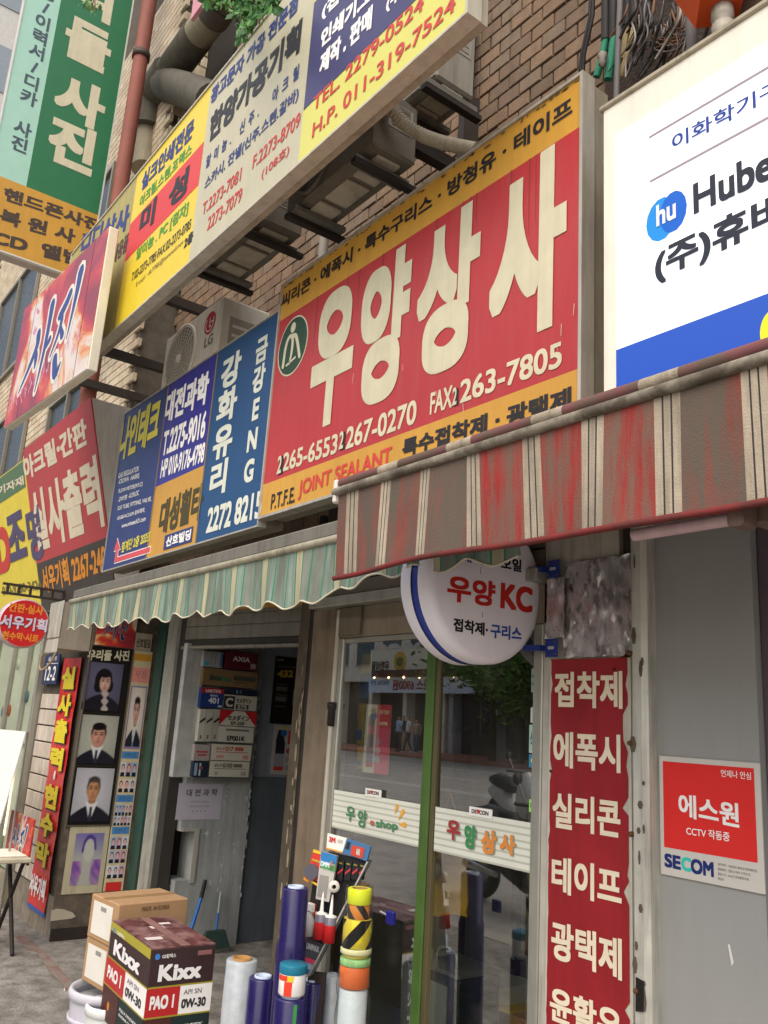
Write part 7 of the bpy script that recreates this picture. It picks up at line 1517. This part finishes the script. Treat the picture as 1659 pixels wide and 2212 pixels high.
pk('orange red pack half hidden behind the tall navy roll',((785,730),(830,745),(828,850),(770,850)),'#d0502c',(('q',((785,730),(832,742),(828,762),(782,752)),'#d9b43a'),),n=.012)
tp_=Frk.mw@Vector((*H(1000,595),.06)); t=thing('tape_roll','small white tape roll hanging on the display rack','tape',tp_); mb=MB(); mb.lathe([(.008,-.01),(.02,-.01),(.02,.01),(.008,.01)],(0,0,0),24,mat('#d6d3c8',.5,name='tape_white'),'Y'); mb.build('tape',None,t); t.rotation_euler=(0,0,.9)
for i,(x,yt,yb_,lab) in enumerate(((890,640,1020,'left silicone cartridge with white nozzle and red body'),(965,660,1050,'right silicone cartridge with white nozzle and red body'))):
    b0=Frk.mw@Vector((*H(x-18,yb_),.05)); n0=Frk.mw@Vector((*H(x+18,yt),.05)); tt=thing('silicone_cartridge',lab,'cartridge',b0,'silicone cartridges on the rack'); Lh=(n0-b0).length; ax=(n0-b0).normalized(); tt.rotation_euler=ax.to_track_quat('Z','Y').to_euler()
    r=.022; mb=MB(); mb.lathe([(0,0),(r,0),(r,Lh*.36)],(0,0,0),20,mat('#c92a2c',.35,name='cartridge_red')); mb.build('body',None,tt); mb=MB(); mb.lathe([(r,Lh*.361),(r,Lh*.5),(r*.97,Lh*.52)],(0,0,0),20,mat('#8d8a96',.3,metal=.3,name='cartridge_grey')); mb.build('sleeve',None,tt)
    mb=MB(); mb.lathe([(r*1.02,Lh*.52),(r*1.02,Lh*.56),(r*.4,Lh*.58),(r*.32,Lh*.6),(r*.12,Lh),(0,Lh)],(0,0,0),16,mat('#e9e7e0',.4,name='nozzle_white')); mb.build('nozzle',None,tt)
b0=Frk.mw@Vector((*H(785,990),.05)); tt=thing('spray_bottle','small white spray bottle at the left foot of the rack','bottle',b0); mb=MB(); mb.lathe([(0,0),(.02,0),(.021,.05),(.012,.07),(.01,.08)],(0,0,0),14,mat('#c9c6c0',.4,name='bottle_clear')); mb.build('bottle',None,tt); mb=MB(); mb.box(-.012,.022,-.007,.007,.08,.11,ch=.003); mb.build('trigger',mat('#d9d6d0',.4,name='trigger_white'),tt)

pb_=onZ('N',775,1790,.0); mb=MB(); mb.tube([(0,0,.006),(.03,-.012,.006)],.0045,8,mat('#c9804a',.7,name='filter_orange')); mb.tube([(.03,-.012,.006),(.055,-.022,.006)],.0045,8,mat('#d9d4c8',.7,name='butt_white')); o=mb.build('cigarette_butt'); o.location=pb_; tag(o,'cigarette butt lying at the near end of the faded red line on the pavement','cigarette butt')

mb=MB(); random.seed(77)
for i in range(26):
    y=random.uniform(ny1+.06,yc-.02); z=random.uniform(.35,1.25); disc(mb,y,z,random.uniform(.003,.010),random.uniform(.004,.022),.0,.0008,mat('#c6c8c3',.8,name='paint_spatter'),6)
for i in range(50):
    z=random.uniform(.3,1.9); disc(mb,yc+random.uniform(-.008,.01),z,random.uniform(.002,.007),random.uniform(.006,.03),.0,.0008,mat('#c6c8c3',.8,name='paint_spatter'),6)
o=mb.build('paint_spatter',None,None,kind='stuff'); o.matrix_world=Face((XS+.0008,0,0),(0,1,0),(0,0,1)).mw; o.parent=bb; o.matrix_parent_inverse=Matrix.Translation((3,-BY,0))
# ------------------------------------------------------------------ across the street (seen mirrored in the shop glass)
def Mir(k,x,y,yp):
    g=onY(k,x,y,0); v=ray(k,x,y); v=Vector((v.x,-v.y,v.z-2*TILT*v.y)); return g+v*((yp-g.y)/v.y)
YO=-26.0
def oface(yp): return Face((0,yp,0),(-1,0,0),(0,0,1))
def obuild(label,x0,x1,h,colr,floors,y=YO):
    t=thing('opposite_building',label,'building',(x0,y,0)); bx('wall',mat(colr,.8,var=.15,dirt=.3,name='far_wall'),t,0,x1-x0,-8,-.01,3.4,h); bx('shop_recess',mat('#5d564e',.6,name='far_shop'),t,0,x1-x0,-8,-.6,0,3.39)
    n=int((x1-x0)/2.4)
    for f in range(floors):
        for i in range(n): 
            w=bx('window',mat('#58646a',.2,name='far_glass_pane'),t,.5+i*2.4,2.1+i*2.4,-.009,.01,4.3+f*3,5.9+f*3); bx('sill',mat('#a9a498',.6,name='far_sill'),w,.45+i*2.4,2.15+i*2.4,.0,.06,4.2+f*3,4.299+f*3)
    for i in range(int((x1-x0)/3)+1): bx('pier',mat(colr,.8,name='far_pier'),t,min(i*3,x1-x0-.3),min(i*3+.3,x1-x0),-.6,-.01,0,3.39)
    return t
a=Mir('Z',575,800,YO); b=Mir('K',860,900,YO)
obuild('cream three storey building across the street with a restaurant at street level',a.x-9,b.x,10,'#e6dcc8',2); obuild('grey building across the street behind the street trees',b.x+.05,b.x+15,13,'#b5b6b4',3); obuild('brown brick building across the street further along',a.x-24,a.x-9.05,12,'#8a6a55',2); obuild('pale building across the street at the near end',b.x+15.1,b.x+34,11,'#a8a59c',2); obuild('long low building far along the opposite side',a.x-52,a.x-24.1,9,'#a39a8c',2)
def osign(label,TL,BR,bgc,k='Z',y=YO+.35):
    p=Mir(k,*TL,y); q=Mir(k,*BR,y); x0,x1=sorted((p.x,q.x)); z0,z1=sorted((p.z,q.z)); f=Face((x1,y,z0),(-1,0,0),(0,0,1)); t=thing('restaurant_sign',label,'sign',mw=f.mw); bx('board',mat(bgc,.5,name='far_board'),t,0,x1-x0,0,z1-z0,-.15,0); return t,x1-x0,z1-z0
t,w,h=osign('pale blue restaurant sign with a price of 6900 across the street',(575,735),(1700,915),'#c9d8e6'); Tuv(t,'돈까스 6900원',w*.3,w*.74,h*.15,h*.15,h*.85,mat('#8c2f33',.5,name='far_red'),.01,.04); Tuv(t,'생삼겹살 한우',w*.78,w*.98,h*.5,h*.5,h*.8,mat('#3f66a0',.5,name='far_blue'),.01,.02)
t,w,h=osign('cream restaurant sign with round yellow food picture across the street',(600,440),(1700,670),'#d9d2bd'); Tuv(t,'무한리필',w*.79,w*.98,h*.08,h*.08,h*.5,mat('#4a3626',.5,name='far_brown'),.01,.05); mb=MB(); disc(mb,w*.68,h*.45,h*.42,h*.42,.005,.01,mat('#c9a23c',.5,name='food_yellow'),24); disc(mb,w*.68,h*.45,h*.25,h*.2,.012,.015,mat('#6a7a3a',.5,name='food_green'),16); mb.build('picture',None,t)
mb=MB()
for i in range(int(w/1.1)): mb.poly([(i*1.1+.55+.55*math.cos(a_*.3927),h+.28*math.sin(a_*.3927)) for a_ in range(9)],.0,.03,mat('#c9c6bb',.7,name='scallop'))
mb.build('scallop_edge',None,t,kind='stuff')
lamp=emis('#ffd79a',9,'far_bulb'); p=Mir('Z',600,715,YO+.6)
t=thing('lamp_rail','brown eave rail with a row of small warm lamps over the restaurant across the street','lamp rail',(p.x,YO+.6,p.z)); q=Mir('Z',1700,715,YO+.6); bx('rail',mat('#5a3f33',.7,name='eave_brown'),t,0,q.x-p.x,-.2,0,-.1,.25)
x=.4
while x<q.x-p.x: mb=MB(); mb.lathe([(0,-.07),(.07,0),(0,.07)],(x,.1,-.14),8,lamp); mb.build('lamp',None,t); x+=1.25
def human(label,x,y,ht,cols,pose,hair='#1c1614'):
    t=thing('person',label,'person',(x,y,0)); s=ht/1.7; J={}
    def A(n,p): J[n]=Vector(p)*s
    A('pel',(0,0,.93));A('ch',(0,.0,1.28));A('nk',(0,.0,1.43));A('hd',(0,.03,1.52));A('top',(0,.02,1.64))
    for sd,sg in (('L',-1),('R',1)):
        A('hip'+sd,(sg*.09,0,.88)); A('kn'+sd,(sg*.1,pose.get('kn'+sd,.03),.48)); A('an'+sd,(sg*.11,pose.get('an'+sd,-.02),.08)); A('to'+sd,(sg*.12,pose.get('an'+sd,-.02)+.15,.03))
        A('sh'+sd,(sg*.18,0,1.38)); e=pose.get('el'+sd,(sg*.23,-.03,1.12)); A('el'+sd,e); A('ha'+sd,pose.get('ha'+sd,(sg*.24,.06,.88)))
    names=list(J); idx={n:i for i,n in enumerate(names)}; E=[('pel','ch'),('ch','nk'),('nk','hd'),('hd','top')]
    for sd in 'LR': E+=[('pel','hip'+sd),('hip'+sd,'kn'+sd),('kn'+sd,'an'+sd),('an'+sd,'to'+sd),('ch','sh'+sd),('sh'+sd,'el'+sd),('el'+sd,'ha'+sd)]
    R={'pel':.15,'ch':.155,'nk':.055,'hd':.085,'top':.07}
    me=bpy.data.meshes.new('body'); me.from_pydata([J[n] for n in names],[(idx[a],idx[b]) for a,b in E],[]); o=bpy.data.objects.new('body',me); COL.objects.link(o)
    o.modifiers.new('skin','SKIN'); 
    for n in names:
        r=R.get(n) or {'hi':.095,'kn':.06,'an':.04,'to':.03,'sh':.065,'el':.04,'ha':.03}[n[:2]]
        me.skin_vertices[0].data[idx[n]].radius=(r*s,r*s*.85)
    me.skin_vertices[0].data[0].use_root=True; sm=o.modifiers.new('sub','SUBSURF'); sm.levels=1; sm.render_levels=1
    bpy.context.view_layer.update(); m2=bpy.data.meshes.new_from_object(o.evaluated_get(bpy.context.evaluated_depsgraph_get())); bpy.data.objects.remove(o)
    ms=[mat(c,.7,name='cloth') for c in cols]+[mat('#c99a7c',.6,name='skin'),mat(hair,.6,name='hair')]
    for m in ms: m2.materials.append(m)
    for f in m2.polygons:
        c=f.center/s; f.use_smooth=True
        f.material_index=4 if c.z>1.58 or (c.z>1.5 and c.y<.0) else 3 if c.z>1.41 or (abs(c.x)>.2 and c.z<1.2 and c.z>.8) else 0 if c.z>.93 else 1 if c.z>.09 else 2
    b=bpy.data.objects.new('body',m2); COL.objects.link(b); b.parent=t
    t.rotation_euler=(0,0,pose.get('rz',0)); return t
for (xx,lab,c,po) in ((885,'man in pale blue shirt lifting one hand to his mask across the street',('#a9bede','#3a3c40','#1d1d20'),{'elR':(.26,.1,1.15),'haR':(.08,.2,1.42)}),(990,'man in white shirt and dark jeans walking across the street',('#e3e2e0','#2d3442','#d9d9d9'),{'knL':.12,'anL':.2,'anR':-.18,'rz':.5}),(1075,'person in beige top and blue jeans across the street',('#a98c76','#33507a','#b9b4aa'),{'knR':.1,'anR':.12,'anL':-.1,'rz':-.3}),(935,'person in cream trousers partly behind the others across the street',('#35353a','#c9b089','#2a2a2a'),{'rz':.2})):
    p=Mir('Z',xx,1450,YO+2.6+(1 if xx==935 else 0)*-.8); human(lab,p.x,YO+2.6-(.8 if xx==935 else 0),1.72 if xx!=1075 else 1.6,c,po)
def tree(label,x,y,h,cr,seed,n=1500):
    random.seed(seed); t=thing('street_tree',label,'tree',(x,y,0),'street trees across the road'); mb=MB(); mb.tube([(0,0,0),(.05,0,h*.25),(0,.05,h*.5),(.1,0,h*.75)],[.17,.14,.1,.05],9,mat('#5a4a3a',.9,bump=.5,name='bark'))
    for i in range(7):
        a=i*.9; z=h*(.38+.06*i); mb.tube([(0,0,z),(cr*.4*math.cos(a),cr*.4*math.sin(a),z+.6),(cr*.75*math.cos(a),cr*.75*math.sin(a),z+1.3)],[.07,.05,.02],6,mat('#5a4a3a',.9,bump=.5,name='bark'))
    mb.build('trunk',None,t); mb=MB(); ms=[mat(c,.7,var=.2,name='foliage') for c in ('#66893f','#7ba04d','#4f7234','#93b562')]
    cl=[Vector((random.gauss(0,cr*.45),random.gauss(0,cr*.45),h*.72+random.gauss(0,h*.13))) for _ in range(26)]
    for i in range(n):
        c=random.choice(cl)+Vector((random.gauss(0,.42),random.gauss(0,.42),random.gauss(0,.34))); u=Vector((random.gauss(0,1),random.gauss(0,1),random.gauss(0,.7))).normalized(); w=u.orthogonal().normalized(); s=random.uniform(.09,.2)
        mb.add([c,c+u*s+w*s*.5,c+u*s*2,c+u*s-w*s*.5],[(0,1,2,3)],ms[(i*7)%4])
    mb.build('crown',None,t,kind='stuff')
for i,(x,y,D,lab) in enumerate(((1130,760,-23.8,'bushy street tree across the road, nearest the grey building'),(1290,800,-23.6,'bushy street tree across the road, right of the first one'),(1420,800,-23.7,'bushy street tree across the road at the near end'))):
    p=Mir('K',x,y,D); tree(lab,p.x,D,5.4,2.1,30+i,2300)
# scooter parked by the kerb
def scooter(label,x,y,rz,c):
    t=thing('parked_scooter',label,'scooter',(x,y,-.12),'scooters parked along the kerb',rz=rz); bm_=mat(c,.25,name='scooter_paint',spec=.6); dk=mat('#1a1a1c',.4,name='scooter_black'); ch=mat('#b9bcc0',.2,metal=.9,name='chrome')
    for wx in (-.62,.62):
        mb=MB(); mb.lathe([(.17,-.05),(.25,-.045),(.27,0),(.25,.045),(.17,.05),(.17,-.05)],(0,0,0),24,dk,'Y'); o=mb.build('tyre',None,t); o.location=(wx,0,.27); mb=MB(); mb.lathe([(.0,-.04),(.17,-.03),(.17,.03),(0,.04)],(0,0,0),12,ch,'Y'); o=mb.build('rim',None,t); o.location=(wx,0,.27)
    mb=MB(); mb.tube([(-.85,0,.62),(-.6,0,.64),(-.3,0,.56),(-.1,0,.4),(.15,0,.3),(.32,0,.34)],[.05,.15,.17,.15,.13,.1],12,bm_); mb.build('body_shell',None,t); mb=MB(); mb.tube([(-.8,0,.8),(-.5,0,.8),(-.15,0,.76),(.0,0,.7)],[.06,.13,.13,.06],12,dk); mb.build('seat',None,t)
    mb=MB(); mb.tube([(.35,0,.35),(.42,0,.6),(.40,0,.85),(.36,0,.98)],[.16,.19,.15,.08],12,bm_); mb.build('front_shield',None,t); mb=MB(); mb.tube([(.36,-.34,1.02),(.38,0,.98),(.36,.34,1.02)],.018,8,dk); mb.build('handlebar',None,t)
    for s_ in (-1,1): mb=MB(); mb.tube([(.36,s_*.2,1.0),(.34,s_*.28,1.2)],.007,6,ch); mb.lathe([(0,-.01),(.06,0),(0,.01)],(.33,s_*.29,1.24),12,dk,'X'); mb.build('mirror',None,t)
    mb=MB(); mb.lathe([(.0,.05),(.06,.03),(.08,0)],(.5,0,.72),14,emis('#ffffff',.0,'headlamp','#cfd4d8'),'X'); mb.build('headlight',None,t); mb=MB(); mb.tube([(.5,-.06,.7),(.62,-.07,.27)],.025,8,ch); mb.tube([(.5,.06,.7),(.62,.07,.27)],.025,8,ch); mb.build('fork',None,t); mb=MB(); mb.tube([(-.2,.14,.3),(-.7,.16,.34)],[.03,.05],10,ch); mb.build('exhaust',None,t)
p=Mir('K',1250,1440,-8.2); scooter('white and grey scooter parked out on the road side, mirrored in the right pane',p.x,-8.2,.3,'#b9b9b6')
p=Mir('K',1240,1640,-4.3); scooter('black scooter parked by the kerb in front of the shop',p.x+.1,-4.3,.15,'#1d1d20')
# far pale tower at the left end of the street
fb=thing('far_building','pale office block far down the street at the upper left','building',(-40,-3,0)); bx('wall',mat('#c9c6bc',.8,var=.1,name='far_pale'),fb,0,14,0,10,0,34)
for i in range(11):
    bx('window_band',mat('#8e979b',.3,name='far_band'),fb,14.0,14.03,.3,9.7,2+i*3,3.6+i*3); bx('window_band',mat('#8e979b',.3,name='far_band'),fb,.3,13.7,-.03,0,2+i*3,3.6+i*3)
flush_text()
